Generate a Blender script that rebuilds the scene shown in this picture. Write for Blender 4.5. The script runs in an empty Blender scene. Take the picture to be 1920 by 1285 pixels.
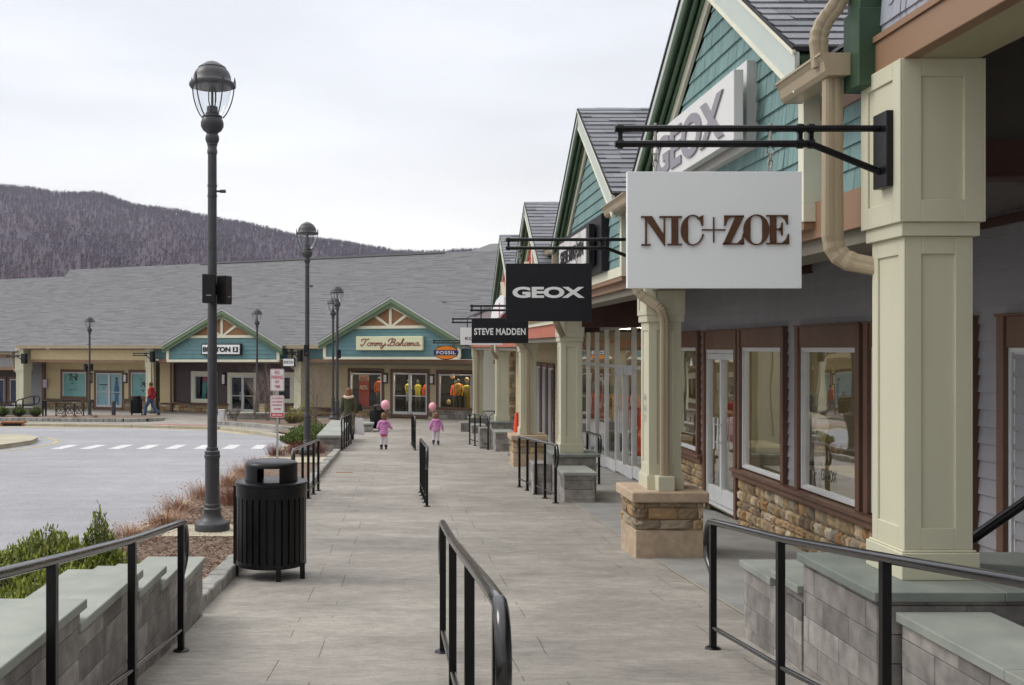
import bpy, math, random
from mathutils import Vector, Matrix
R = math.radians
rnd = random.Random(7)
C = bpy.context.scene.collection
SC = bpy.context.scene
# ------------------------------------------------------------------ camera, world, sun, exposure
F, VX, VY = 1900.0, 750.0, 652.0            # focal length in pixels and vanishing point of the storefront row (1920 px wide)
cam = bpy.data.objects.new("camera", bpy.data.cameras.new("camera")); C.objects.link(cam)
cam.data.sensor_width = 36; cam.data.lens = 36*F/1920
cam.data.shift_x = (960-VX)/1920; cam.data.shift_y = (VY-642.5)/1920
cam.rotation_euler = (R(90), 0, 0); cam.data.clip_end = 9000; cam.data.clip_start = .05
SC.camera = cam
SUN_EL, SUN_AZ = R(46), R(285)
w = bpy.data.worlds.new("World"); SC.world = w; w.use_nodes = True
nt = w.node_tree; nt.nodes.clear(); N = nt.nodes.new; L = nt.links.new
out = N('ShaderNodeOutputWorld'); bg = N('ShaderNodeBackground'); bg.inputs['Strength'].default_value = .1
sky = N('ShaderNodeTexSky'); sky.sky_type = 'NISHITA'; sky.sun_disc = False; sky.sun_elevation = SUN_EL; sky.sun_rotation = SUN_AZ
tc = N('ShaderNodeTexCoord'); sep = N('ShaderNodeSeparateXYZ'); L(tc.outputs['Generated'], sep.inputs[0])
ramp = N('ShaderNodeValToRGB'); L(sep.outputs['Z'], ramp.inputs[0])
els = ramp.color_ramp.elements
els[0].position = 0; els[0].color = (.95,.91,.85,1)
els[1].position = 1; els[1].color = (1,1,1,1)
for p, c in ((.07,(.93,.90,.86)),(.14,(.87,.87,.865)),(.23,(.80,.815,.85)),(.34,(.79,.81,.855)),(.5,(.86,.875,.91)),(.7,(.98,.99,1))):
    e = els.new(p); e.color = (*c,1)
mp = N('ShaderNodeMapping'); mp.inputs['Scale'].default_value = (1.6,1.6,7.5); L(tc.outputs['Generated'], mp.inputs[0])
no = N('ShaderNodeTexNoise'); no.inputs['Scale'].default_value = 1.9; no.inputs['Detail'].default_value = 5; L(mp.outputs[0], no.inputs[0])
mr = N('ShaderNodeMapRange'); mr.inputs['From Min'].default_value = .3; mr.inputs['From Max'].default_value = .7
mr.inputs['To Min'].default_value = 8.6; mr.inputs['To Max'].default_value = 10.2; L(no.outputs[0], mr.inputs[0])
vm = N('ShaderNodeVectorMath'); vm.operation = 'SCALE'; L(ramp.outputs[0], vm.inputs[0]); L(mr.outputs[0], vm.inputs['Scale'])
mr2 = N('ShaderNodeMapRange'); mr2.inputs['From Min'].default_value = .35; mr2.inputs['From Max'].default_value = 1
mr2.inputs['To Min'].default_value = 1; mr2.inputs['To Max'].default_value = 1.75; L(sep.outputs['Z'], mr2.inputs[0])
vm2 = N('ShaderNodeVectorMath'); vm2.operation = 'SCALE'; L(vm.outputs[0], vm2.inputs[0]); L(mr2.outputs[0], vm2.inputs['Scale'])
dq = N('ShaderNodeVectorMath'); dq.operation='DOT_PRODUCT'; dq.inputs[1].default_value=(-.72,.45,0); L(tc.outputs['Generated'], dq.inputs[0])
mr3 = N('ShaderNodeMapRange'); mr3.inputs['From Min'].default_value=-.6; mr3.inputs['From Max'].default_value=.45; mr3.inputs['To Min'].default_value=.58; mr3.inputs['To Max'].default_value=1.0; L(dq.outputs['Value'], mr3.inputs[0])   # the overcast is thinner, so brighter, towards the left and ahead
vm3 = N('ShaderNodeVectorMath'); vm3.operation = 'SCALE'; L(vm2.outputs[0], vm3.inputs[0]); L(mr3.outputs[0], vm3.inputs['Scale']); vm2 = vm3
mx = N('ShaderNodeMix'); mx.data_type = 'RGBA'; mx.inputs[0].default_value = .95
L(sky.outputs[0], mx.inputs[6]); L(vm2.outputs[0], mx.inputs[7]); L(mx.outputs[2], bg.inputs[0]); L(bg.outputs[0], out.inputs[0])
sl = bpy.data.lights.new("sun", 'SUN'); sl.energy = 1.15; sl.angle = R(25); sl.color = (1,.95,.88)
so = bpy.data.objects.new("sun", sl); C.objects.link(so)
so.rotation_euler = (R(90)-SUN_EL, 0, R(-100))     # soft light from the left
SC.view_settings.view_transform = 'Standard'; SC.view_settings.look = 'None'; SC.view_settings.exposure = .42; SC.view_settings.gamma = 1
# ------------------------------------------------------------------ helpers: materials
MATS = {}
def M(name, c1, c2=None, rough=.7, scale=6, stretch=(1,1,1), bump=0, bscale=None, tint=0, metal=0, spec=.4, detail=6, coat=0, c3=None, tcol=None, dirt=0):
    if name in MATS: return MATS[name]
    m = bpy.data.materials.new(name); m.use_nodes = True; t = m.node_tree; n = t.nodes; b = n['Principled BSDF']
    b.inputs['Roughness'].default_value = rough; b.inputs['Metallic'].default_value = metal
    b.inputs['Specular IOR Level'].default_value = spec; b.inputs['Coat Weight'].default_value = coat
    c2 = c2 or tuple(x*.86 for x in c1)
    tcn = n.new('ShaderNodeTexCoord'); mpn = n.new('ShaderNodeMapping'); mpn.inputs['Scale'].default_value = stretch
    t.links.new(tcn.outputs['Object'], mpn.inputs[0])
    nz = n.new('ShaderNodeTexNoise'); nz.inputs['Scale'].default_value = scale; nz.inputs['Detail'].default_value = detail
    t.links.new(mpn.outputs[0], nz.inputs[0])
    rp = n.new('ShaderNodeValToRGB'); rp.color_ramp.elements[0].position = .3; rp.color_ramp.elements[1].position = .7
    rp.color_ramp.elements[0].color = (*c1,1); rp.color_ramp.elements[1].color = (*c2,1)
    if c3: e = rp.color_ramp.elements.new(.5); e.color = (*c3,1)
    t.links.new(nz.outputs[0], rp.inputs[0]); cur = rp.outputs[0]
    if dirt:
        n2 = n.new('ShaderNodeTexNoise'); n2.inputs['Scale'].default_value = scale*.17; n2.inputs['Detail'].default_value = 4
        t.links.new(mpn.outputs[0], n2.inputs[0])
        q = n.new('ShaderNodeMapRange'); q.inputs['From Min'].default_value=.3; q.inputs['From Max'].default_value=.7
        q.inputs['To Min'].default_value = 1-dirt; q.inputs['To Max'].default_value = 1+dirt; t.links.new(n2.outputs[0], q.inputs[0])
        v = n.new('ShaderNodeVectorMath'); v.operation='SCALE'; t.links.new(cur, v.inputs[0]); t.links.new(q.outputs[0], v.inputs['Scale']); cur = v.outputs[0]
    if tint:
        at_ = n.new('ShaderNodeAttribute'); at_.attribute_name = 'tint'
        if tcol:
            r2 = n.new('ShaderNodeValToRGB'); r2.color_ramp.interpolation = 'LINEAR'; el = r2.color_ramp.elements
            el[0].color = (*tcol[0],1); el[1].color = (*tcol[-1],1)
            for i, cc in enumerate(tcol[1:-1]): e = el.new((i+1)/(len(tcol)-1)); e.color = (*cc,1)
            t.links.new(at_.outputs['Fac'], r2.inputs[0])
            v = n.new('ShaderNodeVectorMath'); v.operation='MULTIPLY'; t.links.new(cur, v.inputs[0]); t.links.new(r2.outputs[0], v.inputs[1]); cur = v.outputs[0]
        else:
            q = n.new('ShaderNodeMapRange'); q.inputs['To Min'].default_value = 1-tint; q.inputs['To Max'].default_value = 1+tint
            t.links.new(at_.outputs['Fac'], q.inputs[0])
            v = n.new('ShaderNodeVectorMath'); v.operation='SCALE'; t.links.new(cur, v.inputs[0]); t.links.new(q.outputs[0], v.inputs['Scale']); cur = v.outputs[0]
    t.links.new(cur, b.inputs['Base Color'])
    if bump:
        nb = n.new('ShaderNodeTexNoise'); nb.inputs['Scale'].default_value = bscale or scale*4; nb.inputs['Detail'].default_value = 6
        t.links.new(mpn.outputs[0], nb.inputs[0]); bn = n.new('ShaderNodeBump'); bn.inputs['Strength'].default_value = 1; bn.inputs['Distance'].default_value = bump
        t.links.new(nb.outputs[0], bn.inputs['Height']); t.links.new(bn.outputs[0], b.inputs['Normal'])
    MATS[name] = m; return m
def glass(name, tintc=(.75,.8,.8), refl=.0, wav=.004, trans=.9):
    if name in MATS: return MATS[name]
    m = bpy.data.materials.new(name); m.use_nodes = True; t = m.node_tree; n = t.nodes; n.clear()
    o = n.new('ShaderNodeOutputMaterial'); tr = n.new('ShaderNodeBsdfTransparent'); tr.inputs[0].default_value = (*tintc,1)
    gl = n.new('ShaderNodeBsdfGlossy'); gl.inputs['Roughness'].default_value = .01; gl.inputs[0].default_value = (.95,.97,1,1)
    geo = n.new('ShaderNodeNewGeometry'); dt = n.new('ShaderNodeVectorMath'); dt.operation='DOT_PRODUCT'; t.links.new(geo.outputs['Normal'], dt.inputs[0]); t.links.new(geo.outputs['Incoming'], dt.inputs[1])
    ab = n.new('ShaderNodeMath'); ab.operation='ABSOLUTE'; t.links.new(dt.outputs['Value'], ab.inputs[0])
    iv = n.new('ShaderNodeMath'); iv.operation='SUBTRACT'; iv.inputs[0].default_value=1; t.links.new(ab.outputs[0], iv.inputs[1])
    fr = n.new('ShaderNodeMath'); fr.operation='POWER'; fr.inputs[1].default_value=5; t.links.new(iv.outputs[0], fr.inputs[0])
    ad = n.new('ShaderNodeMath'); ad.operation = 'MULTIPLY_ADD'; ad.inputs[1].default_value = .85; ad.inputs[2].default_value = refl+.04; ad.use_clamp = True
    tcn = n.new('ShaderNodeTexCoord'); nz = n.new('ShaderNodeTexNoise'); nz.inputs['Scale'].default_value = 1.1; nz.inputs['Detail'].default_value = 1
    bn = n.new('ShaderNodeBump'); bn.inputs['Distance'].default_value = wav; t.links.new(tcn.outputs['Object'], nz.inputs[0])
    t.links.new(nz.outputs[0], bn.inputs['Height']); t.links.new(bn.outputs[0], gl.inputs['Normal'])
    t.links.new(fr.outputs[0], ad.inputs[0]); mxn = n.new('ShaderNodeMixShader'); t.links.new(ad.outputs[0], mxn.inputs[0])
    t.links.new(tr.outputs[0], mxn.inputs[1]); t.links.new(gl.outputs[0], mxn.inputs[2]); t.links.new(mxn.outputs[0], o.inputs[0])
    MATS[name] = m; return m
def emit(name, c, s):
    m = M(name, c, c, rough=.5); b = m.node_tree.nodes['Principled BSDF']
    b.inputs['Emission Color'].default_value = (*c,1); b.inputs['Emission Strength'].default_value = s; return m
cream = M('cream_paint', (.575,.555,.415), (.53,.51,.38), rough=.55, scale=3, stretch=(1,1,.3), bump=.0006, bscale=60, dirt=.05)
creamw = M('pale_cream_trim', (.72,.70,.56), (.67,.65,.51), rough=.5, scale=5, dirt=.05)
palegreen = M('pale_soffit', (.50,.55,.51), (.46,.51,.47), rough=.6, scale=4)
green = M('green_rake_paint', (.028,.062,.034), (.036,.075,.04), rough=.45, scale=9, stretch=(1,1,1))
green2 = M('sage_rake_paint', (.155,.215,.125), (.13,.185,.105), rough=.5, scale=7)
teal = M('teal_shake', (.145,.245,.240), (.185,.29,.28), rough=.75, scale=10, stretch=(1,1,.12), bump=.0025, bscale=40, tint=.10)
tealf = M('teal_lap', (.105,.215,.235), (.135,.25,.265), rough=.7, scale=3, tint=.06)
grays = M('lavender_gray_lap', (.25,.247,.262), (.285,.28,.297), rough=.6, scale=4, stretch=(1,1,.5), bump=.0008, bscale=30, tint=.05)
grayshake = M('gray_shake', (.30,.31,.36), (.34,.35,.40), rough=.7, scale=8, stretch=(1,1,.15), bump=.001, bscale=40, tint=.07)
mauve = M('dark_mauve_lap', (.075,.052,.055), (.09,.065,.066), rough=.7, scale=3, tint=.06)
beigelap = M('beige_lap', (.56,.455,.26), (.62,.515,.31), rough=.7, scale=3, tint=.06)
creamlap = M('cream_lap', (.50,.41,.255), (.55,.46,.295), rough=.7, scale=3, tint=.06)
brown = M('brown_fascia', (.235,.135,.075), (.29,.175,.105), rough=.5, scale=2, stretch=(1,.4,1), dirt=.08)
browng = M('brown_gable', (.24,.125,.055), (.27,.145,.065), rough=.7, scale=3)
brownw = M('brown_wood_trim', (.112,.057,.036), (.155,.082,.054), rough=.5, scale=6, stretch=(1,1,.25), dirt=.08)
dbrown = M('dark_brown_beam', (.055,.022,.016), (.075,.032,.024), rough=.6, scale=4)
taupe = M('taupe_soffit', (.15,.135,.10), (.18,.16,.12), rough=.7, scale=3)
beige = M('beige_soffit', (.36,.32,.20), (.40,.36,.23), rough=.7, scale=3)
salmon = M('salmon_fascia', (.40,.12,.075), (.45,.15,.095), rough=.6, scale=3)
redp = M('red_gable', (.38,.045,.03), (.44,.06,.04), rough=.6, scale=3)
tanm = M('tan_metal', (.33,.265,.175), (.37,.30,.205), rough=.38, scale=5, stretch=(1,1,.3), dirt=.06)
greenmid = M('mid_green_moulding', (.075,.14,.08),(.095,.16,.095), rough=.45, scale=8)
shing = M('asphalt_shingle', (.155,.16,.178), (.27,.277,.30), rough=.9, scale=90, detail=3, bump=.002, bscale=160, tint=.22)
shedge = M('shingle_edge', (.03,.03,.035), (.05,.05,.055), rough=.9)
black = M('black_powdercoat', (.0035,.0035,.0045), (.006,.006,.007), rough=.3, scale=20, spec=.3)
blackr = M('black_handrail_gloss', (.005,.005,.006), (.008,.008,.009), rough=.2, scale=20, spec=.6, coat=.4)
blackm = M('black_matte', (.006,.006,.0075), (.009,.009,.011), rough=.5, scale=20, spec=.3)
lampm = M('charcoal_lamp_metal', (.034,.034,.039), (.048,.047,.052), rough=.42, scale=12, spec=.5, dirt=.1)
white = M('white_panel', (.80,.82,.825), (.77,.79,.795), rough=.45, scale=2)
whitem = M('white_metal_frame', (.62,.63,.64), (.56,.57,.58), rough=.4, scale=4)
alum = M('aluminium_frame', (.60,.61,.62), (.54,.55,.56), rough=.4, metal=.1, scale=5)
galv = M('galvanised_steel', (.38,.40,.41), (.45,.47,.48), rough=.45, metal=.5, scale=20)
steel = M('zinc_chain', (.45,.42,.38), (.30,.28,.25), rough=.4, metal=.8, scale=60)
signblack = M('sign_black', (.009,.009,.0125), (.011,.011,.0145), rough=.5, spec=.3)
lbrown = M('bronze_lettering', (.075,.030,.012), (.095,.04,.016), rough=.45)
lgray = M('gray_lettering', (.36,.36,.39), (.33,.33,.36), rough=.5)
lwhite = M('white_lettering', (.82,.82,.82), (.8,.8,.8), rough=.5)
lred = M('red_lettering', (.55,.02,.04), (.5,.02,.035), rough=.5)
lmaroon = M('maroon_lettering', (.23,.035,.03), (.2,.03,.025), rough=.5)
navy = M('navy_band', (.012,.025,.13), (.015,.03,.15), rough=.5)
orange = M('orange_enamel', (.85,.27,.02), (.8,.24,.02), rough=.5)
bluestone = M('bluestone_cap', (.255,.275,.245), (.33,.345,.305), rough=.75, scale=5, detail=8, bump=.0012, bscale=60, dirt=.12)
bluestone2 = M('dark_bluestone_cap', (.155,.175,.16), (.215,.235,.21), rough=.7, scale=5, detail=8, bump=.0012, bscale=60, dirt=.12)
block = M('gray_wall_block', (.185,.172,.163), (.33,.305,.28), rough=.92, scale=9, detail=10, bump=.003, bscale=45, tint=.30, dirt=.18)
mortar = M('dark_joint', (.05,.045,.04), (.07,.06,.05), rough=.95)
stone = M('tan_ledgestone', (.78,.78,.78), (1.2,1.17,1.12), rough=.92, scale=11, detail=8, bump=.007, bscale=20, tint=1,
          tcol=[(.15,.11,.07),(.33,.23,.12),(.21,.175,.135),(.43,.32,.185),(.30,.165,.075),(.56,.49,.37),(.18,.135,.10),(.37,.27,.15),(.26,.23,.19)])
shingf = M('far_asphalt_shingle', (.155,.155,.16), (.205,.205,.21), rough=.95, scale=26, detail=8, tint=.075, dirt=.05)
sand = M('sandstone_precast', (.40,.30,.21), (.50,.385,.275), rough=.9, scale=14, detail=10, bump=.002, bscale=60, dirt=.12)
cobble = M('granite_cobble', (.23,.225,.205), (.36,.35,.32), rough=.9, scale=12, bump=.004, bscale=30, tint=.18)
curbm = M('beige_curb_concrete', (.36,.32,.235), (.44,.395,.30), rough=.9, scale=5, bump=.002, dirt=.1)
mulch = M('wood_mulch', (.10,.066,.047), (.27,.195,.145), rough=.95, scale=45, detail=8, bump=.02, bscale=55, dirt=.15)
chipm = M('mulch_chip', (.17,.105,.072), (.30,.215,.16), rough=.95, scale=9, tint=.4)
yellowp = M('yellow_line_paint', (.55,.42,.10), (.45,.40,.22), rough=.8, scale=9)
whitep = M('white_line_paint', (.70,.70,.69), (.47,.47,.475), rough=.8, scale=7, detail=10)
rust = M('rusted_iron', (.22,.085,.03), (.30,.13,.05), rough=.9, scale=20)
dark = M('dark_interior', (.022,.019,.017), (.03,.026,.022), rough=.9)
interior = M('dim_interior', (.30,.25,.14), (.38,.33,.20), rough=.9, scale=2)
earth = M('ground_earth', (.20,.18,.14), (.25,.22,.17), rough=.95, scale=.5)
skinm = M('skin_tone', (.48,.27,.19), (.5,.29,.2), rough=.6)
GL = glass('window_glass', refl=.33)
GLF = glass('shop_glass', tintc=(.85,.88,.88), refl=-.018, wav=.001)
GLL = glass('lamp_glass', tintc=(.93,.95,.96), refl=.02, wav=0)
# ---- ground materials with structure
def ground_mat(name, c1, c2, kind):
    m = bpy.data.materials.new(name); m.use_nodes = True; t = m.node_tree; n = t.nodes; b = n['Principled BSDF']; lk = t.links.new
    b.inputs['Roughness'].default_value = .85; b.inputs['Specular IOR Level'].default_value = .3
    tcn = n.new('ShaderNodeTexCoord')
    def noise(sc, st, det=6):
        mpn = n.new('ShaderNodeMapping'); mpn.inputs['Scale'].default_value = st; lk(tcn.outputs['Object'], mpn.inputs[0])
        z = n.new('ShaderNodeTexNoise'); z.inputs['Scale'].default_value = sc; z.inputs['Detail'].default_value = det; lk(mpn.outputs[0], z.inputs[0]); return z.outputs[0]
    def rng(s, a, b_, lo=.3, hi=.7):
        q = n.new('ShaderNodeMapRange'); q.inputs['From Min'].default_value=lo; q.inputs['From Max'].default_value=hi
        q.inputs['To Min'].default_value=a; q.inputs['To Max'].default_value=b_; lk(s, q.inputs[0]); return q.outputs[0]
    rp = n.new('ShaderNodeValToRGB'); rp.color_ramp.elements[0].color=(*c1,1); rp.color_ramp.elements[1].color=(*c2,1)
    rp.color_ramp.elements[0].position=.33; rp.color_ramp.elements[1].position=.67
    lk(noise(1.1, (.55,1.2,1) if kind!='road' else (.3,.3,1), 7), rp.inputs[0]); cur = rp.outputs[0]
    def mul(s):
        nonlocal cur
        v = n.new('ShaderNodeVectorMath'); v.operation='SCALE'; lk(cur, v.inputs[0]); lk(s, v.inputs['Scale']); cur = v.outputs[0]
    hs = []
    if kind == 'walk':
        mul(rng(noise(2.6, (.8,1.5,1), 10), .84, 1.14)); mul(rng(noise(11, (.8,1.7,1), 10), .86, 1.13)); mul(rng(noise(60, (.8,1.6,1), 6), .84, 1.16)); mul(rng(noise(.45, (1,1,1), 4), .88, 1.10))
        hs.append(noise(14, (.6,2.5,1), 9))
        def mth(op, a_, b_=None):
            q=n.new('ShaderNodeMath'); q.operation=op
            for i_,v_ in enumerate((a_,b_)):
                if v_ is None: continue
                if isinstance(v_,(int,float)): q.inputs[i_].default_value=v_
                else: lk(v_, q.inputs[i_])
            return q.outputs[0]
        sp=n.new('ShaderNodeSeparateXYZ'); lk(tcn.outputs['Object'], sp.inputs[0])
        row=mth('FLOOR', mth('DIVIDE', sp.outputs['Y'], .665)); par=mth('MULTIPLY', mth('FLOORED_MODULO', row, 2), .25)
        wob=mth('MULTIPLY', noise(1.5,(1,1,1),3), .03)
        u_=mth('FRACT', mth('DIVIDE', mth('ADD', mth('ADD', sp.outputs['X'], wob), mth('ADD', par, .52-.0)), 1.52)); dj=mth('ABSOLUTE', mth('SUBTRACT', u_, .5))
        jl=mth('MULTIPLY', mth('GREATER_THAN', dj, .4972), mth('GREATER_THAN', noise(2.2,(1,1,1),3), .43))
        fy=mth('FRACT', mth('DIVIDE', sp.outputs['Y'], .665)); dy=mth('ABSOLUTE', mth('SUBTRACT', fy, .5)); jh=mth('MULTIPLY', mth('GREATER_THAN', dy, .4945), .16)
        jt=mth('SUBTRACT', 1, mth('MAXIMUM', mth('MULTIPLY', jl, .5), jh)); mul(jt)
        cr=n.new('ShaderNodeTexVoronoi'); cr.feature='DISTANCE_TO_EDGE'; cr.inputs['Scale'].default_value=.16; mpn=n.new('ShaderNodeMapping'); lk(tcn.outputs['Object'], mpn.inputs[0]); lk(mpn.outputs[0], cr.inputs[0])
        sp_=n.new('ShaderNodeTexVoronoi'); sp_.inputs['Scale'].default_value=1.7; lk(tcn.outputs['Object'], sp_.inputs[0]); mul(rng(sp_.outputs['Distance'], .72, 1, .018, .030))
    if kind == 'road':
        for rot, sc in ((.5, 1.4),):
            mpn = n.new('ShaderNodeMapping'); mpn.inputs['Rotation'].default_value = (0,0,R(48)); mpn.inputs['Scale'].default_value = (.12,1.6,1); lk(tcn.outputs['Object'], mpn.inputs[0])
            z = n.new('ShaderNodeTexNoise'); z.inputs['Scale'].default_value = .9; z.inputs['Detail'].default_value = 4; lk(mpn.outputs[0], z.inputs[0]); mul(rng(z.outputs[0], .92, 1.05))
        mul(rng(noise(24, (1,1,1), 8), .84, 1.16)); mul(rng(noise(2.2, (1,1,1), 8), .93, 1.06)); mul(rng(noise(.25, (1,1,1), 3), .95, 1.05)); hs.append(noise(60,(1,1,1),3))
    if kind == 'porch':
        mul(rng(noise(2.2, (1,1,1), 8), .84, 1.12)); mul(rng(noise(70, (1,1,1), 2), .95, 1.05)); hs.append(noise(70,(1,1,1),3))
    bn = n.new('ShaderNodeBump'); bn.inputs['Distance'].default_value = .004; bn.inputs['Strength'].default_value = .8
    lk(hs[0], bn.inputs['Height']); lk(bn.outputs[0], b.inputs['Normal']); lk(cur, b.inputs['Base Color']); return m
walkm = ground_mat('stamped_concrete', (.250,.229,.206), (.322,.298,.263), 'walk')
roadm = ground_mat('pale_asphalt', (.295,.295,.311), (.328,.328,.345), 'road')
porchm = ground_mat('smooth_concrete', (.25,.245,.235), (.31,.305,.29), 'porch')
# ------------------------------------------------------------------ helpers: meshes and objects
class MB:
    def __init__(s): s.v=[]; s.f=[]; s.t=[]; s.mi=[]; s.fr=None
    def add(s, vs, fs, t=.5, mi=0):
        o = len(s.v)
        if s.fr: vs = [s.fr @ Vector(p) for p in vs]
        s.v += [tuple(p) for p in vs]; s.f += [tuple(i+o for i in f) for f in fs]; s.t += [t]*len(fs); s.mi += [mi]*len(fs); return s
    def box(s, x0,x1,y0,y1,z0,z1, t=.5, mi=0):
        vs = [(x,y,z) for z in (z0,z1) for y in (y0,y1) for x in (x0,x1)]
        return s.add(vs, [(0,2,3,1),(4,5,7,6),(0,1,5,4),(2,6,7,3),(0,4,6,2),(1,3,7,5)], t, mi)
    def hexa(s, b4, t4, t=.5, mi=0):            # bottom quad, top quad
        return s.add(list(b4)+list(t4), [(3,2,1,0),(4,5,6,7),(0,1,5,4),(1,2,6,5),(2,3,7,6),(3,0,4,7)], t, mi)
    def beam(s, p, q, w_, h_, t=.5, mi=0, up=(0,0,1)):
        p=Vector(p); q=Vector(q); d=(q-p).normalized(); a=d.cross(Vector(up))
        if a.length<1e-4: a=Vector((1,0,0))
        a.normalize(); b=a.cross(d)
        c=[a*sx*w_/2+b*sz*h_/2 for sx,sz in ((-1,-1),(1,-1),(1,1),(-1,1))]
        return s.add([p+x for x in c]+[q+x for x in c], [(0,1,2,3),(7,6,5,4),(0,4,5,1),(1,5,6,2),(2,6,7,3),(3,7,4,0)], t, mi)
    def tube(s, pts, r, n=8, t=.5, mi=0, cap=True):
        pts=[Vector(p) for p in pts]; m=len(pts); rs = r if isinstance(r,(list,tuple)) else [r]*m; vs=[]; fs=[]; pa=None
        for i,p in enumerate(pts):
            d=(pts[min(i+1,m-1)]-pts[max(i-1,0)]); d = d.normalized() if d.length>1e-9 else Vector((0,0,1))
            if pa is None:
                pa = d.orthogonal().normalized()
            pa = (pa-d*pa.dot(d)); pa = pa.normalized() if pa.length>1e-6 else d.orthogonal().normalized(); b=d.cross(pa)
            for k in range(n):
                a=2*math.pi*k/n; vs.append(p+(pa*math.cos(a)+b*math.sin(a))*rs[i])
        for i in range(m-1):
            for k in range(n): fs.append((i*n+k, i*n+(k+1)%n, (i+1)*n+(k+1)%n, (i+1)*n+k))
        if cap: fs += [tuple(range(n))[::-1], tuple(range((m-1)*n, m*n))]
        return s.add(vs, fs, t, mi)
    def lathe(s, prof, c=(0,0,0), n=24, t=.5, mi=0, sy=1):
        vs=[(c[0]+r*math.cos(2*math.pi*k/n), c[1]+sy*r*math.sin(2*math.pi*k/n), c[2]+z) for r,z in prof for k in range(n)]
        fs=[(i*n+k, i*n+(k+1)%n, (i+1)*n+(k+1)%n, (i+1)*n+k) for i in range(len(prof)-1) for k in range(n)]
        fs += [tuple(range(n))[::-1], tuple(range((len(prof)-1)*n, len(prof)*n))]
        return s.add(vs, fs, t, mi)
    def prism(s, poly, P, u, v, n, d, t=.5, mi=0):  # extruded polygon: plane P+u*a+v*b, depth d along n
        P,u,v,n=map(Vector,(P,u,v,n)); m=len(poly)
        A=[P+u*a+v*b for a,b in poly]; B=[p+n*d for p in A]
        return s.add(A+B, [tuple(range(m))[::-1], tuple(range(m,2*m))]+[(i,(i+1)%m,m+(i+1)%m,m+i) for i in range(m)], t, mi)
    def build(s, name, mat, parent=None, smooth=False, bevel=0, origin=None, seg=1, **props):
        me = bpy.data.meshes.new(name)
        vs = s.v
        if origin is None:
            xs=[p[0] for p in vs]; ys=[p[1] for p in vs]; zs=[p[2] for p in vs]
            origin = ((min(xs)+max(xs))/2, (min(ys)+max(ys))/2, min(zs))
        ox,oy,oz = origin
        me.from_pydata([(x-ox,y-oy,z-oz) for x,y,z in vs], [], s.f)
        for mm in (mat if isinstance(mat,(list,tuple)) else [mat]): me.materials.append(mm)
        if len(set(s.mi))>1: me.polygons.foreach_set('material_index', s.mi)
        if len(set(s.t))>1:
            ca = me.color_attributes.new('tint', 'FLOAT_COLOR', 'CORNER'); arr=[]
            for f,t in zip(s.f, s.t): arr += [t,t,t,1]*len(f)
            ca.data.foreach_set('color', arr)
        else:
            ca = me.color_attributes.new('tint', 'FLOAT_COLOR', 'CORNER'); nn=sum(len(f) for f in s.f); tv=s.t[0] if s.t else .5
            ca.data.foreach_set('color', [tv,tv,tv,1]*nn)
        if smooth:
            me.polygons.foreach_set('use_smooth', [True]*len(s.f)); me.set_sharp_from_angle(angle=R(38))
        me.update(); o = bpy.data.objects.new(name, me); C.objects.link(o)
        put(o, origin, parent)
        if bevel:
            b = o.modifiers.new('bevel','BEVEL'); b.width=bevel; b.segments=seg; b.limit_method='ANGLE'; b.angle_limit=R(40)
        for k,v_ in props.items(): o[k]=v_
        return o
WL = {}
def put(o, wl, parent=None):
    WL[o.name] = Vector(wl)
    if parent: o.parent = parent; o.location = Vector(wl)-WL[parent.name]
    else: o.location = wl
def tag(o, label=None, cat=None, group=None, kind=None):
    if label: o['label']=label
    if cat: o['category']=cat
    if group: o['group']=group
    if kind: o['kind']=kind
    return o
def thing(name, label, cat, loc=(0,0,0), group=None):
    o = bpy.data.objects.new(name, None); C.objects.link(o); o.empty_display_size=.2; put(o, loc); return tag(o, label, cat, group)
def copy_tree(o, parent=None):
    c = o.copy(); C.objects.link(c); c.parent = parent
    for ch in [x for x in ALLCH.get(o.name, [])]: copy_tree(ch, c)
    return c
ALLCH = {}
def index_children():
    ALLCH.clear()
    for x in C.objects:
        if x.parent: ALLCH.setdefault(x.parent.name, []).append(x)
def dup(root, loc, rz=0, label=None, sc=1, group=None, deps=None):
    index_children(); c = copy_tree(root); c.location = loc; c.rotation_euler=(0,0,rz); c.scale=(sc,)*3; WL[c.name]=Vector(loc)
    if label: c['label']=label
    if group: c['group']=group
    return c
def text(s, size=1, offset=0, shear=0, space=1):
    cu = bpy.data.curves.new('t','FONT'); cu.body=s; cu.size=size; cu.offset=offset; cu.shear=shear; cu.resolution_u=6; cu.space_character=space; cu.fill_mode='FRONT'
    ob = bpy.data.objects.new('t', cu); C.objects.link(ob); dg = bpy.context.evaluated_depsgraph_get(); dg.update()
    me = bpy.data.meshes.new_from_object(ob.evaluated_get(dg)); vs=[tuple(v.co) for v in me.vertices]; fs=[tuple(p.vertices) for p in me.polygons]
    bpy.data.objects.remove(ob); bpy.data.curves.remove(cu); bpy.data.meshes.remove(me); return vs, fs
def put_text(mb, s, P, u, v, n, wd, ht, th=.004, **kw):   # fits the words into a wd x ht box whose lower left corner is P; n points to the reader
    vs, fs = text(s, **kw); x0=min(p[0] for p in vs); x1=max(p[0] for p in vs); y0=min(p[1] for p in vs); y1=max(p[1] for p in vs)
    P,u,v,n = map(Vector,(P,u,v,n)); ax=wd/(x1-x0); ay=ht/(y1-y0)
    A=[P+u*((p[0]-x0)*ax)+v*((p[1]-y0)*ay)+n*th for p in vs]; m=len(A)
    ed={}
    for f in fs:
        for i in range(len(f)):
            a,b=f[i],f[(i+1)%len(f)]; ed[(a,b)]=1
    side=[(a,b,b+m,a+m) for (a,b) in ed if (b,a) not in ed]
    mb.add(A+[p-n*th for p in A], fs+side)
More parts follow.
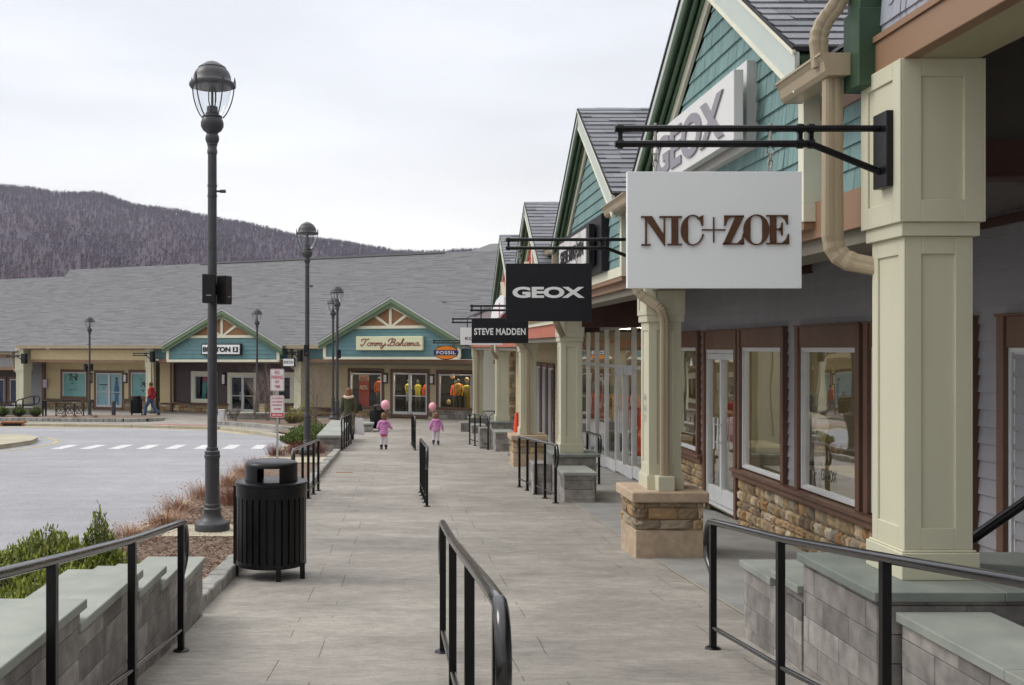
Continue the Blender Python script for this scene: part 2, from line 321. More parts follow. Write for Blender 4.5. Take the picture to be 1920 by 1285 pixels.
def g(y):
    P=[(-40,1.52),(0,1.56),(2.6,1.58),(3.4,1.665),(4.4,1.79),(5.65,1.94),(6.95,2.065),(8.2,2.14),(11.2,2.30),(23,2.70),(36,3.10),(45,3.36),(50,3.50),(58,3.60),(75,3.8),(400,3.9)]
    for (a,b),(c,d) in zip(P,P[1:]):
        if y<=c: return b+(d-b)*(y-a)/(c-a)
    return 3.9
def at(px,py,Y): return Vector(((px-VX)*Y/F, Y, (VY-py)*Y/F))
def clip(poly, z, keep_above):
    o=[]
    for i in range(len(poly)):
        a=poly[i]; b=poly[(i+1)%len(poly)]; ia=(a[1]>=z)==keep_above or a[1]==z; ib=(b[1]>=z)==keep_above or b[1]==z
        if ia: o.append(a)
        if ia!=ib:
            k=(z-a[1])/(b[1]-a[1]); o.append((a[0]+(b[0]-a[0])*k, z))
    return o
def clipu(poly, u, keep):
    return [(b,a) for a,b in clip([(q,p) for p,q in poly], u, keep)]
def lap(mb, P, u, n, poly, expo=.13, th=.012, shake=0, rs=None, mi=0, scallop=False):
    P,u,n=Vector(P),Vector(u),Vector(n); Z=Vector((0,0,1)); z0=min(p[1] for p in poly); z1=max(p[1] for p in poly); k=0; z=math.floor((z0+10)/expo)*expo-10
    while z<z1-1e-4:
        zt=z+expo; pc=clip(clip(poly,z,True),zt,False)
        if len(pc)>=3:
            pieces=[(pc,0,.5)]
            if shake:
                pieces=[]; ua=min(p[0] for p in pc); ub=max(p[0] for p in pc); x=ua-rs.random()*shake
                while x<ub:
                    wdt=shake*(.5+rs.random()); q=clipu(clipu(pc,x+.005,True),x+wdt,False)
                    if len(q)>=3: pieces.append((q, rs.random()*.004, rs.random()))
                    x+=wdt
            for q,ex,tt in pieces:
                zb=min(p[1] for p in q)
                vs=[P+u*a+Z*b+n*((th+ex)*(1-(b-z)/expo)+.002) for a,b in q]; m=len(vs); fs=[tuple(range(m))]
                bot=[(a,b) for a,b in q if abs(b-zb)<1e-5]
                if len(bot)>=2:
                    a0=min(bot)[0]; a1=max(bot)[0]; off=(th+ex)*(1-(zb-z)/expo)+.002
                    vs+=[P+u*a0+Z*zb+n*off, P+u*a1+Z*zb+n*off, P+u*a1+Z*zb-n*.002, P+u*a0+Z*zb-n*.002]; fs.append((m,m+1,m+2,m+3))
                mb.add(vs, fs, tt if shake else (.5+.5*math.sin(k*12.9898)%1)*.8, mi)
        z=zt; k+=1
def stones(mb, P, u, n, u0,u1,z0,z1, rh=(.08,.17), rw=(.1,.32), dep=.05, rs=rnd, gap=.008, rough=.012, reg=None):
    P,u,n=Vector(P),Vector(u),Vector(n); Z=Vector((0,0,1)); z=z0; row=0
    while z<z1-.01:
        h=rs.uniform(*rh) if not reg else reg[1]
        if z+h>z1-(.05 if not reg else .001) : h=z1-z
        x=u0-(rs.random()*rw[0] if not reg else (row%2)*reg[0]*.5)
        while x<u1:
            w_=rs.uniform(*rw) if not reg else reg[0]*(1 if not reg else rs.choice((.6,1,1,.8)))
            a=max(x,u0)+gap/2; b=min(x+w_,u1)-gap/2
            if b-a>.012:
                d=dep*(rs.uniform(.55,1.15) if not reg else rs.uniform(.95,1.02)); zz0=z+gap/2; zz1=z+h-gap/2; bv=min(.012,(b-a)/4,(zz1-zz0)/4) if not reg else .003
                if reg or rough==0:
                    g4=[(a,zz0),(b,zz0),(b,zz1),(a,zz1)]; f4=[(a+bv,zz0+bv),(b-bv,zz0+bv),(b-bv,zz1-bv),(a+bv,zz1-bv)]
                    vs=[P+u*p+Z*q for p,q in g4]+[P+u*p+Z*q+n*(d-bv) for p,q in g4]+[P+u*p+Z*q+n*d for p,q in f4]
                    fs=[(0,1,5,4),(1,2,6,5),(2,3,7,6),(3,0,4,7),(4,5,9,8),(5,6,10,9),(6,7,11,10),(7,4,8,11),(8,9,10,11)]
                else:
                    vs=[];G=4
                    for j in range(G+1):
                        for i in range(G+1):
                            fu=i/G; fv=j/G; ed=(i in(0,G)) or (j in(0,G))
                            pu=a+(b-a)*fu+(rs.uniform(-1,1)*.004); pv=zz0+(zz1-zz0)*fv+(rs.uniform(-1,1)*.005)
                            vs.append(P+u*pu+Z*pv+n*((d*.35 if ed else d)+rs.uniform(-1,1)*rough*.5))
                    fs=[(j*(G+1)+i,j*(G+1)+i+1,(j+1)*(G+1)+i+1,(j+1)*(G+1)+i) for j in range(G) for i in range(G)]
                mb.add(vs, fs, rs.random())
            x+=w_
        z+=h; row+=1
def shingles(mb, P, u, v, n, poly, expo=.14, wd=.26, th=.008, rs=rnd, mi=0):  # poly in (u,v) on the roof plane
    P,u,v,n=map(Vector,(P,u,v,n)); z0=min(p[1] for p in poly); z1=max(p[1] for p in poly); z=z0
    while z<z1-1e-4:
        zt=min(z+expo,z1); pc=clip(clip(poly,z,True),zt,False)
        if len(pc)>=3:
            ua=min(p[0] for p in pc); ub=max(p[0] for p in pc); x=ua-rs.random()*wd
            while x<ub:
                w_=wd*(.5+rs.random()*.9); q=clipu(clipu(pc,x,True),x+w_,False)
                if len(q)>=3:
                    ex=rs.choice((0,0,.008))+rs.random()*.006; off=lambda b:(th+ex)*(1-(b-z)/expo)+.002
                    vs=[P+u*a+v*b+n*off(b) for a,b in q]; m=len(vs); fs=[tuple(range(m))]
                    zb=min(p[1] for p in q); a0=min(p[0] for p in q if p[1]<zb+1e-4); a1=max(p[0] for p in q if p[1]<zb+1e-4); o_=off(zb)
                    vs+=[P+u*a0+v*zb+n*o_,P+u*a1+v*zb+n*o_,P+u*a1+v*zb-n*.002,P+u*a0+v*zb-n*.002]; fs.append((m,m+1,m+2,m+3))
                    mb.add(vs,fs,rs.random(),mi)
                x+=w_
        z=zt
def sheet(name, mat, xl, xr, y0, y1, dz=0, step=.5, nx=1, kind='structure', thick=0):
    mb=MB(); ys=[y0]; 
    while ys[-1]<y1-1e-6: ys.append(min(ys[-1]+step,y1))
    fl=xl if callable(xl) else (lambda y:xl); fr=xr if callable(xr) else (lambda y:xr)
    vs=[]; fs=[]
    for y in ys:
        for i in range(nx+1): vs.append((fl(y)+(fr(y)-fl(y))*i/nx, y, -g(y)+dz))
    k=nx+1
    for j in range(len(ys)-1):
        for i in range(nx): fs.append((j*k+i,j*k+i+1,(j+1)*k+i+1,(j+1)*k+i))
    if thick:
        o=len(vs)
        for y in ys: vs.append((fl(y),y,-g(y)+dz-thick)); vs.append((fr(y),y,-g(y)+dz-thick))
        for j in range(len(ys)-1):
            fs.append((j*k, (j+1)*k, o+2*j+2, o+2*j)); fs.append((j*k+nx, o+2*j+1, o+2*j+3, (j+1)*k+nx))
        fs.append(tuple([o]+list(range(nx+1))+[o+1])); e=(len(ys)-1)*k; fs.append(tuple([o+2*(len(ys)-1)+1]+[e+i for i in range(nx,-1,-1)]+[o+2*(len(ys)-1)]))
    mb.add(vs,fs); o=mb.build(name, mat, origin=(0,0,0)); 
    if kind: o['kind']=kind
    return o
# ------------------------------------------------------------------ ground, road, pavements
def XR(y):
    P=[(-60,-3.5),(31,-3.5),(35.2,-3.9),(38.7,-5.5),(42,-7.5),(43.8,-11.6),(45.4,-17.9),(47,-60)]
    for (a,b),(c,d) in zip(P,P[1:]):
        if y<=c: return b+(d-b)*(y-a)/(c-a)
    return -60
sheet('ground', earth, -700, 700, -60, 1600, dz=-.24, step=4, nx=40)
sheet('road', roadm, -60, XR, -30, 47, dz=-.14, step=.5, nx=6)
sheet('walkway', walkm, -1.62, 2.765, -8, 27.8, step=.4, nx=3)
sheet('plaza', walkm, lambda y: -2.2 if y<35 else XR(y)+.1, 16, 27.8, 60, step=.5, nx=8)
sheet('porch_floor', porchm, 2.75, 4.7, -8, 60, dz=.006, step=.5, nx=2)
sheet('floor_joint', curbm, 2.735, 2.751, -8, 60, dz=.0085, step=.5)
def polyline_strip(mb, pts, w_, top, bot, off=0, seg=None, gap=0, rs=rnd, jit=0):
    pts=[Vector((p[0],p[1],0)) for p in pts]
    for a,b in zip(pts,pts[1:]):
        ln=(b-a).length; k=max(1,round(ln/seg)) if seg else 1; d=(b-a)/ln; nn=Vector((-d.y,d.x,0))
        for i in range(k):
            p=a+d*(ln*i/k+gap/2); q=a+d*(ln*(i+1)/k-gap/2); jz=rs.uniform(-jit,jit)
            A=[p+nn*off,q+nn*off,q+nn*(off+w_),p+nn*(off+w_)]
            mb.hexa([(c.x,c.y,-g(c.y)+bot) for c in A],[(c.x+rs.uniform(-jit,jit),c.y,-g(c.y)+top+jz) for c in A], rs.random())
outline=[(XR(y),y) for y in (-8,-2,4,10,16,22,28,31,33,35.2,37,38.7,40.3,42,43,43.8,44.6,45.4,46.2)]
mb=MB(); polyline_strip(mb, outline, -.22, .0, -.3, seg=2.4, gap=.006); tag(mb.build('curb', curbm, bevel=.02), kind='structure')
mb=MB(); polyline_strip(mb, [p for p in outline if 37<p[1]], .55, -.134, -.25, off=0, seg=50); tag(mb.build('gutter_strip', curbm), kind='structure')
# cobble edging: along the walkway, round the far beds
mb=MB(); polyline_strip(mb, [(-1.60,y) for y in (8.15,11,14,17,20,23,26,27.2)], .17, .115, -.1, seg=.24, gap=.012, jit=.012)
tag(mb.build('cobble_edging', cobble, bevel=.012), kind='structure')
mb=MB(); polyline_strip(mb, [(-40,48.9),(-22,47.6),(-17,46.9),(-12.6,46.2),(-11.7,46.6),(-11.2,47.6)], -.2, .17, -.1, seg=.3, gap=.02, jit=.012)
polyline_strip(mb, [(-7.7,43.6),(-6.9,42.9),(-5.2,40.4),(-3.9,38.4),(-2.4,37.6)], -.22, .17, -.1, seg=.3, gap=.02, jit=.012)
tag(mb.build('cobble_bed_edging', cobble, bevel=.015), kind='structure')
sheet('mulch_bed', mulch, lambda y:XR(y)+.2, -1.74, 8.1, 27.4, dz=.03, step=.25, nx=10)
sheet('mulch_bed', mulch, lambda y:XR(y)+.2, -2.02, -8, 8.1, dz=.0, step=.4, nx=4)
sheet('planting_bed', mulch, lambda y:XR(y)+.3, -2.21, 27.4, 38, dz=.05, step=.5, nx=4)
def farbed(y):
    P=[(38,-4.0),(40.4,-5.3),(42.9,-7.0),(43.6,-7.75),(60,-7.75)]
    for (a,b),(c,d) in zip(P,P[1:]):
        if y<=c: return b+(d-b)*(y-a)/(c-a)
sheet('planting_bed', mulch, farbed, -2.3, 38, 45.6, dz=.14, step=.5, nx=4)
def fb2(y):
    P=[(46.4,-12.6),(46.9,-17),(47.6,-22),(48.9,-40)]
    for (a,b),(c,d) in zip(P,P[1:]):
        if y<=c: return b+(d-b)*(y-a)/(c-a)
    return -40
sheet('planting_bed', mulch, fb2, -11.5, 46.4, 50.2, dz=.15, step=.4, nx=4)
mb=MB(); rs=random.Random(3)
for i in range(5200):
    y=8.2+9*rs.random()**1.6; x=rs.uniform(-3.4,-1.78); l=rs.uniform(.02,.055); a=rs.random()*6.3; e=rs.uniform(-.4,.4); z=-g(y)+.035+rs.random()*.012
    d=Vector((math.cos(a),math.sin(a),e))*l/2; s_=Vector((-math.sin(a),math.cos(a),rs.uniform(-.5,.5)))*rs.uniform(.004,.01)
    c=Vector((x,y,z)); up=Vector((0,0,.006)); mb.hexa([c-d-s_,c+d-s_,c+d+s_,c-d+s_],[c-d-s_+up,c+d-s_+up,c+d+s_+up,c-d+s_+up],rs.random())
tag(mb.build('mulch_chips', chipm), kind='stuff')
# traffic island, paint
isl=[(-34,38.2),(-14.6,36.8),(-13.3,36.1),(-12.4,34.7),(-11.95,32.8),(-12.1,30.6),(-13.0,28.6),(-16,26.6),(-34,22)]
mb=MB(); 
def flat_poly(mb, pts, dz, th): 
    A=[(x,y,-g(y)+dz-th) for x,y in pts]; B=[(x,y,-g(y)+dz) for x,y in pts]; m=len(A)
    mb.add(A+B,[tuple(range(m)),tuple(range(m,2*m))[::-1]]+[(i,(i+1)%m,m+(i+1)%m,m+i) for i in range(m)])
flat_poly(mb, isl, .0, .2); tag(mb.build('traffic_island', curbm, bevel=.03), kind='structure')
mb=MB(); polyline_strip(mb, isl[1:], .1, -.132, -.17, off=.62); polyline_strip(mb, [(-60,44.9-2)]+[(-17.5,44.2),(-12.3,42.7)], .1, -.132,-.17); tag(mb.build('yellow_line', yellowp), kind='structure')
mb=MB()
for i in range(9):
    x=-10.6+.865*i; a=.0
    mb.hexa([(x,30.7,-g(30.7)-.17),(x+.36,30.7,-g(30.7)-.17),(x+.30,32.6,-g(32.6)-.17),(x-.06,32.6,-g(32.6)-.17)],[(x,30.7,-g(30.7)-.133),(x+.36,30.7,-g(30.7)-.133),(x+.30,32.6,-g(32.6)-.133),(x-.06,32.6,-g(32.6)-.133)])
tag(mb.build('crosswalk', whitep), kind='structure')
mb=MB(); polyline_strip(mb, [(-15.5,41.4),(-12.8,41.0)], .12, -.133,-.17); polyline_strip(mb, [(-10.6,42.4),(-8.2,40.9)], .1, -.133,-.17); tag(mb.build('edge_line', whitep), kind='structure')
mb=MB(); redpad=M('red_tactile_paving',(.32,.13,.11),(.38,.17,.14),rough=.9,scale=8); flat_poly(mb, [(-10.9,43.9),(-7.9,42.5),(-7.9,43.1),(-10.9,44.5)], .006,.05); tag(mb.build('tactile_paving', redpad), kind='structure')
mb=MB(); flat_poly(mb, [(-2.0,12.3),(-2.9,12.3),(-2.9,13.3),(-2.0,13.3)], .05,.2); tag(mb.build('lamp_footing', curbm, bevel=.01), kind='structure')
mb=MB(); flat_poly(mb, [(-3.4,23.4),(-1.78,23.4),(-1.78,25.0),(-3.4,25.0)], .06,.2); tag(mb.build('concrete_pad', curbm, bevel=.01), kind='structure')
mb=MB(); mb.box(-1.35,-1.0,21.4,21.5,-g(21.4)-.01,-g(21.4)+.004); tag(mb.build('drain_slot', rust), kind='structure')
# storm drain inlet in the far curb
t=thing('storm_drain','rusty brown curb inlet with a black opening at the far edge of the road','drain',(-17.3,45.3,-g(45.3)-.14))
mb=MB(); mb.box(-17.75,-16.75,45.05,45.5,-g(45.2)+.0,-g(45.2)+.07); mb.box(-17.75,-17.68,45.05,45.5,-g(45.2)-.14,-g(45.2)); mb.box(-16.82,-16.75,45.05,45.5,-g(45.2)-.14,-g(45.2)); mb.build('frame', rust, t, bevel=.01)
mb=MB(); mb.box(-17.68,-16.82,45.12,45.2,-g(45.2)-.14,-g(45.2)); mb.build('opening', blackm, t)
# ------------------------------------------------------------------ hill
RIDGE=[(-900,300),(-400,325),(0,352),(60,356),(100,364),(190,366),(250,388),(330,398),(400,412),(470,424),(560,447),(640,457),(740,474),(800,477),(880,473),(960,470),(1300,450),(2000,440),(3200,470)]
def ridge(px):
    for (a,b),(c,d) in zip(RIDGE,RIDGE[1:]):
        if px<=c: return (VY-(b+(d-b)*(px-a)/(c-a)))/F
    return .1
hr=random.Random(5)
def hillz(px,Y):
    v=(Y-420)/980; k=ridge(px)*1400-3
    s=max(0,min(1,v)); base=-4+(k+4)*(s**1.15)
    return base + (math.sin(px*.021+Y*.006)*6+math.sin(px*.047-Y*.011)*3)*s*(1-s)*2.2
hm=M('winter_hillside',(.068,.042,.060),(.046,.038,.064),rough=1,scale=.02,stretch=(1,1,1),detail=10,c3=(.064,.042,.056),dirt=.2)
mb=MB(); pxs=list(range(-900,3200,25)); Ys=[420+980*(j/26) for j in range(27)]+[1440,1500]
for Y in Ys:
    for px in pxs:
        z=hillz(px,Y) if Y<=1400 else hillz(px,1400)-(Y-1400)*.3
        mb.v.append(((px-VX)*Y/F, Y, z))
nx=len(pxs)
for j in range(len(Ys)-1):
    for i in range(nx-1): mb.f.append((j*nx+i,j*nx+i+1,(j+1)*nx+i+1,(j+1)*nx+i)); mb.t.append(.5); mb.mi.append(0)
tag(mb.build('hill', hm, smooth=True, origin=(0,900,0)), kind='structure')
treem=M('bare_tree_bark',(.080,.050,.074),(.064,.047,.080),rough=1,scale=.01,tint=1,tcol=[(1.3,1.2,1.15),(1.05,.92,.85),(.9,.9,.96),(1.18,.9,.8),(.82,.84,.95),(1.0,.95,1.0)])
mb=MB()
for i in range(21000):
    px=hr.uniform(-350,1250) if i>3000 else hr.uniform(-250,1000)
    v=(1-hr.random()**1.5*.96) if i>3000 else hr.uniform(.97,1.003)
    Y=420+980*v; X=(px-VX)*Y/F; z=hillz(px,Y)-1; h=hr.uniform(6,11.5); tv=min(1,max(0,.5+.3*math.sin(px*.012+Y*.007)+.2*math.sin(px*.05+Y*.02)+hr.gauss(0,.12)))
    cg=i%23==0 and v>.9
    vs=[(X-.2,Y,z),(X+.2,Y,z),(X+.08,Y,z+h),(X-.08,Y,z+h)]; fs=[(0,1,2,3)]
    n_=6
    for k in range(n_):
        a=hr.random()*6.28; zz=z+h*hr.uniform(.25,.75); r=h*hr.uniform(.15,.34); hh=h*hr.uniform(.15,.32); b=len(vs)
        dx,dy=math.cos(a)*r,math.sin(a)*r; vs+=[(X,Y,zz),(X+dx*.4+.3,Y+dy*.4,zz+hh*.35),(X+dx,Y+dy,zz+hh),(X+dx*.4-.3,Y+dy*.4,zz+hh*.6)]; fs.append((b,b+1,b+2,b+3))
    mb.add(vs,fs,tv)
tag(mb.build('bare_woodland', treem, origin=(0,900,0)), kind='stuff')
# ------------------------------------------------------------------ shared building pieces
def wall_open(mb, P, u, n, s0, s1, z0, z1, ops, expo=.13, th=.012, **kw):
    ops=sorted(ops); x=s0
    rect=lambda a,b,c,d: lap(mb,P,u,n,[(a,c),(b,c),(b,d),(a,d)],expo,th,**kw) if b-a>.01 and d-c>.01 else None
    for a,b,c,d in ops:
        rect(x,a,z0,z1); rect(a,b,z0,c); rect(a,b,d,z1); x=b
    rect(x,s1,z0,z1)
def frame_rect(mb, P, u, n, a,b,c,d, w_, out_, back=.02, t=.5):   # four butted boards round an opening (outer size a..b, c..d)
    P,u,n=Vector(P),Vector(u),Vector(n); Z=Vector((0,0,1))
    for (p,q,r_,s_) in ((a,b,d-w_,d),(a,b,c,c+w_),(a,a+w_,c+w_,d-w_),(b-w_,b,c+w_,d-w_)):
        mb.prism([(p,r_),(q,r_),(q,s_),(p,s_)], P-n*back, u, Z, n, out_+back, t)
def slab2(mb, P,u,n, a,b,c,d, o0, o1, t=.5):
    mb.prism([(a,c),(b,c),(b,d),(a,d)], Vector(P)+Vector(n)*o0, u, (0,0,1), n, o1-o0, t)
def pillar(parent, cx, cy, w_, z0, z1, bw, bz0, M4=None, panel=True, base=True, d_=None):
    """cream panelled pillar: shaft w_ wide from z0, band, wider block bw from bz0 to z1"""
    d_=d_ or w_; mb=MB(); mb.fr=M4; h=w_/2; hd=d_/2; fr=.055 if w_>.3 else .05
    def paneled(wx,wy,a,b,dep=.016):
        mb.box(cx-wx/2+dep,cx+wx/2-dep,cy-wy/2+dep,cy+wy/2-dep,a,b)
        f=min(wx,wy)*.24; hh=min(.12,(b-a)*.16)
        for (x0,x1,y0,y1) in ((cx-wx/2,cx-wx/2+f,cy-wy/2,cy+wy/2),(cx+wx/2-f,cx+wx/2,cy-wy/2,cy+wy/2)): mb.box(x0,x1,y0,y1,a,b)
        for yy in (cy-wy/2, cy+wy/2-dep):
            mb.box(cx-wx/2+f,cx+wx/2-f,yy,yy+dep,a,a+hh); mb.box(cx-wx/2+f,cx+wx/2-f,yy,yy+dep,b-hh*.8,b)
        # side faces: recess cut with strips
        for sx in (-1,1):
            x0=cx+sx*(wx/2); 
            mb.box(min(x0,x0+sx*.012),max(x0,x0+sx*.012),cy-wy/2,cy-wy/2+f*.8,a,b); mb.box(min(x0,x0+sx*.012),max(x0,x0+sx*.012),cy+wy/2-f*.8,cy+wy/2,a,b)
            mb.box(min(x0,x0+sx*.012),max(x0,x0+sx*.012),cy-wy/2+f*.8,cy+wy/2-f*.8,a,a+hh); mb.box(min(x0,x0+sx*.012),max(x0,x0+sx*.012),cy-wy/2+f*.8,cy+wy/2-f*.8,b-hh*.8,b)
    bb=.16 if w_>.3 else .12
    paneled(w_-.024,d_,z0+bb,bz0-.075)
    p=mb.build('pillar', cream, parent, bevel=.003)
    if base:
        m2=MB(); m2.fr=M4; m2.box(cx-h-.025,cx+h+.025,cy-hd-.025,cy+hd+.025,z0,z0+bb-.012); m2.box(cx-h-.014,cx+h+.014,cy-hd-.014,cy+hd+.014,z0+bb-.012,z0+bb); m2.build('pillar_base', cream, p, bevel=.004)
    mb=MB(); mb.fr=M4; mb.box(cx-h-.025,cx+h+.025,cy-hd-.025,cy+hd+.025,bz0-.075,bz0); e=(bw-w_)/2
    wx,wy=bw-.024,d_+2*e; paneled(wx,wy,bz0,z1); mb.build('pillar_head', cream, p, bevel=.003); return p
def downspout(parent, pts, r=.045, name='downspout', M4=None, flat=(1.0,.75)):
    pts=[Vector(p) for p in pts]; path=[]; 
    for i,p in enumerate(pts):
        if 0<i<len(pts)-1:
            a=(pts[i-1]-p); b=(pts[i+1]-p); k=min(.13,a.length*.45,b.length*.45); A=p+a.normalized()*k; B=p+b.normalized()*k
            for j in range(8):
                s_=j/7; path.append((A*(1-s_)**2+p*2*s_*(1-s_)+B*s_*s_, r*(1.0 if j%2 else 1.1)))
        else: path.append((p,r))
    mb=MB(); mb.fr=M4; P=[q for q,_ in path]; vs=[]; fs=[]; prof=[]
    nseg=20
    for k in range(nseg):      # rounded rectangle with ribs
        a=2*math.pi*k/nseg; c_,s_=math.cos(a),math.sin(a); m_=max(abs(c_),abs(s_)); q=(c_/m_*.9,s_/m_*.9); q=(q[0]*(1.0 if k%2 else .93),q[1]*(1.0 if k%2 else .93)); prof.append(q)
    m=len(P); ref=Vector((0,1,0)) if not M4 else Vector((0,1,0))
    for i,(p,rr) in enumerate(path):
        d=(P[min(i+1,m-1)]-P[max(i-1,0)]).normalized(); a=ref-d*ref.dot(d)
        a = a.normalized() if a.length>.2 else d.orthogonal().normalized(); b=d.cross(a)
        for q in prof: vs.append(p+a*q[0]*rr*flat[1]+b*q[1]*rr*flat[0])
    n_=nseg
    for i in range(m-1):
        for k in range(n_): fs.append((i*n_+k,i*n_+(k+1)%n_,(i+1)*n_+(k+1)%n_,(i+1)*n_+k))
    fs+=[tuple(range(n_)),tuple(range((m-1)*n_,m*n_))]; mb.add(vs,fs); return mb.build(name, tanm, parent)
def gable_roof(parent, P, u, n, sc, half, zap, zb, pit, over, depth, trim=.1, close=True, soff=True):
    """front-facing little gable: roof slabs, rake boards, bargeboard trims. P plane origin of the gable wall, n outward"""
    P,u,n=Vector(P),Vector(u),Vector(n); Z=Vector((0,0,1)); back=-n
    rf=MB(); rk=MB(); wt=MB(); sf=MB(); ed=MB()
    for sd in (-1,1):
        e=u*sd; ev=(e-Z*pit).normalized(); nn=(Z+e*pit).normalized(); ln=(half if sd>0 else half-.22)*math.sqrt(1+pit*pit)
        A=P+u*sc+Z*zap+n*over                   # apex at the front edge, top of roof
        # shingles: plane param along back (a) and up-slope (b)
        Q=A+ev*ln; poly=[(0,0),(depth+over,0),(depth+over,ln),(0,ln)]
        if close: shingles(rf, Q, back, -ev, nn, poly, .14, .3, .009, random.Random(int(sc*10)+sd))
        else: rf.prism(poly, Q, back, -ev, nn, .02)
        # deck slab
        rf_t=.05; T=A-nn*rf_t
        ed.add([A,A+ev*ln,A+ev*ln-nn*.03,A-Z*.03*math.sqrt(1+pit*pit)],[(0,1,2,3)]); ed.prism([(0,0),(ln,0),(ln,-.03),(0,-.03)], A+n*.012, ev, nn, -n, depth+over)
        sq=math.sqrt(1+pit*pit)
        def strip(mbx, o, k0, k1, th, mi=0):      # board following the rake, from k0 down to k1, front face at overhang offset o
            q=A+n*o; k0*=sq; k1*=sq; pts=[q+Z*k0,q+ev*ln+Z*k0,q+ev*ln+Z*k1,q+Z*k1]
            mbx.add(pts+[p-n*th for p in pts],[(0,1,2,3),(7,6,5,4),(0,4,5,1),(1,5,6,2),(2,6,7,3),(3,7,4,0)],.5,mi)
        strip(rk,0,-.032,-.215 if sd<0 else -.10,.03,2)
        if sd<0: strip(wt,.006,-.215,-.245,.045); strip(wt,.014,-.02,-.045,.02)
        # moulded green underside
        strip(rk,-.03,-.05,-.075,over+.0,0)
        for j in range(4): strip(rk,-.04-j*.056,-.075,-.10-.02*j,.034,1 if j%2 else 0)
        for o_,k_ in ((-.06,-.115),(-.125,-.14),(-.185,-.15)):
            q=A+n*(o_+.03)+Z*k_*sq; rk.tube([q,q+ev*ln],.017,8,.5,1)
        q0=-over+.03; strip(wt,q0,-.15,-.15-trim*1.5,.03)
    r_=rf.build('gable_roof', shing, parent); ed.build('roof_edge', shedge, r_); 
    rk.build('rake_boards', [green,greenmid,palegreen], r_); wt.build('rake_trim', creamw, r_)
# ------------------------------------------------------------------ far row of stores (turned 27 degrees)
FA=Matrix(((.893,.449,0,.53),(-.449,.893,0,50),(0,0,1,0),(0,0,0,1)))
def FS(px,t):
    k=(px-VX)/F; return (k*(50+.893*t)-.53-.449*t)/(.893+.449*k)
def FY(px,t): return 50+.893*t-.449*FS(px,t)
def FZ(px,py,t): return (VY-py)*FY(px,t)/F
def fpt(px,py,t): return (FS(px,t), FZ(px,py,t))
U=(1,0,0); NF=(0,-1,0); TF=-1.8
def fprism(mb, px, t, th, tt=.5):      # polygon given in photo points on the plane t, thickness th towards the viewer
    mb.prism([fpt(a,b,t) for a,b in px], (0,t,0), U, (0,0,1), NF, th, tt)
def fslab(mb, p0,p1,y0,y1,t,th,ym=None):   # horizontal board: height taken at the middle
    pm=(p0+p1)/2; mb.box(FS(p0,t),FS(p1,t),t-th,t,FZ(pm,y1,t),FZ(pm,y0,t))
def gz(s,t): return -g(50+.893*t-.449*s)
def froof(parent, p0, p1, ze, zr, p0r=None, p1r=None):
    mb=MB(); mb.fr=FA; te,tr=TF-.45,11.2; s0,s1=FS(p0,te),FS(p1,te); r0,r1=(s0 if p0r is None else FS(p0r,tr)),(s1 if p1r is None else FS(p1r,tr))
    run=math.hypot(tr-te,zr-ze); v=Vector((0,(tr-te)/run,(zr-ze)/run)); nn=Vector((0,-v.z,v.y))
    shingles(mb,(0,te,ze),U,v,nn,[(s0,0),(s1,0),(r1,run),(r0,run)],.2,.7,.012,random.Random(int(p0)))
    mb.add([(s0,te,ze-.03),(s1,te,ze-.03),(r1,tr,zr-.03),(r0,tr,zr-.03)],[(0,1,2,3)]); mb.add([(r0,tr,zr),(r1,tr,zr),(s1,tr+12,ze),(s0,tr+12,ze)],[(0,1,2,3)])
    return mb.build('roof', shingf, parent)
def fwindow(parent, p0,p1,y0,y1, t=0, trimm=brownw, tw=.16, name='window', mull=None, head=.0):
    pm=(p0+p1)/2; a,b=FS(p0,t),FS(p1,t); c,d=FZ(pm,y1,t),FZ(pm,y0,t); P=(0,t,0)
    mb=MB(); mb.fr=FA; frame_rect(mb,P,U,NF,a-tw,b+tw,c-.02,d+tw+head,tw,.05,back=.1); fr_=mb.build(name, trimm, parent)
    mb=MB(); mb.fr=FA; frame_rect(mb,P,U,NF,a,b,c,d,.07,.03,back=.08)
    if mull: 
        m_=(a+b)/2; mb.box(m_-.07,m_+.07,t-.035,t+.05,c+.07,d-.07)
        if mull=='door': mb.box(a+.07,b-.07,t-.035,t+.05,c+.07,c+.25)
    mb.build('frame', whitem, fr_)
    mb=MB(); mb.fr=FA; mb.box(a+.05,b-.05,t+.01,t+.018,c+.05,d-.05); mb.build('glass', GLF, fr_)
    if mull=='door':
        mb=MB(); mb.fr=FA; h=c+(d-c)*.48
        for sx in (-1,1): mb.box(m_+sx*.12-.015,m_+sx*.12+.015,t-.09,t-.06,h-.25,h+.2); mb.box(m_+sx*.12-.01,m_+sx*.12+.01,t-.07,t-.035,h-.02,h+.02)
        mb.box(a+.07,b-.07,t-.04,t-.02,h-.02,h+.02); mb.build('handle', whitem, fr_)
    return fr_,(a,b,c,d)
def froom(parent, p0,p1, z0, z1, mat_=dark, t0=.12, t1=2.6, lamps=0):
    a,b=FS(p0,0),FS(p1,0); mb=MB(); mb.fr=FA
    for q in ((a,b,t1,t1+.05,z0,z1),(a-.05,a,t0,t1,z0,z1),(b,b+.05,t0,t1,z0,z1),(a,b,t0,t1,z1,z1+.05),(a,b,t0,t1,z0-.05,z0)): mb.box(*q)
    r_=mb.build('interior', mat_, parent)
    if lamps:
        mb=MB(); mb.fr=FA
        for i in range(lamps): x=a+(b-a)*(i+.5)/lamps; mb.box(x-.6,x+.6,.5,.75,z1-.06,z1-.01)
        mb.build('ceiling_lamp', emit('warm_shop_light',(1,.80,.55),30), r_)
    return r_
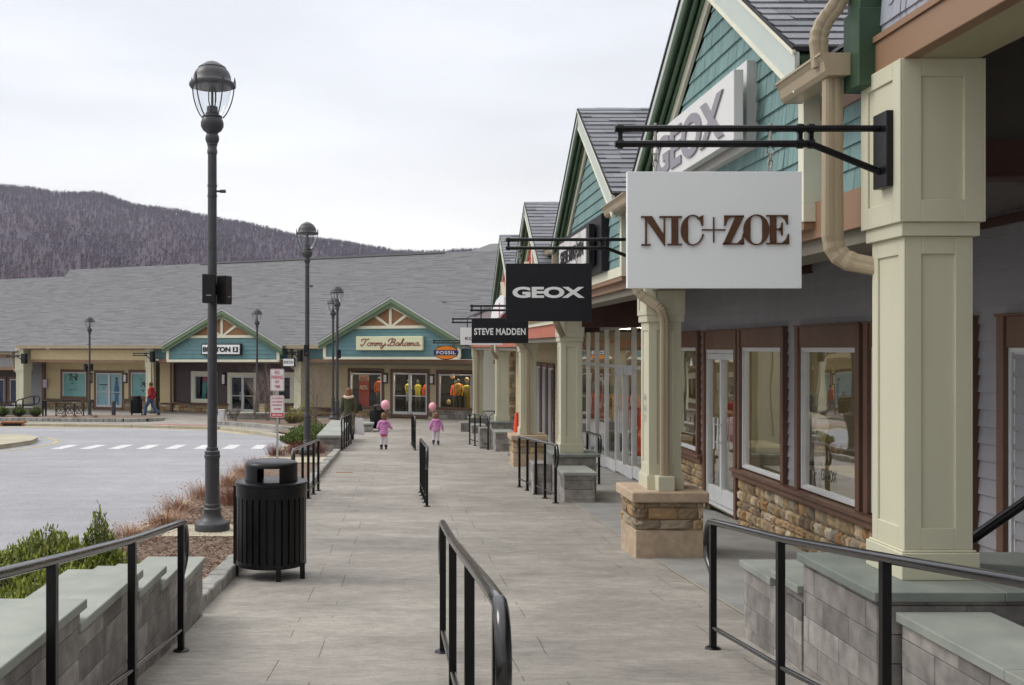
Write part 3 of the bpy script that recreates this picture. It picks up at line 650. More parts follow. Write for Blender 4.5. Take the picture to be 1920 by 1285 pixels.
def fsconce(parent, px, y0,y1):
    mb=MB(); mb.fr=FA; s=FS(px,0); a,b=FZ(px,y1,0),FZ(px,y0,0); mb.box(s-.11,s+.11,-.05,0,a,b); mb.box(s-.11,s+.11,-.16,-.05,b-.07,b); mb.box(s-.11,s+.11,-.16,-.05,a,a+.05); o=mb.build('wall_lamp', blackm, parent)
    mb=MB(); mb.fr=FA; mb.box(s-.07,s+.07,-.14,-.055,a+.06,b-.08); mb.build('shade', white, o)
FB={}
def unit(nm, label, pc, loc_t=0):
    s=FS(pc,loc_t); p=FA@Vector((s,loc_t,0)); return thing(nm, label, 'store', (p.x,p.y,-g(p.y)))
bA=unit('store_building','beige clapboard store with pale blue window posters, behind the road on the left',160)
bB=unit('store_building','store with a teal gable over dark mauve siding, behind the tallest lamp post',420)
bT=unit('store_building','store with a teal gable and lit windows of red and yellow displays',735)
bL=unit('store_building','cut-off store with a gray fascia and dark blue window posters at the left edge',5)
zr=5.76; ze=FZ(160,648,TF-.45)
froof(bA,33,292,ze,zr,130,340); froof(bB,292,553,ze,zr,340,560); froof(bT,553,1100,ze,zr,560,990)
froof(bL,-420,33,ze-.35,zr-.5,-300,130)
# roof ridge steps and cables
mb=MB(); mb.fr=FA; s0,s1=FS(380,11.2),FS(835,11.2); mb.box(s0,s1,10.9,11.5,zr-.06,zr+.05); mb.build('ridge_cap', shingf, bB)
mb=MB(); mb.fr=FA; s1=FS(865,9); v0=(s1,9,4.6); mb.add([(s1-1.6,9,4.85),(s1+8,9,4.85),(s1+8,13,6.35),(s1+.2,13,6.35)],[(0,1,2,3)]); mb.add([(s1-1.6,9,4.85),(s1+8,9,4.85),(s1+8,9,4.5),(s1-1.6,9,4.5)],[(0,1,2,3)]); mb.build('upper_roof', shingf, bT)
for (a,b,par) in (((750,560),(838,567),bT),((430,581),(530,585),bB)):
    p=FA@Vector((FS(a[0],3),3,FZ(a[0],a[1],3))); q=FA@Vector((FS(b[0],3),3,FZ(b[0],b[1],3))); mb=MB(); mb.tube([p,q],.025,5); mb.build('roof_cable', blackm, par)
def eave(parent,p0,p1,y0=645,y1=650):
    mb=MB(); mb.fr=FA; t=TF-.4; mb.box(FS(p0,t),FS(p1,t),t-.12,t,ze-.17,ze+.01); return mb.build('gutter', tanm, parent)
eave(bA,33,306); eave(bB,524,548); eave(bT,548,602)
# --- unit A
mb=MB(); mb.fr=FA
lap(mb,(0,TF,0),U,NF,[(FS(58,TF),FZ(165,675,TF)),(FS(277,TF),FZ(165,675,TF)),(FS(277,TF),ze-.25),(FS(58,TF),ze-.25)],.19,.02); mb.box(FS(58,TF),FS(277,TF),TF+.03,TF+.3,FZ(165,678,TF),ze-.2); mb.build('fascia_siding', beigelap, bA)
mb=MB(); mb.fr=FA; fslab(mb,35,316,649.5,655.5,TF,.06); fslab(mb,55,278,675,680,TF,.07); mb.build('fascia_boards', brown, bA)
zc=FZ(165,679,TF)-.02
mb=MB(); mb.fr=FA; mb.box(FS(-5,0),FS(292,0),TF+.3,.2,zc,zc+.1); mb.build('porch_ceiling', beige, bA)
opsA=[]
def addwin(parent, lst, *a, **k):
    tw=k.get('tw',.16); f,(x0,x1,z0,z1)=fwindow(parent,*a,**k); lst.append((x0-tw,x1+tw,z0-.02,z1+tw+k.get('head',0))); return f,(x0,x1,z0,z1)
w1,r1=addwin(bA,opsA,118,162,698,748); w2,r2=addwin(bA,opsA,181,229,700,768,name='door',mull='door'); w3,r3=addwin(bA,opsA,246,280,699,748)
mb=MB(); mb.fr=FA; wall_open(mb,(0,0,0),U,NF,FS(86,0),FS(292,0),gz(FS(180,0),0)+.55,zc,opsA,.17,.018); mb.build('wall', beigelap, bA)
mb=MB(); mb.fr=FA; lap(mb,(0,-.1,0),U,NF,[(FS(58,-.1),-4.1),(FS(84,-.1),-4.1),(FS(84,-.1),zc),(FS(58,-.1),zc)],.17,.018); mb.build('side_wall', grays, bA)
mb=MB(); mb.fr=FA; mb.box(FS(82,0),FS(86,0),-.16,0,-4,zc); mb.box(FS(86,0),FS(175,0),-.13,0,FZ(130,752,0),FZ(130,748.5,0)); mb.box(FS(236,0),FS(290,0),-.13,0,FZ(260,752,0),FZ(260,748.5,0)); mb.build('sill_boards', brownw, bA)
mb=MB(); mb.fr=FA; stones(mb,(0,0,0),U,NF,FS(86,0),FS(176,0),-4.2,FZ(130,752,0),(.1,.2),(.2,.5),.08,rough=0); mb.build('stone_base', stone, bA); mb=MB(); mb.fr=FA; stones(mb,(0,0,0),U,NF,FS(233,0),FS(292,0),-4.0,FZ(260,752,0),(.1,.2),(.2,.5),.08,rough=0); mb.build('stone_base', stone, bA)
froom(bA,90,290,-3.7,zc,interior)
bluep=M('pale_blue_poster',(.30,.62,.62),(.40,.72,.70),rough=.6,scale=1.5); bluep2=M('ice_blue_poster',(.42,.66,.76),(.50,.73,.80),rough=.6,scale=1.5); dimg=M('poster_figure',(.05,.07,.06),(.12,.12,.09),rough=.6,scale=8); denim=M('denim_print',(.06,.14,.36),(.12,.24,.5),rough=.6,scale=8)
for wnd,(a,b,c,d),m_ in ((w1,r1,bluep),(w2,r2,bluep2),(w3,r3,bluep)):
    mb=MB(); mb.fr=FA; mb.box(a+.06,b-.06,.04,.05,c+.06,d-.06); mb.build('poster', m_, wnd)
mb=MB(); mb.fr=FA; rs=random.Random(8)
for (a,b,c,d),cx,cz in ((r1,.45,.78),(r3,.75,.55)):
    X=a+(b-a)*cx; Z_=c+(d-c)*cz
    for i in range(26): q=rs.gauss(0,.2); r_=rs.gauss(0,.14); mb.box(X+q-.05,X+q+.05,.034,.04,Z_+r_-.04,Z_+r_+.05)
    for i in range(5): mb.box(X-.35+i*.14,X-.28+i*.14,.034,.04,c+(d-c)*.32,c+(d-c)*.32+rs.uniform(.03,.08))
mb.build('poster_print', dimg, w1)
a,b,c,d=r2; mb=MB(); mb.fr=FA; cx=a+(b-a)*.77
for (x0,x1,z0,z1) in ((-.14,.14,.62,.8),(-.2,.2,.42,.64),(-.14,.14,.32,.44)): mb.prism([(cx+x0,c+(d-c)*z0),(cx+x1,c+(d-c)*z0),(cx+x1*.8,c+(d-c)*z1),(cx+x0*.8,c+(d-c)*z1)],(0,.04,0),U,(0,0,1),NF,.006)
for sx in (-1,1): mb.prism([(cx+sx*.1-.06,c+(d-c)*.14),(cx+sx*.1+.06,c+(d-c)*.14),(cx+sx*.05+.09,c+(d-c)*.36),(cx+sx*.05-.09,c+(d-c)*.36)],(0,.04,0),U,(0,0,1),NF,.007)
mb.build('poster_person', denim, w2)
mb=MB(); mb.fr=FA; mb.lathe([(.001,-.1),(.1,-.05),(.11,.03),(.001,.1)],(cx,.03,c+(d-c)*.85),8,sy=.1); mb.box(a+.2,a+.8,.034,.039,c+(d-c)*.66,c+(d-c)*.66+.07); mb.box(a+.4,a+.62,.034,.039,c+(d-c)*.6,c+(d-c)*.6+.025); mb.box(a+.42,a+.6,.034,.039,c+(d-c)*.56,c+(d-c)*.56+.025); mb.build('poster_print', dimg, w2)
fsconce(bA,236.5,700,718); fsconce(bA,171,700,718)
# --- unit B
zcB=FZ(420,682,TF)
opsB=[]
b1,q1=addwin(bB,opsB,365,402,704,755,trimm=creamw,tw=.22); b2,q2=addwin(bB,opsB,433,478,706,776,trimm=creamw,tw=.2,name='door',mull='door'); b3,q3=addwin(bB,opsB,519,546,706,755,trimm=creamw,tw=.22)
mb=MB(); mb.fr=FA; wall_open(mb,(0,0,0),U,NF,FS(325,0),FS(556,0),FZ(420,756,0),zcB,opsB,.17,.018); mb.build('wall', mauve, bB)
mb=MB(); mb.fr=FA; lap(mb,(0,-.15,0),U,NF,[(FS(300,-.15),FZ(310,755,0)),(FS(325,-.15),FZ(310,755,0)),(FS(325,-.15),zcB),(FS(300,-.15),zcB)],.17,.018); mb.build('side_wall', beigelap, bB)
mb=MB(); mb.fr=FA; mb.box(FS(323,0),FS(326.5,0),-.2,0,-3.6,zcB); mb.box(FS(300,0),FS(430,0),-.14,0,FZ(365,758,0),FZ(365,755,0)); mb.box(FS(482,0),FS(556,0),-.14,0,FZ(520,760,0),FZ(520,757,0)); mb.build('sill_boards', brownw, bB)
mb=MB(); mb.fr=FA; stones(mb,(0,0,0),U,NF,FS(300,0),FS(429,0),-4.0,FZ(365,758,0),(.1,.2),(.2,.5),.09,rough=0); mb.build('stone_base', stone, bB); mb=MB(); mb.fr=FA; stones(mb,(0,0,0),U,NF,FS(482,0),FS(556,0),-3.8,FZ(520,760,0),(.1,.2),(.2,.5),.09,rough=0); mb.build('stone_base', stone, bB)
mb=MB(); mb.fr=FA; mb.box(FS(300,0),FS(556,0),TF+.3,.2,zcB,zcB+.1); mb.build('porch_ceiling', dbrown, bB)
froom(bB,330,552,-3.6,zcB,dark); fsconce(bB,421,700,722)
mb=MB(); mb.fr=FA; a,b,c,d=q1; mb.prism([(a+.25,c+.1),(a+.5,c+.1),(a+.62,d-.1),(a+.3,d-.1)],(0,.35,0),U,(0,0,1),NF,.04); bd=mb.build('snowboard', M('teal_board',(.05,.35,.33),(.1,.4,.36),rough=.4), b1)
mb=MB(); mb.fr=FA; mb.prism([(a+.36,c+1.1),(a+.56,c+1.1),(a+.7,d-.08),(a+.32,d-.08)],(0,.3,0),U,(0,0,1),NF,.03); mb.build('banner', M('red_cloth',(.55,.03,.06),(.5,.02,.04),rough=.6), b1)
def fgable(parent, pk, lft, rgt, ybot, siding, band, tri, apex_in, mid):
    t=TF-.58
    # siding polygon under the band
    lp,rp=siding; 
    bt=fpt((lp+rp)/2,ybot,t)[1]; 
    inner=[fpt(lp,lft[1]+1,t),fpt(*apex_in,t),fpt(rp,rgt[1]+1,t)]
    poly=[(FS(lp,t),bt),(FS(rp,t),bt),(FS(rp,t),inner[2][1]),inner[1],(FS(lp,t),inner[0][1])]
    mb=MB(); mb.fr=FA; lap(mb,(0,t,0),U,NF,poly,.21,.022); mb.prism(poly,(0,t+.14,0),U,(0,0,1),NF,.12); mb.build('gable_siding', tealf, parent)
    mb=MB(); mb.fr=FA; fprism(mb,[(lp-2,ybot+3),(rp+1,ybot+3),(rp+1,ybot-1.5),(lp-2,ybot-1.5)],t-.02,.07)
    s0,s1=FS(lp,t),FS(rp,t); zb=bt
    mb.box(s0-.08,s0+.08,t-.09,t-.02,zb,inner[0][1]); mb.box(s1-.08,s1+.08,t-.09,t-.02,zb,inner[2][1])
    A=fpt(*apex_in,t); w_=.16
    for e in (inner[0],inner[2]): mb.prism([(e[0],e[1]),(A[0],A[1]),(A[0],A[1]-w_*1.2),(e[0],e[1]-w_*1.2)],(0,t-.03,0),U,(0,0,1),NF,.07)
    by=band; cx_=A[0]; zB=FZ(mid,by[1],t); zT=FZ(mid,by[0],t); k=(A[1]-w_*1.2-zB)/(A[1]-inner[0][1]); 
    xl=A[0]-(A[0]-inner[0][0])*(A[1]-zB)/(A[1]-inner[0][1]); xr=A[0]+(inner[2][0]-A[0])*(A[1]-zB)/(A[1]-inner[2][1]); mb.box(xl+.2,xr-.2,t-.08,t-.02,zB,zT)
    mb.box(cx_-.07,cx_+.07,t-.075,t-.02,zT,A[1]-.1)
    for sg in (-1,1):
        x1=cx_+sg*(xr-xl)*.20; z1=zT+(A[1]-zT)*.53; mb.beam((cx_+sg*.1,t-.047,zT),(x1,t-.047,z1),.05,.12,up=(0,1,0)) if False else mb.prism([(cx_+sg*.04,zT),(cx_+sg*.2,zT),(x1+sg*.08,z1-.03),(x1-sg*.06,z1+.06)],(0,t-.02,0),U,(0,0,1),NF,.05)
    mb.build('gable_trim', creamw, parent)
    xl2=A[0]-(A[0]-inner[0][0])*(A[1]-zT)/(A[1]-inner[0][1]); xr2=A[0]+(inner[2][0]-A[0])*(A[1]-zT)/(A[1]-inner[2][1])
    mb=MB(); mb.fr=FA; mb.prism([(xl2,zT),(xr2,zT),(A[0],A[1])],(0,t-.005,0),U,(0,0,1),NF,.03); mb.build('gable_panel', browng, parent)
    # rakes and roof
    P0=fpt(*pk,t-.3); e0=fpt(*lft,t-.3); e1=fpt(*rgt,t-.3); mb=MB(); mb.fr=FA; rf=MB(); rf.fr=FA
    for e in (e0,e1):
        for j,(o,a0,a1,mi) in enumerate(((0,0,-.07,1),(-.02,-.07,-.27,0),(-.06,-.27,-.44,2))):
            mb.prism([(e[0],e[1]+a0),(P0[0],P0[1]+a0),(P0[0],P0[1]+a1),(e[0],e[1]+a1)],(0,t-.22,0),U,(0,0,1),NF,.08+o,.5,mi)
        rf.add([(e[0],t-.32,e[1]+.02),(P0[0],t-.32,P0[1]+.02),(P0[0],t+7,P0[1]+.02),(e[0],t+.6,e[1]+.02)],[(0,1,2,3)]); rf.add([(e[0],t-.3,e[1]-.05),(P0[0],t-.3,P0[1]-.05),(P0[0],t+7,P0[1]-.05),(e[0],t+.6,e[1]-.05)],[(0,1,2,3)])
    mb.build('rake_boards',[green2,whitem,M('mid_green_rake',(.085,.13,.075),(.10,.145,.085),rough=.5)],parent); rf.build('gable_roof', shingf, parent)
fgable(bB,(415,579),(303,647),(528,650),676,(316,523),(629,634),None,(417,589),417)
fgable(bT,(733,557),(596,640),(864,637),671,(610,862),(611,616.5),None,(733,569),733)
# recessed teal bands between the gables and brown beam below
for par,p0,p1 in ((bB,293,314),(bB,525,549),(bT,573,609),(bT,862,930)):
    mb=MB(); mb.fr=FA; t=TF; z0=FZ((p0+p1)/2,674,t); lap(mb,(0,t,0),U,NF,[(FS(p0,t),z0),(FS(p1,t),z0),(FS(p1,t),ze-.16),(FS(p0,t),ze-.16)],.2,.02); mb.box(FS(p0,t),FS(p1,t),t+.02,t+.2,z0,ze-.16); mb.build('band_siding', tealf, par)
for par,p0,p1,zz in ((bB,300,553,zcB),(bT,573,930,None)):
    mb=MB(); mb.fr=FA; pm=(p0+p1)/2; mb.box(FS(p0,TF),FS(p1,TF),TF-.12,TF+.25,FZ(pm,681,TF),FZ(pm,674.2,TF)); mb.build('fascia_boards', brown, par)
# --- unit T
zcT=FZ(735,686,TF); opsT=[]
t1_,u1=addwin(bT,opsT,657,716,700,766,tw=.14,head=.1); t2_,u2=addwin(bT,opsT,737,801,700,782,tw=.14,name='door',mull='door',head=.06); t3_,u3=addwin(bT,opsT,823,885,702,769,tw=.14,head=.06)
mb=MB(); mb.fr=FA; wall_open(mb,(0,0,0),U,NF,FS(575,0),FS(960,0),FZ(735,768,0)-.0,zcT,opsT,.15,.018); mb.build('wall', creamlap, bT)
mb=MB(); mb.fr=FA; mb.box(FS(575,0),FS(960,0),TF+.25,.2,zcT,zcT+.1); mb.box(FS(575,TF),FS(930,TF),TF+.05,TF+.3,FZ(735,686,TF),FZ(735,681,TF)); mb.build('porch_ceiling', taupe, bT)
mb=MB(); mb.fr=FA; stones(mb,(0,0,0),U,NF,FS(572,0),FS(734,0),-3.9,FZ(700,768,0),(.1,.2),(.2,.5),.09,rough=0); stones(mb,(0,0,0),U,NF,FS(804,0),FS(818,0),-3.7,FZ(811,769,0),(.1,.2),(.2,.5),.09,rough=0); mb.build('stone_base', stone, bT)
mb=MB(); mb.fr=FA; stones(mb,(0,0,0),U,NF,FS(818,0),FS(930,0),-3.6,FZ(860,771,0),reg=(.5,.17),dep=.12); mb.build('block_base', block, bT)
mb=MB(); mb.fr=FA; mb.box(FS(573,0),FS(656,0),-.14,0,FZ(620,769,0),FZ(620,766,0)); mb.build('sill_boards', brownw, bT)
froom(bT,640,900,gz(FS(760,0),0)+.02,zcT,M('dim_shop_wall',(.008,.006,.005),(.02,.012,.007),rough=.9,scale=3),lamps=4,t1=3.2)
fsconce(bT,724,700,719); fsconce(bT,811,702,721)
# window displays
redc=M('red_sale_print',(.55,.03,.01),(.72,.10,.01),rough=.6,scale=1.2); orc=M('orange_garment',(.80,.13,.015),(.7,.10,.01),rough=.8,scale=12,bump=.01); yec=M('yellow_green_garment',(.32,.30,.03),(.4,.36,.05),rough=.9,scale=9,bump=.01); goldc=M('gold_garment',(.60,.30,.04),(.5,.24,.03),rough=.7,scale=9,bump=.01)
grc=M('khaki_trousers',(.17,.18,.10),(.2,.2,.12),rough=.9,scale=9)
a,b,c,d=u1; mb=MB(); mb.fr=FA; x0=a+.38; x1=a+.95; mb.box(x0,x1,.2,.22,c+.08,c+(d-c)*.78); po=mb.build('sale_banner', redc, t1_); mb=MB(); mb.fr=FA; mb.box(x0,x1,.2,.22,c+(d-c)*.78+.01,d-.12); mb.build('banner_top', M('peach_print',(.72,.38,.14),(.75,.45,.2),rough=.6), po)
mb=MB(); mb.fr=FA; put_text(mb,'SALE',(x0+.07,.19,c+(d-c)*.81),U,(0,0,1),NF,.42,.17,.004,offset=.02); mb.build('banner_title', lred, po)
mb=MB(); mb.fr=FA; put_text(mb,'40%',(x0+.05,.19,c+(d-c)*.52),U,(0,0,1),NF,.46,.24,.004,offset=.02); mb.build('banner_figures', M('cream_print',(.85,.6,.4),(.9,.65,.45)), po)
def mannequin(parent, sx, ty, zb, top, legs, h=1.7, arms=True):
    mb=MB(); mb.fr=FA; k=h/1.7
    mb.lathe([(.14*k,.80*k),(.17*k,.9*k),(.15*k,1.05*k),(.2*k,1.3*k),(.19*k,1.4*k),(.06*k,1.47*k)],(sx,ty,zb),12,sy=.6)
    if arms:
        for s_ in (-1,1): mb.tube([(sx+s_*.18*k,ty,zb+1.38*k),(sx+s_*.26*k,ty,zb+1.1*k),(sx+s_*.24*k,ty-.06,zb+.85*k)],[.06*k,.05*k,.04*k],7)
    o=mb.build('mannequin', top, parent, smooth=True); mb=MB(); mb.fr=FA
    for s_ in (-1,1): mb.tube([(sx+s_*.08*k,ty,zb+.85*k),(sx+s_*.09*k,ty,zb+.45*k),(sx+s_*.09*k,ty,zb)],[.09*k,.065*k,.045*k],7)
    mb.build('trousers', legs, o, smooth=True); mb=MB(); mb.fr=FA; mb.lathe([(.001,1.46*k),(.07*k,1.5*k),(.09*k,1.6*k),(.001,1.72*k)],(sx,ty,zb),10); mb.build('head', dimg, o, smooth=True)
mannequin(t1_, b-.42, .5, c+.0, orc, grc, 1.62); mannequin(t1_, b-.62, 1.0, c, goldc, dimg, 1.35)
a,b,c,d=u2; mannequin(t2_, a+.42, .9, c+.1, yec, dimg, 1.75, False); mannequin(t2_, a+.75, 1.3, c+.1, yec, dimg, 1.7, False); mannequin(t2_, b-.35, 1.1, c+.2, redc, dimg, 1.55); mannequin(t2_, b-.75, 1.6, c+.2, orc, dimg, 1.6)
a,b,c,d=u3; mannequin(t3_, a+.35, 1.2, c-.1, orc, dimg, 1.5); mannequin(t3_, a+.72, .7, c-.1, goldc, dimg, 1.6); mannequin(t3_, a+1.1, .9, c-.1, yec, grc, 1.5); mb=MB(); mb.fr=FA
for (x,z_) in ((.35,.35),(1.3,1.45),(.55,1.6)): mb.lathe([(.001,-.13),(.09,-.09),(.12,0),(.09,.08),(.001,.12)],(a+x,.4,c+z_),10)
mb.build('hats', M('straw_hat',(.65,.45,.15),(.7,.5,.2)), t3_, smooth=True); mb=MB(); mb.fr=FA; mb.box(b-.5,b-.2,.5,.7,c+.1,c+1.1); mb.build('garment_rail', goldc, t3_)
# --- pillars of the far row
def fpillar(par,p0,p1,ytop,ybase,yhead,ybt):
    t=TF+.0; w_=(FS(p1,t)-FS(p0,t))*.66; pm=p0+(p1-p0)*.38; cx=FS(pm,t); z1=ze-.16 if ytop is None else FZ(pm,ytop,t)
    pillar(par,cx,t+.02,w_,FZ(pm,ybase,t),z1,w_*1.15,FZ(pm,yhead,t),M4=FA)
    mb=MB(); mb.fr=FA; zb=FZ(pm,ybase,t); s_=w_/2+.07; yb=gz(cx,t); stones(mb,(0,t-s_,0),U,NF,cx-s_,cx+s_,yb-.1,zb-.1,reg=(.45,.17),dep=.04); mb.box(cx-s_,cx+s_,t-s_,t+s_,yb-.1,zb-.08); o=mb.build('pedestal', block, par)
    mb=MB(); mb.fr=FA; mb.box(cx-s_-.06,cx+s_+.06,t-s_-.1,t+s_+.06,zb-.08,zb); mb.build('pedestal_cap', bluestone, o, bevel=.01)
fpillar(bA,36,57,None,756,694,0); fpillar(bB,276,291,None,768,686,0); fpillar(bT,554,573,None,766,690,0)
downspout(bT,[(FS(549,TF),TF-.35,ze-.15),(FS(549,TF),TF-.2,FZ(549,683,TF)),(FS(555,TF),TF-.3,FZ(549,690,TF))],.07,M4=FA)
downspout(bA,[(FS(31,TF),TF-.4,ze-.3),(FS(31,TF),TF-.2,FZ(31,693,TF)),(FS(38,TF),TF-.2,FZ(31,699,TF))],.07,M4=FA)
downspout(bB,[(FS(294,TF),TF-.35,ze-.15),(FS(294,TF),TF-.2,FZ(294,760,TF))],.07,M4=FA)
# --- unit L
mb=MB(); mb.fr=FA; t=TF; zt=ze-.5; mb.box(FS(-420,t),FS(34,t),t-.35,t-.2,zt-.02,zt+.16); mb.build('gutter', tanm, bL)
mb=MB(); mb.fr=FA; lap(mb,(0,t,0),U,NF,[(FS(-420,t),FZ(10,688,t)),(FS(34,t),FZ(10,688,t)),(FS(34,t),FZ(10,671,t)),(FS(-420,t),FZ(10,671,t))],.2,.02); mb.build('fascia_siding', grays, bL)
mb=MB(); mb.fr=FA; mb.box(FS(-420,t),FS(34,t),t-.06,t,FZ(10,671,t),zt); mb.box(FS(-420,t),FS(34,t),t-.06,t,FZ(10,694,t),FZ(10,688,t)); mb.build('fascia_boards', brown, bL)
opsL=[]; l1,v1=addwin(bL,opsL,19,36,711,757,tw=.16); l2,v2=addwin(bL,opsL,-12,9,711,757,tw=.16); l3,v3=addwin(bL,opsL,-70,-30,711,757,tw=.16)
mb=MB(); mb.fr=FA; wall_open(mb,(0,0,0),U,NF,FS(-420,0),FS(60,0),-4.4,FZ(10,694,t)+.1,opsL,.17,.018); mb.build('wall', mauve, bL)
navyp=M('navy_poster',(.02,.03,.13),(.03,.06,.2),rough=.5,scale=2)
for w_,(a,b,c,d) in ((l1,v1),(l2,v2),(l3,v3)): mb=MB(); mb.fr=FA; mb.box(a+.06,b-.06,.04,.05,c+.06,d-.06); mb.build('poster', navyp, w_)
mb=MB(); mb.fr=FA; mb.box(FS(-420,0),FS(34,0),TF,.3,FZ(10,694,t),FZ(10,694,t)+.06); mb.build('porch_ceiling', dbrown, bL)
# --- signs of the far row
def fcen(px,py,t): p=FA@Vector((FS(px,t),t,FZ(px,py,t))); return p
t=TF-.60
sg=thing('store_sign','white sign with thick black lettering on the teal gable behind the tall lamp post','sign',fcen(417,657,t))
a,z0=fpt(381,666,t); b,z1=fpt(455,644.5,t)
mb=MB(); mb.fr=FA; mb.box(a,b,t-.16,t-.02,z0,z1); mb.build('border', signblack, sg, bevel=.01); mb=MB(); mb.fr=FA; mb.box(a+.07,b-.07,t-.175,t-.16,z0+.06,z1-.06); mb.build('panel', white, sg)
mb=MB(); mb.fr=FA; put_text(mb,'BURTON',(a+.12,t-.176,z0+.16),U,(0,0,1),NF,(b-a)*.70,z1-z0-.33,.015,offset=.045); x=b-.48; mb.box(x,x+.32,t-.19,t-.175,z0+.16,z1-.17); mb.build('lettering', signblack, sg); mb=MB(); mb.fr=FA; put_text(mb,'3',(x+.09,t-.191,z0+.21),U,(0,0,1),NF,.14,.18,.006,offset=.04); mb.build('symbol', white, sg)
sg=thing('store_sign','cream sign with maroon script lettering on the teal gable at the end of the walkway','sign',fcen(733,643,t))
a,z0=fpt(671,657,t); b,z1=fpt(796,630.5,t)
mb=MB(); mb.fr=FA; mb.box(a,b,t-.2,t-.02,z0,z1); mb.build('panel', M('sign_cream',(.68,.68,.46),(.64,.64,.43),rough=.5), sg, bevel=.02)
script={'T':[[(.05,.62),(.0,.78),(.12,.95),(.35,.98),(.7,.9),(1.0,1.02)],[(.62,.93),(.5,.5),(.36,.15),(.16,.0),(.02,.1),(.1,.22)]],
 'B':[[(.05,.55),(.0,.8),(.2,.98),(.6,1.0),(.9,.85),(.8,.6),(.5,.52)],[(.5,.52),(.85,.45),(.85,.15),(.55,.0),(.3,.05)],[(.55,.95),(.42,.5),(.28,.1),(.1,.0),(.0,.12),(.1,.2)]],
 'o':[[(.5,.45),(.25,.42),(.12,.2),(.25,.02),(.5,.05),(.62,.28),(.5,.45),(.85,.38)]],
 'm':[[(.0,.35),(.12,.45),(.1,.2),(.04,.0)],[(.1,.2),(.25,.42),(.36,.42),(.34,.2),(.28,.0)],[(.34,.2),(.5,.42),(.62,.42),(.6,.2),(.58,.05),(.7,.02),(.85,.2)]],
 'y':[[(.0,.38),(.1,.45),(.1,.15),(.25,.03),(.5,.2)],[(.55,.45),(.45,.1),(.3,-.3),(.1,-.38),(.05,-.25),(.4,-.02),(.75,.2)]],
 'a':[[(.55,.42),(.3,.45),(.1,.22),(.18,.02),(.38,.08),(.55,.42),(.52,.12),(.62,.0),(.85,.15)]],
 'h':[[(.0,.15),(.3,.6),(.42,.95),(.3,.98),(.18,.5),(.08,.0)],[(.12,.2),(.3,.42),(.45,.4),(.42,.15),(.5,.0),(.75,.15)]]}
adv={'T':.8,'B':.95,'o':.52,'m':.72,'y':.62,'a':.62,'h':.58,' ':.3}
mb=MB(); mb.fr=FA; tot=sum(adv[c] for c in 'Tommy Bahama'); sx=(b-a)*.87/tot; hz=(z1-z0)*.50; x=a+(b-a)*.07; zb=z0+(z1-z0)*.32
for ch in 'Tommy Bahama':
    for st in script.get(ch,[]):
        pts=[]
        for i in range(len(st)-1):
            p0=st[max(i-1,0)];p1=st[i];p2=st[i+1];p3=st[min(i+2,len(st)-1)]
            for k in range(4):
                q=k/4; f=lambda A_,B_,C_,D_: .5*((2*B_)+(-A_+C_)*q+(2*A_-5*B_+4*C_-D_)*q*q+(-A_+3*B_-3*C_+D_)*q**3)
                pts.append((f(p0[0],p1[0],p2[0],p3[0]),f(p0[1],p1[1],p2[1],p3[1])))
        pts.append(st[-1]); mb.tube([(x+(p[0]+p[1]*.22)*sx,t-.205,zb+p[1]*hz) for p in pts],.019 if ch.islower() else .023,5)
    x+=adv[ch]*sx
mb.build('lettering', lmaroon, sg)
def bracket(name_label, X0, X1, Y, z1, z2, plate_w, side=1, sc=1, group='black sign brackets on the pillars', M4=None, diag=True):
    """two-bar bracket from the wall plate at X1 out to X0"""
    loc=Vector((X1,Y,z2)); loc=(M4@loc) if M4 else loc
    t_=thing('sign_bracket', name_label, 'bracket', loc, group); mb=MB(); mb.fr=M4; r=.019*sc; L_=X1-X0
    mb.tube([(X0,Y,z1),(X1,Y,z1)],r,8); xm=X0+L_*.74; mb.tube([(X0,Y,z2),(xm,Y,z2),(X1,Y,z2-.155*sc)],r*1.05,8); mb.build('bars', black, t_, smooth=True)
    for x in (X0+.03*sc, xm-.06*sc, xm):
        mb=MB(); mb.fr=M4; mb.box(x-.012*sc,x+.012*sc,Y-.012,Y+.012,z2-.015,z1+.015)
        for z in (z1,z2): mb.tube([(x-.016*sc,Y,z),(x+.016*sc,Y,z)],r*1.45,8)
        mb.build('spacer', black, t_)
    mb=MB(); mb.fr=M4; mb.box(X1,X1+plate_w,Y-.08*sc,Y+.08*sc,z1-.33*sc,z1+.085*sc); mb.build('wall_plate', black, t_, bevel=.004); return t_
p=FS(20,t); bracket('small black double-bar bracket on the leftmost far pillar', FS(12,t),FS(42,t),t,FZ(30,667,t),FZ(30,669.5,t),.3,sc=1.4,M4=FA)
bracket('small black double-bar bracket on the pillar beside the man in the red jacket', FS(250,t),FS(283,t),t,FZ(265,663,t),FZ(265,667,t),.2,sc=1.4,M4=FA)
bracket('small black double-bar bracket on the pillar between the two teal gables', FS(537,t),FS(559,t),t,FZ(550,661,t),FZ(550,664,t),.2,sc=1.4,M4=FA)
sg=thing('hanging_sign','small white hanging sign with black lettering on the pillar between the two teal gables','sign',fcen(542,680,t)); a,z0=fpt(531.5,687.5,t); b,z1=fpt(553,672,t)
mb=MB(); mb.fr=FA; mb.box(a,b,t-.05,t+.05,z0,z1); mb.build('board', signblack, sg); mb=MB(); mb.fr=FA; mb.box(a+.03,b-.03,t-.06,t-.05,z0+.03,z1-.03); mb.build('panel', white, sg); mb=MB(); mb.fr=FA; put_text(mb,'BURTON',(a+.07,t-.061,z0+.14),U,(0,0,1),NF,b-a-.14,.15,.004,offset=.02); mb.build('lettering', signblack, sg)
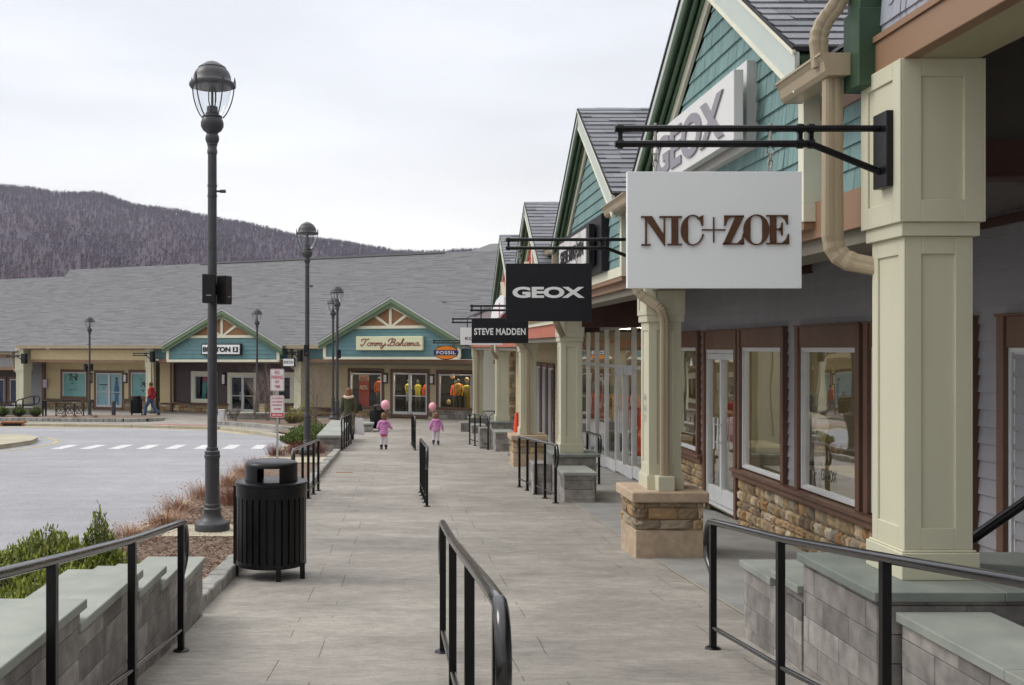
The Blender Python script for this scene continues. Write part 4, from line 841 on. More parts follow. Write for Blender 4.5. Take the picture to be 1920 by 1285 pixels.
mb=MB(); mb.fr=FA; tt=-.17; a,z0=fpt(80.5,727,tt); b,z1=fpt(88,712,tt); mb.box(a,b,tt-.02,tt,z0,z1); o=mb.build('notice_sign', M('lavender_notice',(.55,.48,.6),(.6,.52,.62)), bevel=.005); tag(o,'small pale lavender notice fixed to the brown corner board of the beige store','sign')
mb=MB(); mb.fr=FA; s,z=fpt(90,653,TF-.2); mb.lathe([(.001,-.1),(.1,-.06),(.12,.02),(.06,.09),(.001,.1)],(s,TF-.2,z),12); o=mb.build('dome_light', white, smooth=True); tag(o,'small white dome light under the eave of the beige store','lamp')
# ------------------------------------------------------------------ right-hand row of stores (parallel to the walkway)
XW=4.6; UY=(0,1,0); NX=(-1,0,0)
def WY(px, X=XW): return F*X/(px-VX)
def wz(py, Y): return (VY-py)*Y/F
b1_=thing('store_building','nearest store on the right, lavender gray siding under a beige beam and stone-based shop windows','store',(XW,4,-g(4)))
b1_['label']='nearest store on the right with lavender gray clapboard and a high brown fascia'
b2_=thing('store_building','store with the nearer steep teal gable carrying a large white box sign','store',(XW,8.6,-g(8.6)))
b3_=thing('store_building','store with the second steep teal gable carrying a dark framed sign','store',(XW,14.5,-g(14.5)))
b4_=thing('store_building','store with the nearer red gable beyond the two teal gables','store',(XW,20.5,-g(20.5)))
b5_=thing('store_building','store with the farthest red gable, last in the right-hand row','store',(XW,25,-g(25)))
COLY=[(5.70,.375),(11.38,.36),(17.5,.36),(23.3,.36),(29.1,.36),(38.2,.36)]
CX=2.93
# --- wall of the shops, openings given by photo columns
def rwin(parent, p0,p1, zb,zt, frame=True, head=.225, door=False, tw=.055, name='window'):
    """p0..p1: photo columns of the white frame (far to near)"""
    a,b=WY(p1),WY(p0); P=(XW,0,0); mb=MB()
    slab2(mb,P,UY,NX,a-tw*1.6,a,zb-.02,zt+head,-.05,.075); slab2(mb,P,UY,NX,b,b+tw*1.6,zb-.02,zt+head,-.05,.075); slab2(mb,P,UY,NX,a,b,zt,zt+head,-.05,.055)
    slab2(mb,P,UY,NX,a-tw*1.7,b+tw*1.7,zt+head,zt+head+.02,-.02,.09)
    o=mb.build(name, brownw, parent, bevel=.003)
    fm=whitem if not door else alum; mb=MB(); frame_rect(mb,P,UY,NX,a,b,zb,zt,.036 if not door else .05,.035,back=.04)
    if not door: frame_rect(mb,P,UY,NX,a+.036,b-.036,zb+.036,zt-.036,.014,.015,back=.04)
    if door:
        c_=(a+b)/2; slab2(mb,P,UY,NX,c_-.035,c_+.035,zb+.06,zt-.06,-.04,.035); slab2(mb,P,UY,NX,a+.06,b-.06,zb+.06,zb+.28,-.04,.03); slab2(mb,P,UY,NX,a+.06,b-.06,zt-.14,zt-.06,-.04,.03)
    mb.build('frame', fm, o, bevel=.002)
    mb=MB(); mb.add([(XW+.01,a+.04,zb+.04),(XW+.01,b-.04,zb+.04),(XW+.01,b-.04,zt-.04),(XW+.01,a+.04,zt-.04)],[(0,1,2,3)]); mb.build('glass', GL, o)
    if door:
        mb=MB(); c_=(a+b)/2
        for s_ in (-.09,.09): mb.tube([(XW-.1,c_+s_,zb+.85),(XW-.1,c_+s_,zb+1.3)],.014,8); mb.beam((XW-.1,c_+s_,zb+.95),(XW-.03,c_+s_,zb+.95),.02,.02); mb.beam((XW-.1,c_+s_,zb+1.2),(XW-.03,c_+s_,zb+1.2),.02,.02)
        mb.build('handle', alum, o, smooth=True)
    return o,(a-tw*1.6,b+tw*1.6,zb-.02,zt+head)
ops=[]
ZS=-1.60
for (a,b,dr) in ((1264,1313,0),(1328.5,1385,1),(1396,1474,0),(1507,1616.5,0),(1640,1826,0),(1899,2080,0)):
    zb=ZS if not dr else -2.30
    par=b1_ if a>1620 else b2_
    o,r=rwin(par,a,b,zb,.0 if not dr else -.03,door=bool(dr),name='door' if dr else 'window', head=.235 if not dr else .265); ops.append(r)
ZC1,ZC2=2.3,1.03
mb=MB(); wall_open(mb,(XW,0,0),UY,NX,5.85,17.6,-1.66,ZC2,[r for r in ops if r[0]>8.8],.134,.017); mb.build('wall', grays, b2_)
mb=MB(); wall_open(mb,(XW,0,0),UY,NX,-4,5.85,-1.66,ZC1,[(4.2,5.2,-1.62,.235)]+[r for r in ops if r[1]<5.8],.134,.017); mb.build('wall', grays, b1_)
mb=MB(); wall_open(mb,(XW,0,0),UY,NX,5.85,8.9,ZC2,ZC2+.001,[],.134,.017)
# the piece of wall right of pillar 1 belongs to the first bay
mb=MB(); lap(mb,(XW,0,0),UY,NX,[(5.85,-1.66),(5.86,-1.66),(5.86,1.0),(5.85,1.0)],.134,.017)
yd0,yd1=WY(1386),WY(1327)
def sillpiece(par,y0,y1):
    mb=MB(); mb.box(XW-.15,XW+.02,y0,y1,-1.665,-1.62); mb.box(XW-.115,XW+.0,y0,y1,-1.74,-1.665); mb.build('sill', brownw, par, bevel=.006)
    mb=MB(); stones(mb,(XW,0,0),UY,NX,y0,y1,-2.42,-1.74,(.075,.17),(.08,.22),.06,random.Random(int(y0*7)),rough=.02); mb.build('stone_base', stone, par)
    mb=MB(); mb.box(XW+.0,XW+.05,y0,y1,-2.5,-1.7); mb.build('mortar_backing', M('tan_mortar',(.26,.21,.14),(.3,.25,.17),rough=.95), par)
sillpiece(b2_,yd1+.03,17.6); sillpiece(b2_,5.9,yd0-.03); sillpiece(b1_,-2,5.88)
# dark interior behind the shop glass with shelves
def room(par,y0,y1,z0,z1,mat_=interior,x1=8.0,lampn=2):
    mb=MB(); mb.box(x1,x1+.05,y0,y1,z0,z1); mb.box(XW+.06,x1,y0-.05,y0,z0,z1); mb.box(XW+.06,x1,y1,y1+.05,z0,z1); mb.box(XW+.06,x1,y0,y1,z0-.05,z0); mb.box(XW+.06,x1,y0,y1,z1,z1+.05); o=mb.build('interior', mat_, par)
    if lampn:
        mb=MB()
        for i in range(lampn): y=y0+(y1-y0)*(i+.5)/lampn; mb.box(5.6,6.4,y-.15,y+.15,z1-.04,z1-.01)
        mb.build('ceiling_lamp', emit('soft_shop_light',(1,.86,.62),28), o)
    return o
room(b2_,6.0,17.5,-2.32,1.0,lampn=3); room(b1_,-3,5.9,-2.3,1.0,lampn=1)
tablem=M('pale_display_wood',(.42,.36,.25),(.5,.43,.3),rough=.6,scale=4,stretch=(1,5,1))
def table(par,x,y,z,w_,d_,h):
    mb=MB(); mb.box(x-w_/2,x+w_/2,y-d_/2,y+d_/2,z+h-.05,z+h)
    for sx in (-1,1):
        for sy in (-1,1): mb.box(x+sx*(w_/2-.06)-.03,x+sx*(w_/2-.06)+.03,y+sy*(d_/2-.06)-.03,y+sy*(d_/2-.06)+.03,z,z+h-.05)
    mb.build('display_table', tablem, par)
table(b2_,5.4,9.6,-2.3,.8,1.2,.75); table(b2_,5.6,12.2,-2.3,.8,1.4,.8); table(b2_,5.5,15.8,-2.3,.8,1.2,.8)
def rman(par,x,y,z,top,legs,k=1.0):
    mb=MB(); mb.lathe([(.14*k,.80*k),(.17*k,.9*k),(.14*k,1.05*k),(.2*k,1.3*k),(.18*k,1.4*k),(.06*k,1.47*k)],(x,y,z),14,sy=.7)
    for s_ in (-1,1): mb.tube([(x,y+s_*.18*k,z+1.38*k),(x-.03,y+s_*.25*k,z+1.1*k),(x-.1,y+s_*.22*k,z+.88*k)],[.06*k,.05*k,.04*k],8)
    o=mb.build('mannequin', top, par, smooth=True); mb=MB(); mb.lathe([(.001,1.46*k),(.05*k,1.5*k),(.095*k,1.6*k),(.08*k,1.68*k),(.001,1.73*k)],(x,y,z),12); mb.build('head', dimg, o, smooth=True)
    for s_ in (-1,1):
        mb=MB(); mb.tube([(x,y+s_*.08*k,z+.85*k),(x,y+s_*.09*k,z+.45*k),(x,y+s_*.09*k,z)],[.09*k,.065*k,.045*k],8); mb.build('trouser_leg', legs, o, smooth=True)
rman(b2_,5.3,10.5,-2.3,grc,dimg); rman(b2_,5.3,13.0,-2.3,M('white_blouse',(.5,.48,.42),(.55,.52,.46)),dimg); rman(b2_,5.4,16.2,-2.3,redc,dimg)
# small dark letters painted in for a sign's reflection in the big nearest pane
mb=MB(); y=WY(1560); put_text(mb,'GEOX',(XW-.001,WY(1556)+.22,wz(905,WY(1556))),(0,-1,0),(0,0,1),NX,.34,.13,.003); mb.build('reflected_lettering', dimg, b2_)
# --- aluminium storefront of the next shop
def YL(px): return WY(px)
mb=MB(); P=(XW,0,0); zt=.47; y0s,y1s=17.75,29.6
zb_=lambda y: -g(y)+.02
mull=[17.8,18.55,19.95,21.5,22.6,23.7,24.8,25.9,27.0,28.1,29.5]
for y in mull: slab2(mb,P,UY,NX,y-.03,y+.03,zb_(y),zt,-.05,.04)
for a,b in zip(mull,mull[1:]):
    for z0,z1 in ((zt-.08,zt),(-.43,-.36)): slab2(mb,P,UY,NX,a+.03,b-.03,z0,z1,-.05,.03)
    slab2(mb,P,UY,NX,a+.03,b-.03,zb_((a+b)/2),zb_((a+b)/2)+.22,-.05,.03)
    if a==19.95: slab2(mb,P,UY,NX,(a+b)/2-.03,(a+b)/2+.03,zb_(a)+.2,-.43,-.05,.05); slab2(mb,P,UY,NX,a+.03,b-.03,-.55,-.43,-.05,.03)
o=mb.build('storefront_frame', alum, b3_, bevel=.003)
mb=MB()
for a,b in zip(mull,mull[1:]): mb.add([(XW+.01,a,zb_(a)+.1),(XW+.01,b,zb_(b)+.1),(XW+.01,b,zt),(XW+.01,a,zt)],[(0,1,2,3)])
mb.build('storefront_glass', GL, o)
mb=MB(); 
for s_ in (-.1,.1): mb.tube([(XW-.1,20.72+s_,-1.75),(XW-.1,20.72+s_,-1.3)],.015,8)
mb.build('handle', alum, o)
room(b3_,17.7,29.5,-2.95,.55,mat_=M('shop_interior_warm',(.20,.15,.10),(.26,.20,.13),rough=.9),lampn=5)
for i,(y,cc) in enumerate(((18.9,orc),(21.9,redc),(22.9,orc),(24.2,goldc),(25.2,redc),(26.4,orc),(27.6,yec))): rman(b3_,5.05,y,-g(y)+.12,cc,dimg,1.02)
table(b3_,5.4,23.2,-2.75,.9,1.6,.8)
mb=MB(); lap(mb,P,UY,NX,[(17.6,zt),(29.6,zt),(29.6,1.03),(17.6,1.03)],.134,.017); mb.build('wall', M('mauve_gray_lap',(.20,.165,.175),(.23,.19,.20),rough=.7,scale=4), b3_)
# --- beige bay with brown windows and stone pier, white end wall beyond
ops=[]; zt=-.62
for a,b in ((1030,1041),(1019,1028),(1008,1017),(997,1006)):
    o,r=rwin(b4_,a,b,-2.95,zt,head=.12,tw=.04); ops.append(r)
mb=MB(); wall_open(mb,P,UY,NX,29.6,40.2,-3.3,.62,ops,.15,.014); mb.build('wall', creamlap, b4_)
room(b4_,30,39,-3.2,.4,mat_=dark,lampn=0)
mb=MB(); stones(mb,(4.35,0,0),UY,NX,40.4,42.6,-3.3,.6,(.12,.22),(.2,.5),.06,rough=0); stones(mb,(0,40.38,0),U,NF,4.35,5.2,-3.3,.6,(.12,.22),(.2,.5),.06,rough=0); mb.box(4.36,5.2,40.4,42.6,-3.4,.6); mb.build('stone_pier', stone, b5_)
mb=MB(); lap(mb,(0,46,0),U,NF,[(3.55,-3.4),(5.6,-3.4),(5.6,1.2),(3.55,1.2)],.17,.015); mb.box(3.55,5.6,46.01,46.3,-3.5,1.2); o=mb.build('end_wall', M('white_cream_lap',(.62,.60,.50),(.66,.64,.54),rough=.6), b5_)
mb=MB(); mb.box(3.5,3.62,45.95,46.3,-3.4,1.2); mb.build('corner_board', creamw, o)
# --- beams, fascias, ceilings
def longbeam(par,y0,y1,z0,z1,mat_,x0=2.735,x1=3.12,nm='fascia',**k): mb=MB(); mb.box(x0,x1,y0,y1,z0,z1); return mb.build(nm, mat_, par, **k)
longbeam(b1_,-3,5.87,1.56,1.74,brown,2.72,2.80,bevel=.004); longbeam(b1_,-3,5.5,1.563,1.60,beige,2.80,3.13,nm='beam_underside'); longbeam(b1_,-3,5.87,1.74,1.775,brown,2.705,2.8,nm='fascia_bead')
mb=MB(); lap(mb,(2.76,0,0),UY,NX,[(-3,1.775),(5.80,1.775),(5.80,2.02),(-3,2.02)],.16,.01,shake=.11,rs=random.Random(4)); mb.build('gable_siding', grayshake, b1_)
mb=MB(); rs=random.Random(9)   # scalloped courses above
for row in range(10):
    z=1.97+row*.105; y=-2.9+(row%2)*.052
    while y<5.78:
        w_=.1; pts=[(y+.003,z+.1)]+[(y+w_/2-(w_/2-.003)*math.cos(a),z-.045*math.sin(a)+.0) for a in [i*math.pi/8 for i in range(9)]]+[(y+w_-.003,z+.1)]
        if y+w_<5.82: mb.prism(pts,(2.758-.002*row%2,0,0),UY,(0,0,1),NX,.012+rs.random()*.002,rs.random())
        y+=.104
    
mb.build('scalloped_shingles', grayshake, b1_)
mb=MB(); mb.box(2.76,3.1,-3,5.80,1.775,3.1); mb.build('parapet_core', grays, b1_)
# green corner post
mb=MB(); mb.box(2.64,2.78,5.82,5.98,1.62,3.4); mb.box(2.625,2.80,5.80,6.0,1.50,1.95); mb.build('corner_post', green, b1_, bevel=.004)
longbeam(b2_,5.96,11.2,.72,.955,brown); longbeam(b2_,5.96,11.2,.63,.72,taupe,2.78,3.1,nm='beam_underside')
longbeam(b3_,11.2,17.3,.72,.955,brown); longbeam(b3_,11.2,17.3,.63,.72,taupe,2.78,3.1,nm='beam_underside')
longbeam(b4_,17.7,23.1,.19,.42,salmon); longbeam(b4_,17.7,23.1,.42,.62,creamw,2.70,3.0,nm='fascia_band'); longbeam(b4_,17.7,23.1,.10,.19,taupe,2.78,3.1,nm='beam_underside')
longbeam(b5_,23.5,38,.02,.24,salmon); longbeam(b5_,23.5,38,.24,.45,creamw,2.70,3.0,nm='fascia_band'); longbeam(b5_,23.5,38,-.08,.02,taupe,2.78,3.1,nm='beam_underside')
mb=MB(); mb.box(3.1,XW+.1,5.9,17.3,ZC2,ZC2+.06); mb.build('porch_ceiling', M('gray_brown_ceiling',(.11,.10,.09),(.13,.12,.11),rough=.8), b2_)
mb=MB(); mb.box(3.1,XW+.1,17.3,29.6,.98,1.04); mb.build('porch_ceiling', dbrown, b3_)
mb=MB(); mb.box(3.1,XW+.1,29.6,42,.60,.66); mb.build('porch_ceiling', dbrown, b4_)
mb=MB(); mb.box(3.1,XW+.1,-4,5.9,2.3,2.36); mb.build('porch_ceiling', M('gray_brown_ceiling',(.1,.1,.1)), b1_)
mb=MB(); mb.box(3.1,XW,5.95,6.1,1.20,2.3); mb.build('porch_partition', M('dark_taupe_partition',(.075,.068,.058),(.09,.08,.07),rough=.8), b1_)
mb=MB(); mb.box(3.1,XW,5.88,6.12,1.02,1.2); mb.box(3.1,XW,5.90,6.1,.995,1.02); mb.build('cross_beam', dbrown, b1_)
mb=MB(); mb.box(XW-.05,XW,-3,17,.93,1.0); mb.build('wall_top_trim', dbrown, b1_)
for y,par in ((11.4,b2_),(17.4,b3_),(23.3,b4_)): mb=MB(); mb.box(3.1,XW,y-.12,y+.12,ZC2-.2 if y<17 else .35,ZC2-.0 if y<17 else .98); mb.build('cross_beam', dbrown, par)
# upper walls behind the gables (plane above the fascia) with teal shakes
for par,y0,y1,mt in ((b2_,5.96,11.3,teal),(b3_,11.3,17.4,teal)):
    mb=MB(); lap(mb,(2.79,0,0),UY,NX,[(y0,.955),(y1,.955),(y1,1.78),(y0,1.78)],.148,.012,shake=.13,rs=random.Random(int(y0))); mb.build('shake_wall', mt, par)
    longbeam(par,y0,y1,1.50,1.60,M('mauve_frieze',(.24,.16,.13),(.27,.18,.15)),2.765,2.80,nm='frieze'); mb=MB(); mb.box(2.80,3.1,y0,y1,.955,1.8); mb.build('wall_core', teal, par)
for par,y0,y1,zz in ((b4_,17.6,23.3,.62),(b5_,23.3,38,.45)):
    mb=MB(); mb.box(2.76,3.1,y0,y1,zz,zz+.8); mb.build('wall_core', M('mauve_gray_lap',(.2,.17,.17)), par)
# --- gables
def rgable(par, yc, half, zap, zb, siding_mat, shake=.085, cn=True, wx=2.685, over=.20, courses=.148):
    P=(wx,0,0); gable_roof(par,P,UY,NX,yc,half,zap,zb,.67,over,5.2,trim=.075)
    zi=zap-.27*1.2-.075*1.2; hw=half-.60
    zr_=zi-.67*hw
    poly=[(yc-hw,zb+.12),(yc+hw,zb+.12),(yc+hw,max(zr_,zb+.12)),(yc,zi),(yc-hw,max(zr_,zb+.12))]
    mb=MB(); lap(mb,P,UY,NX,poly,courses,.014,shake=shake,rs=random.Random(int(yc*3))); mb.prism(poly,(wx+.22,0,0),UY,(0,0,1),NX,.215); mb.build('gable_siding', siding_mat, par)
    mb=MB(); slab2(mb,P,UY,NX,yc-hw-.09,yc+hw+.09,zb,zb+.12,-.16,.03)
    for s_ in (-1,1): y=yc+s_*(hw+.045); slab2(mb,P,UY,NX,y-.045,y+.045,zb+.12,zr_+.05,-.16,.03)
    mb.build('gable_trim', creamw, par, bevel=.003)
    mb=MB(); mb.box(wx-.02,2.9,yc-hw-.07,yc+hw+.07,zb-.05,zb-.002); mb.build('gable_underside', brown, par)
rgable(b2_,8.58,2.42,3.37,.83,teal)
rgable(b3_,14.15,2.50,3.34,.86,teal)
rgable(b4_,20.2,2.75,2.90,.55,redp,shake=.3)
rgable(b5_,25.2,2.5,2.80,.50,redp,shake=.3)
for par,yc,zap,zz in ((b4_,20.2,2.9,1.15),(b5_,25.2,2.8,1.05)):      # truss pattern on the red gables
    mb=MB(); zt=zap-.42; mb.box(2.62,2.66,yc-.06,yc+.06,zz,zt); mb.box(2.62,2.66,yc-1.85,yc+1.85,zz-.17,zz)
    for s_ in (-1,1): mb.beam((2.64,yc+s_*.1,zz),(2.64,yc+s_*.85,zz+.62),.04,.12,up=(1,0,0))
    mb.build('truss_trim', creamw, par)
# main roofs behind
for par,y0,y1,z0 in ((b1_,-3,5.9,3.3),(b2_,5.9,11.35,1.85),(b3_,11.35,17.4,1.85),(b4_,17.4,23.3,1.4),(b5_,23.3,46,1.2)):
    if par is b1_: continue
    run=math.hypot(6,3.2); v=Vector((6/run,0,3.2/run)); nn=Vector((-v.z,0,v.x)); mb=MB()
    shingles(mb,(2.72,0,z0),UY,v,nn,[(y0,0),(y1,0),(y1,run),(y0,run)],.16,.4,.009,random.Random(int(y0))); mb.add([(2.72,y0,z0-.02),(2.72,y1,z0-.02),(8.72,y1,z0+3.18),(8.72,y0,z0+3.18)],[(0,1,2,3)]); mb.build('roof', shing, par)
# gutters: profile along Y with a return along X
def gutter(par,y0,y1,z,x=2.60,ret=True):
    mb=MB(); prof=[(0,0),(.0,-.015),(.02,-.045),(.03,-.10),(.05,-.125),(.17,-.125),(.17,0)]
    vs=[(x+a,y0+0,z+b) for a,b in prof]+[(x+a,y1,z+b) for a,b in prof]; m=len(prof)
    mb.add(vs,[tuple(range(m)),tuple(range(m,2*m))[::-1]]+[(i,(i+1)%m,m+(i+1)%m,m+i) for i in range(m)])
    mb.box(x-.008,x+.004,y0-.002,y1+.002,z-.012,z+.006); return mb.build('gutter', tanm, par, bevel=.003)
gu=gutter(b2_,5.90,6.60,1.715,x=2.45); gutter(b3_,11.1,12.3,1.70,x=2.45); gutter(b4_,17.0,18.7,1.78)
downspout(b2_,[(2.56,6.0,1.60),(2.56,6.0,.53),(2.93,5.80,.42)],.055)
downspout(b1_,[(2.60,5.95,3.0),(2.60,5.95,2.05),(2.47,6.0,1.88),(2.49,6.0,1.66)],.05,name='upper_downspout')
# pillars
PED={}
def column(par,i,z0,z1,bz0,wide=1.24): 
    Y,w_=COLY[i]; return pillar(par,CX,Y,w_,z0,z1,w_*wide,bz0)
ZB=[-1.262,-1.565,-1.80,-1.985,-2.10,-2.62]
column(b1_,0,ZB[0],1.562,.68); column(b2_,1,ZB[1],.72,.36,1.2); column(b3_,2,ZB[2],.72,.18,1.2); column(b4_,3,ZB[3],.30,-.02,1.2); column(b5_,4,ZB[4],.12,-.18,1.2); column(b5_,5,ZB[5],.1,-.3,1.2)
def stone_pedestal(par,Y,ztop,zg,w_=.70,cw=.84):
    zc_=ztop-.115; mb=MB(); h=w_/2; zm=zg+(zc_-zg)*.50
    for (P_,u_,n_,a,b) in (((0,Y-h,0),U,NF,CX-h-.02,CX+h+.02),((CX-h,0,0),UY,NX,Y-h,Y+h)):
        stones(mb,P_,u_,n_,a,b,zm,zc_,(.09,.15),(.14,.36),.035,random.Random(int(Y)),rough=.018)
    mb.box(CX-h+.005,CX+h,Y-h+.005,Y+h,zm,zc_); o=mb.build('pedestal', stone, par)
    mb=MB(); mb.box(CX-h-.02,CX+h+.02,Y-h-.02,Y+h+.02,zg-.1,zm); mb.build('pedestal_base', sand, o, bevel=.012,seg=2)
    mb=MB(); mb.box(CX-cw/2,CX+cw/2,Y-cw/2,Y+cw/2,zc_,ztop); mb.build('pedestal_cap', sand, o, bevel=.018,seg=2)
stone_pedestal(b2_,11.38,ZB[1],-g(11.1)); stone_pedestal(b4_,23.3,ZB[3],-g(23))
downspout(b2_,[(2.60,11.2,1.7),(2.60,11.2,.62),(2.86,11.10,.42),(2.90,11.10,.3),(2.90,11.10,ZB[1]+.02)],.052)
mb=MB(); mb.box(2.81,2.99,11.02,11.18,ZB[1],ZB[1]+.16); mb.build('downspout_shoe', cream, b2_, bevel=.004)
downspout(b3_,[(2.60,17.0,1.65),(2.60,17.0,.45),(2.76,17.2,.2)],.055)
downspout(b4_,[(2.60,23.0,1.2),(2.60,23.0,.12),(2.88,23.0,-.05),(2.9,23.0,-.2),(2.9,23.0,ZB[3])],.052)
downspout(b5_,[(2.60,28.7,1.0),(2.60,28.7,-.1),(2.76,28.9,-.3)],.055); downspout(b5_,[(2.62,37.8,.1),(2.9,37.8,-.15),(2.9,37.8,ZB[5])],.06)
# house number on pillar two
mb=MB(); Y=11.38
for k,ch in enumerate('447'): put_text(mb,ch,(CX-.18-.001,Y+.025,-.60-k*.12),(0,-1,0),(0,0,1),NX,.05,.085,.004,offset=.01)
o=mb.build('house_number', lgray); tag(o,'small gray vertical number on the pillar with the stone pedestal','number')
# ------------------------------------------------------------------ hanging signs and box signs of the right-hand row
def link_chain(mb, x,y,z0,z1):
    z=z1; k=0
    mb.tube([(x,y,z1+.135),(x,y,z1)],.009,6)
    n_=max(3,int((z1-z0)/.034)); h=(z1-z0)/n_
    for i in range(n_):
        zc_=z1-h*(i+.5); r=.011 if i else .02; hh=h*.62
        pts=[]
        for a in range(13):
            t_=2*math.pi*a/12; dx=math.cos(t_)*r; dz=math.sin(t_)*hh
            pts.append((x+(dx if i%2==0 else 0), y+(dx if i%2 else 0), zc_+dz))
        mb.tube(pts,.0045,5,cap=False)
def hsign(label, Y, x0,x1,z0,z1, zb, boardm, chains=True, th=.03):
    t_=thing('hanging_sign', label, 'sign', ((x0+x1)/2,Y,z0), 'hanging signs over the walkway')
    mb=MB(); mb.box(x0,x1,Y-th/2,Y+th/2,z0,z1); mb.build('board', boardm, t_, bevel=.002)
    for fx in (.165,.825):
        mb=MB(); x=x0+(x1-x0)*fx
        if chains: link_chain(mb,x,Y,z1-.005,zb)
        else: mb.tube([(x,Y,z1),(x,Y,zb+.1)],.011,6)
        mb.build('chain', steel if chains else black, t_, smooth=True)
    return t_
bracket('nearest black two-bar bracket, carrying the big white sign', 1.19, 2.66, 5.62, 1.215, 1.13, .05)
s1=hsign('large white hanging sign with bronze serif lettering, nearest of the row',5.62,1.257,2.222,.328,.974,1.11,white)
# serif lettering drawn from strokes; coordinates in photo crop units (1920 x 619 for 310 x 100 photo pixels)
mb=MB(); Ys=5.62-.016; k=310/1920
def q(u,v): p=at(1190+u*k, 380+v*k, Ys); return (p.x,p.z)
def pol(pts, th=.014): mb.prism([q(*p) for p in pts],(0,Ys,0),U,(0,0,1),NF,th)
def ringx(cx,cy,ro,rvo,ri,rvi,a0,a1,n=44,dx=0,th=.014):
    for i in range(n):
        A=[]; 
        for a,rr,rv,d_ in ((a0+(a1-a0)*i/n,ro,rvo,0),(a0+(a1-a0)*(i+1)/n,ro,rvo,0),(a0+(a1-a0)*(i+1)/n,ri,rvi,dx),(a0+(a1-a0)*i/n,ri,rvi,dx)):
            A.append((cx+d_+rr*math.cos(a), cy-rv*math.sin(a)))
        pol(A,th)
# N
pol([(72,160),(195,160),(348,400),(348,510),(150,225),(112,178),(72,178)]); pol([(119,178),(137,200),(137,485),(119,485)]); pol([(76,485),(180,485),(180,503),(76,503)]); pol([(334,178),(348,178),(348,402),(334,380)])
# I
pol([(285,160),(543,160),(543,178),(285,178)]); pol([(425,178),(500,178),(500,480),(425,480)]); pol([(378,480),(545,480),(545,498),(378,498)])
# C
ringx(680,323,148,180,75,166,R(52),R(322),dx=0,n=40) if False else None
def ringC(cx,cy,R1,R2,a0,a1,wt,n=48):      # stroke of varying weight along an ellipse
    for i in range(n):
        A=[]
        for j,inn in ((i,0),(i+1,0),(i+1,1),(i,1)):
            a=a0+(a1-a0)*j/n; w_=wt(a); A.append((cx+(R1-inn*w_)*math.cos(a), cy-(R2-inn*min(w_,12+w_*.08))*math.sin(a)))
        pol(A)
ringC(668,323,135,178,R(62),R(345),lambda a: 16+66*max(0,-math.cos(a))**1.3)
pol([(735,172),(790,148),(790,272),(776,272),(758,215),(715,180)])
# plus
pol([(776,311),(1052,311),(1052,326),(776,326)],.008); pol([(908,172),(922,172),(922,463),(908,463)],.009)
# Z
pol([(1036,152),(1262,152),(1262,170),(1062,170),(1036,170)]); pol([(1168,165),(1262,160),(1105,478),(1020,492)]); pol([(1036,165),(1125,168),(1075,200),(1048,272),(1036,272)]); pol([(1020,474),(1262,474),(1262,490),(1020,490)]); pol([(1262,490),(1262,360),(1252,360),(1240,420),(1190,470)])
# O
ringC(1407,318,148,177,0,R(360),lambda a: 14+64*abs(math.cos(a))**1.4,n=60)
# E
pol([(1525,148),(1772,148),(1772,164),(1525,164)]); pol([(1568,160),(1638,160),(1638,474),(1568,474)]); pol([(1525,470),(1785,470),(1785,487),(1525,487)]); pol([(1772,160),(1772,258),(1762,258),(1745,205),(1700,164)]); pol([(1785,475),(1785,366),(1775,366),(1755,425),(1705,472)]); pol([(1638,304),(1700,304),(1700,320),(1638,320)]); pol([(1700,235),(1712,235),(1712,382),(1700,382),(1690,335),(1665,320),(1665,304),(1690,290)])
mb.build('lettering', lbrown, s1)
bracket('second black two-bar bracket, carrying the black sign with wide letters', 1.19, 2.72, 11.4, 1.215, 1.12, .05)
s2=hsign('black hanging sign with wide white block letters, second of the row',11.4,1.19,2.155,.295,.945,1.10,signblack)
mb=MB(); a=at(961,559,11.38); b=at(1096,538,11.38); put_text(mb,'GEOX',(a.x,11.385,a.z),U,(0,0,1),NF,b.x-a.x,b.z-a.z,.006,offset=.045); mb.build('lettering', lwhite, s2)
bracket('third black two-bar bracket, carrying the low black sign', 1.21, 2.72, 17.5, .72, .645, .05)
s3=hsign('low black hanging sign with narrow white capitals, third of the row',17.5,1.237,2.215,.075,.50,.63,signblack,chains=False)
mb=MB(); a=at(889,628.5,17.48); b=at(985.5,615.5,17.48); put_text(mb,'STEVE MADDEN',(a.x,17.483,a.z),U,(0,0,1),NF,b.x-a.x,b.z-a.z,.006,offset=.03,space=1.08); mb.build('lettering', lwhite, s3)
bracket('fourth black two-bar bracket, carrying the white sign behind the low black one', 1.19, 2.72, 23.3, .66, .58, .05)
s4=hsign('white hanging sign half hidden behind the low black sign',23.3,1.39,2.35,.06,.46,.57,white,chains=False)
mb=MB(); a=at(872,638,23.28); put_text(mb,'KORS',(a.x,23.28,a.z),U,(0,0,1),NF,.36,.075,.004,offset=.02); mb.build('lettering', dimg, s4)
bracket('farthest black two-bar bracket, carrying the oval orange sign', 1.24, 2.72, 38.2, .27, .18, .06, sc=1.3)
s5=thing('hanging_sign','oval orange hanging sign with a dark blue band and white letters','sign',(1.73,38.2,-.46),'hanging signs over the walkway')
def ell(cx,cz,rx,rz,Y,d,mt,nm,par,m=40): mb=MB(); mb.prism([(cx+rx*math.cos(2*math.pi*i/m),cz+rz*math.sin(2*math.pi*i/m)) for i in range(m)],(0,Y,0),U,(0,0,1),NF,d); return mb.build(nm,mt,par)
cx,cz=1.735,-.19; ell(cx,cz,.47,.265,38.23,.05,M('maroon_rim',(.12,.02,.015),(.13,.02,.015)),'board',s5); ell(cx,cz,.44,.24,38.18,.01,orange,'face',s5)
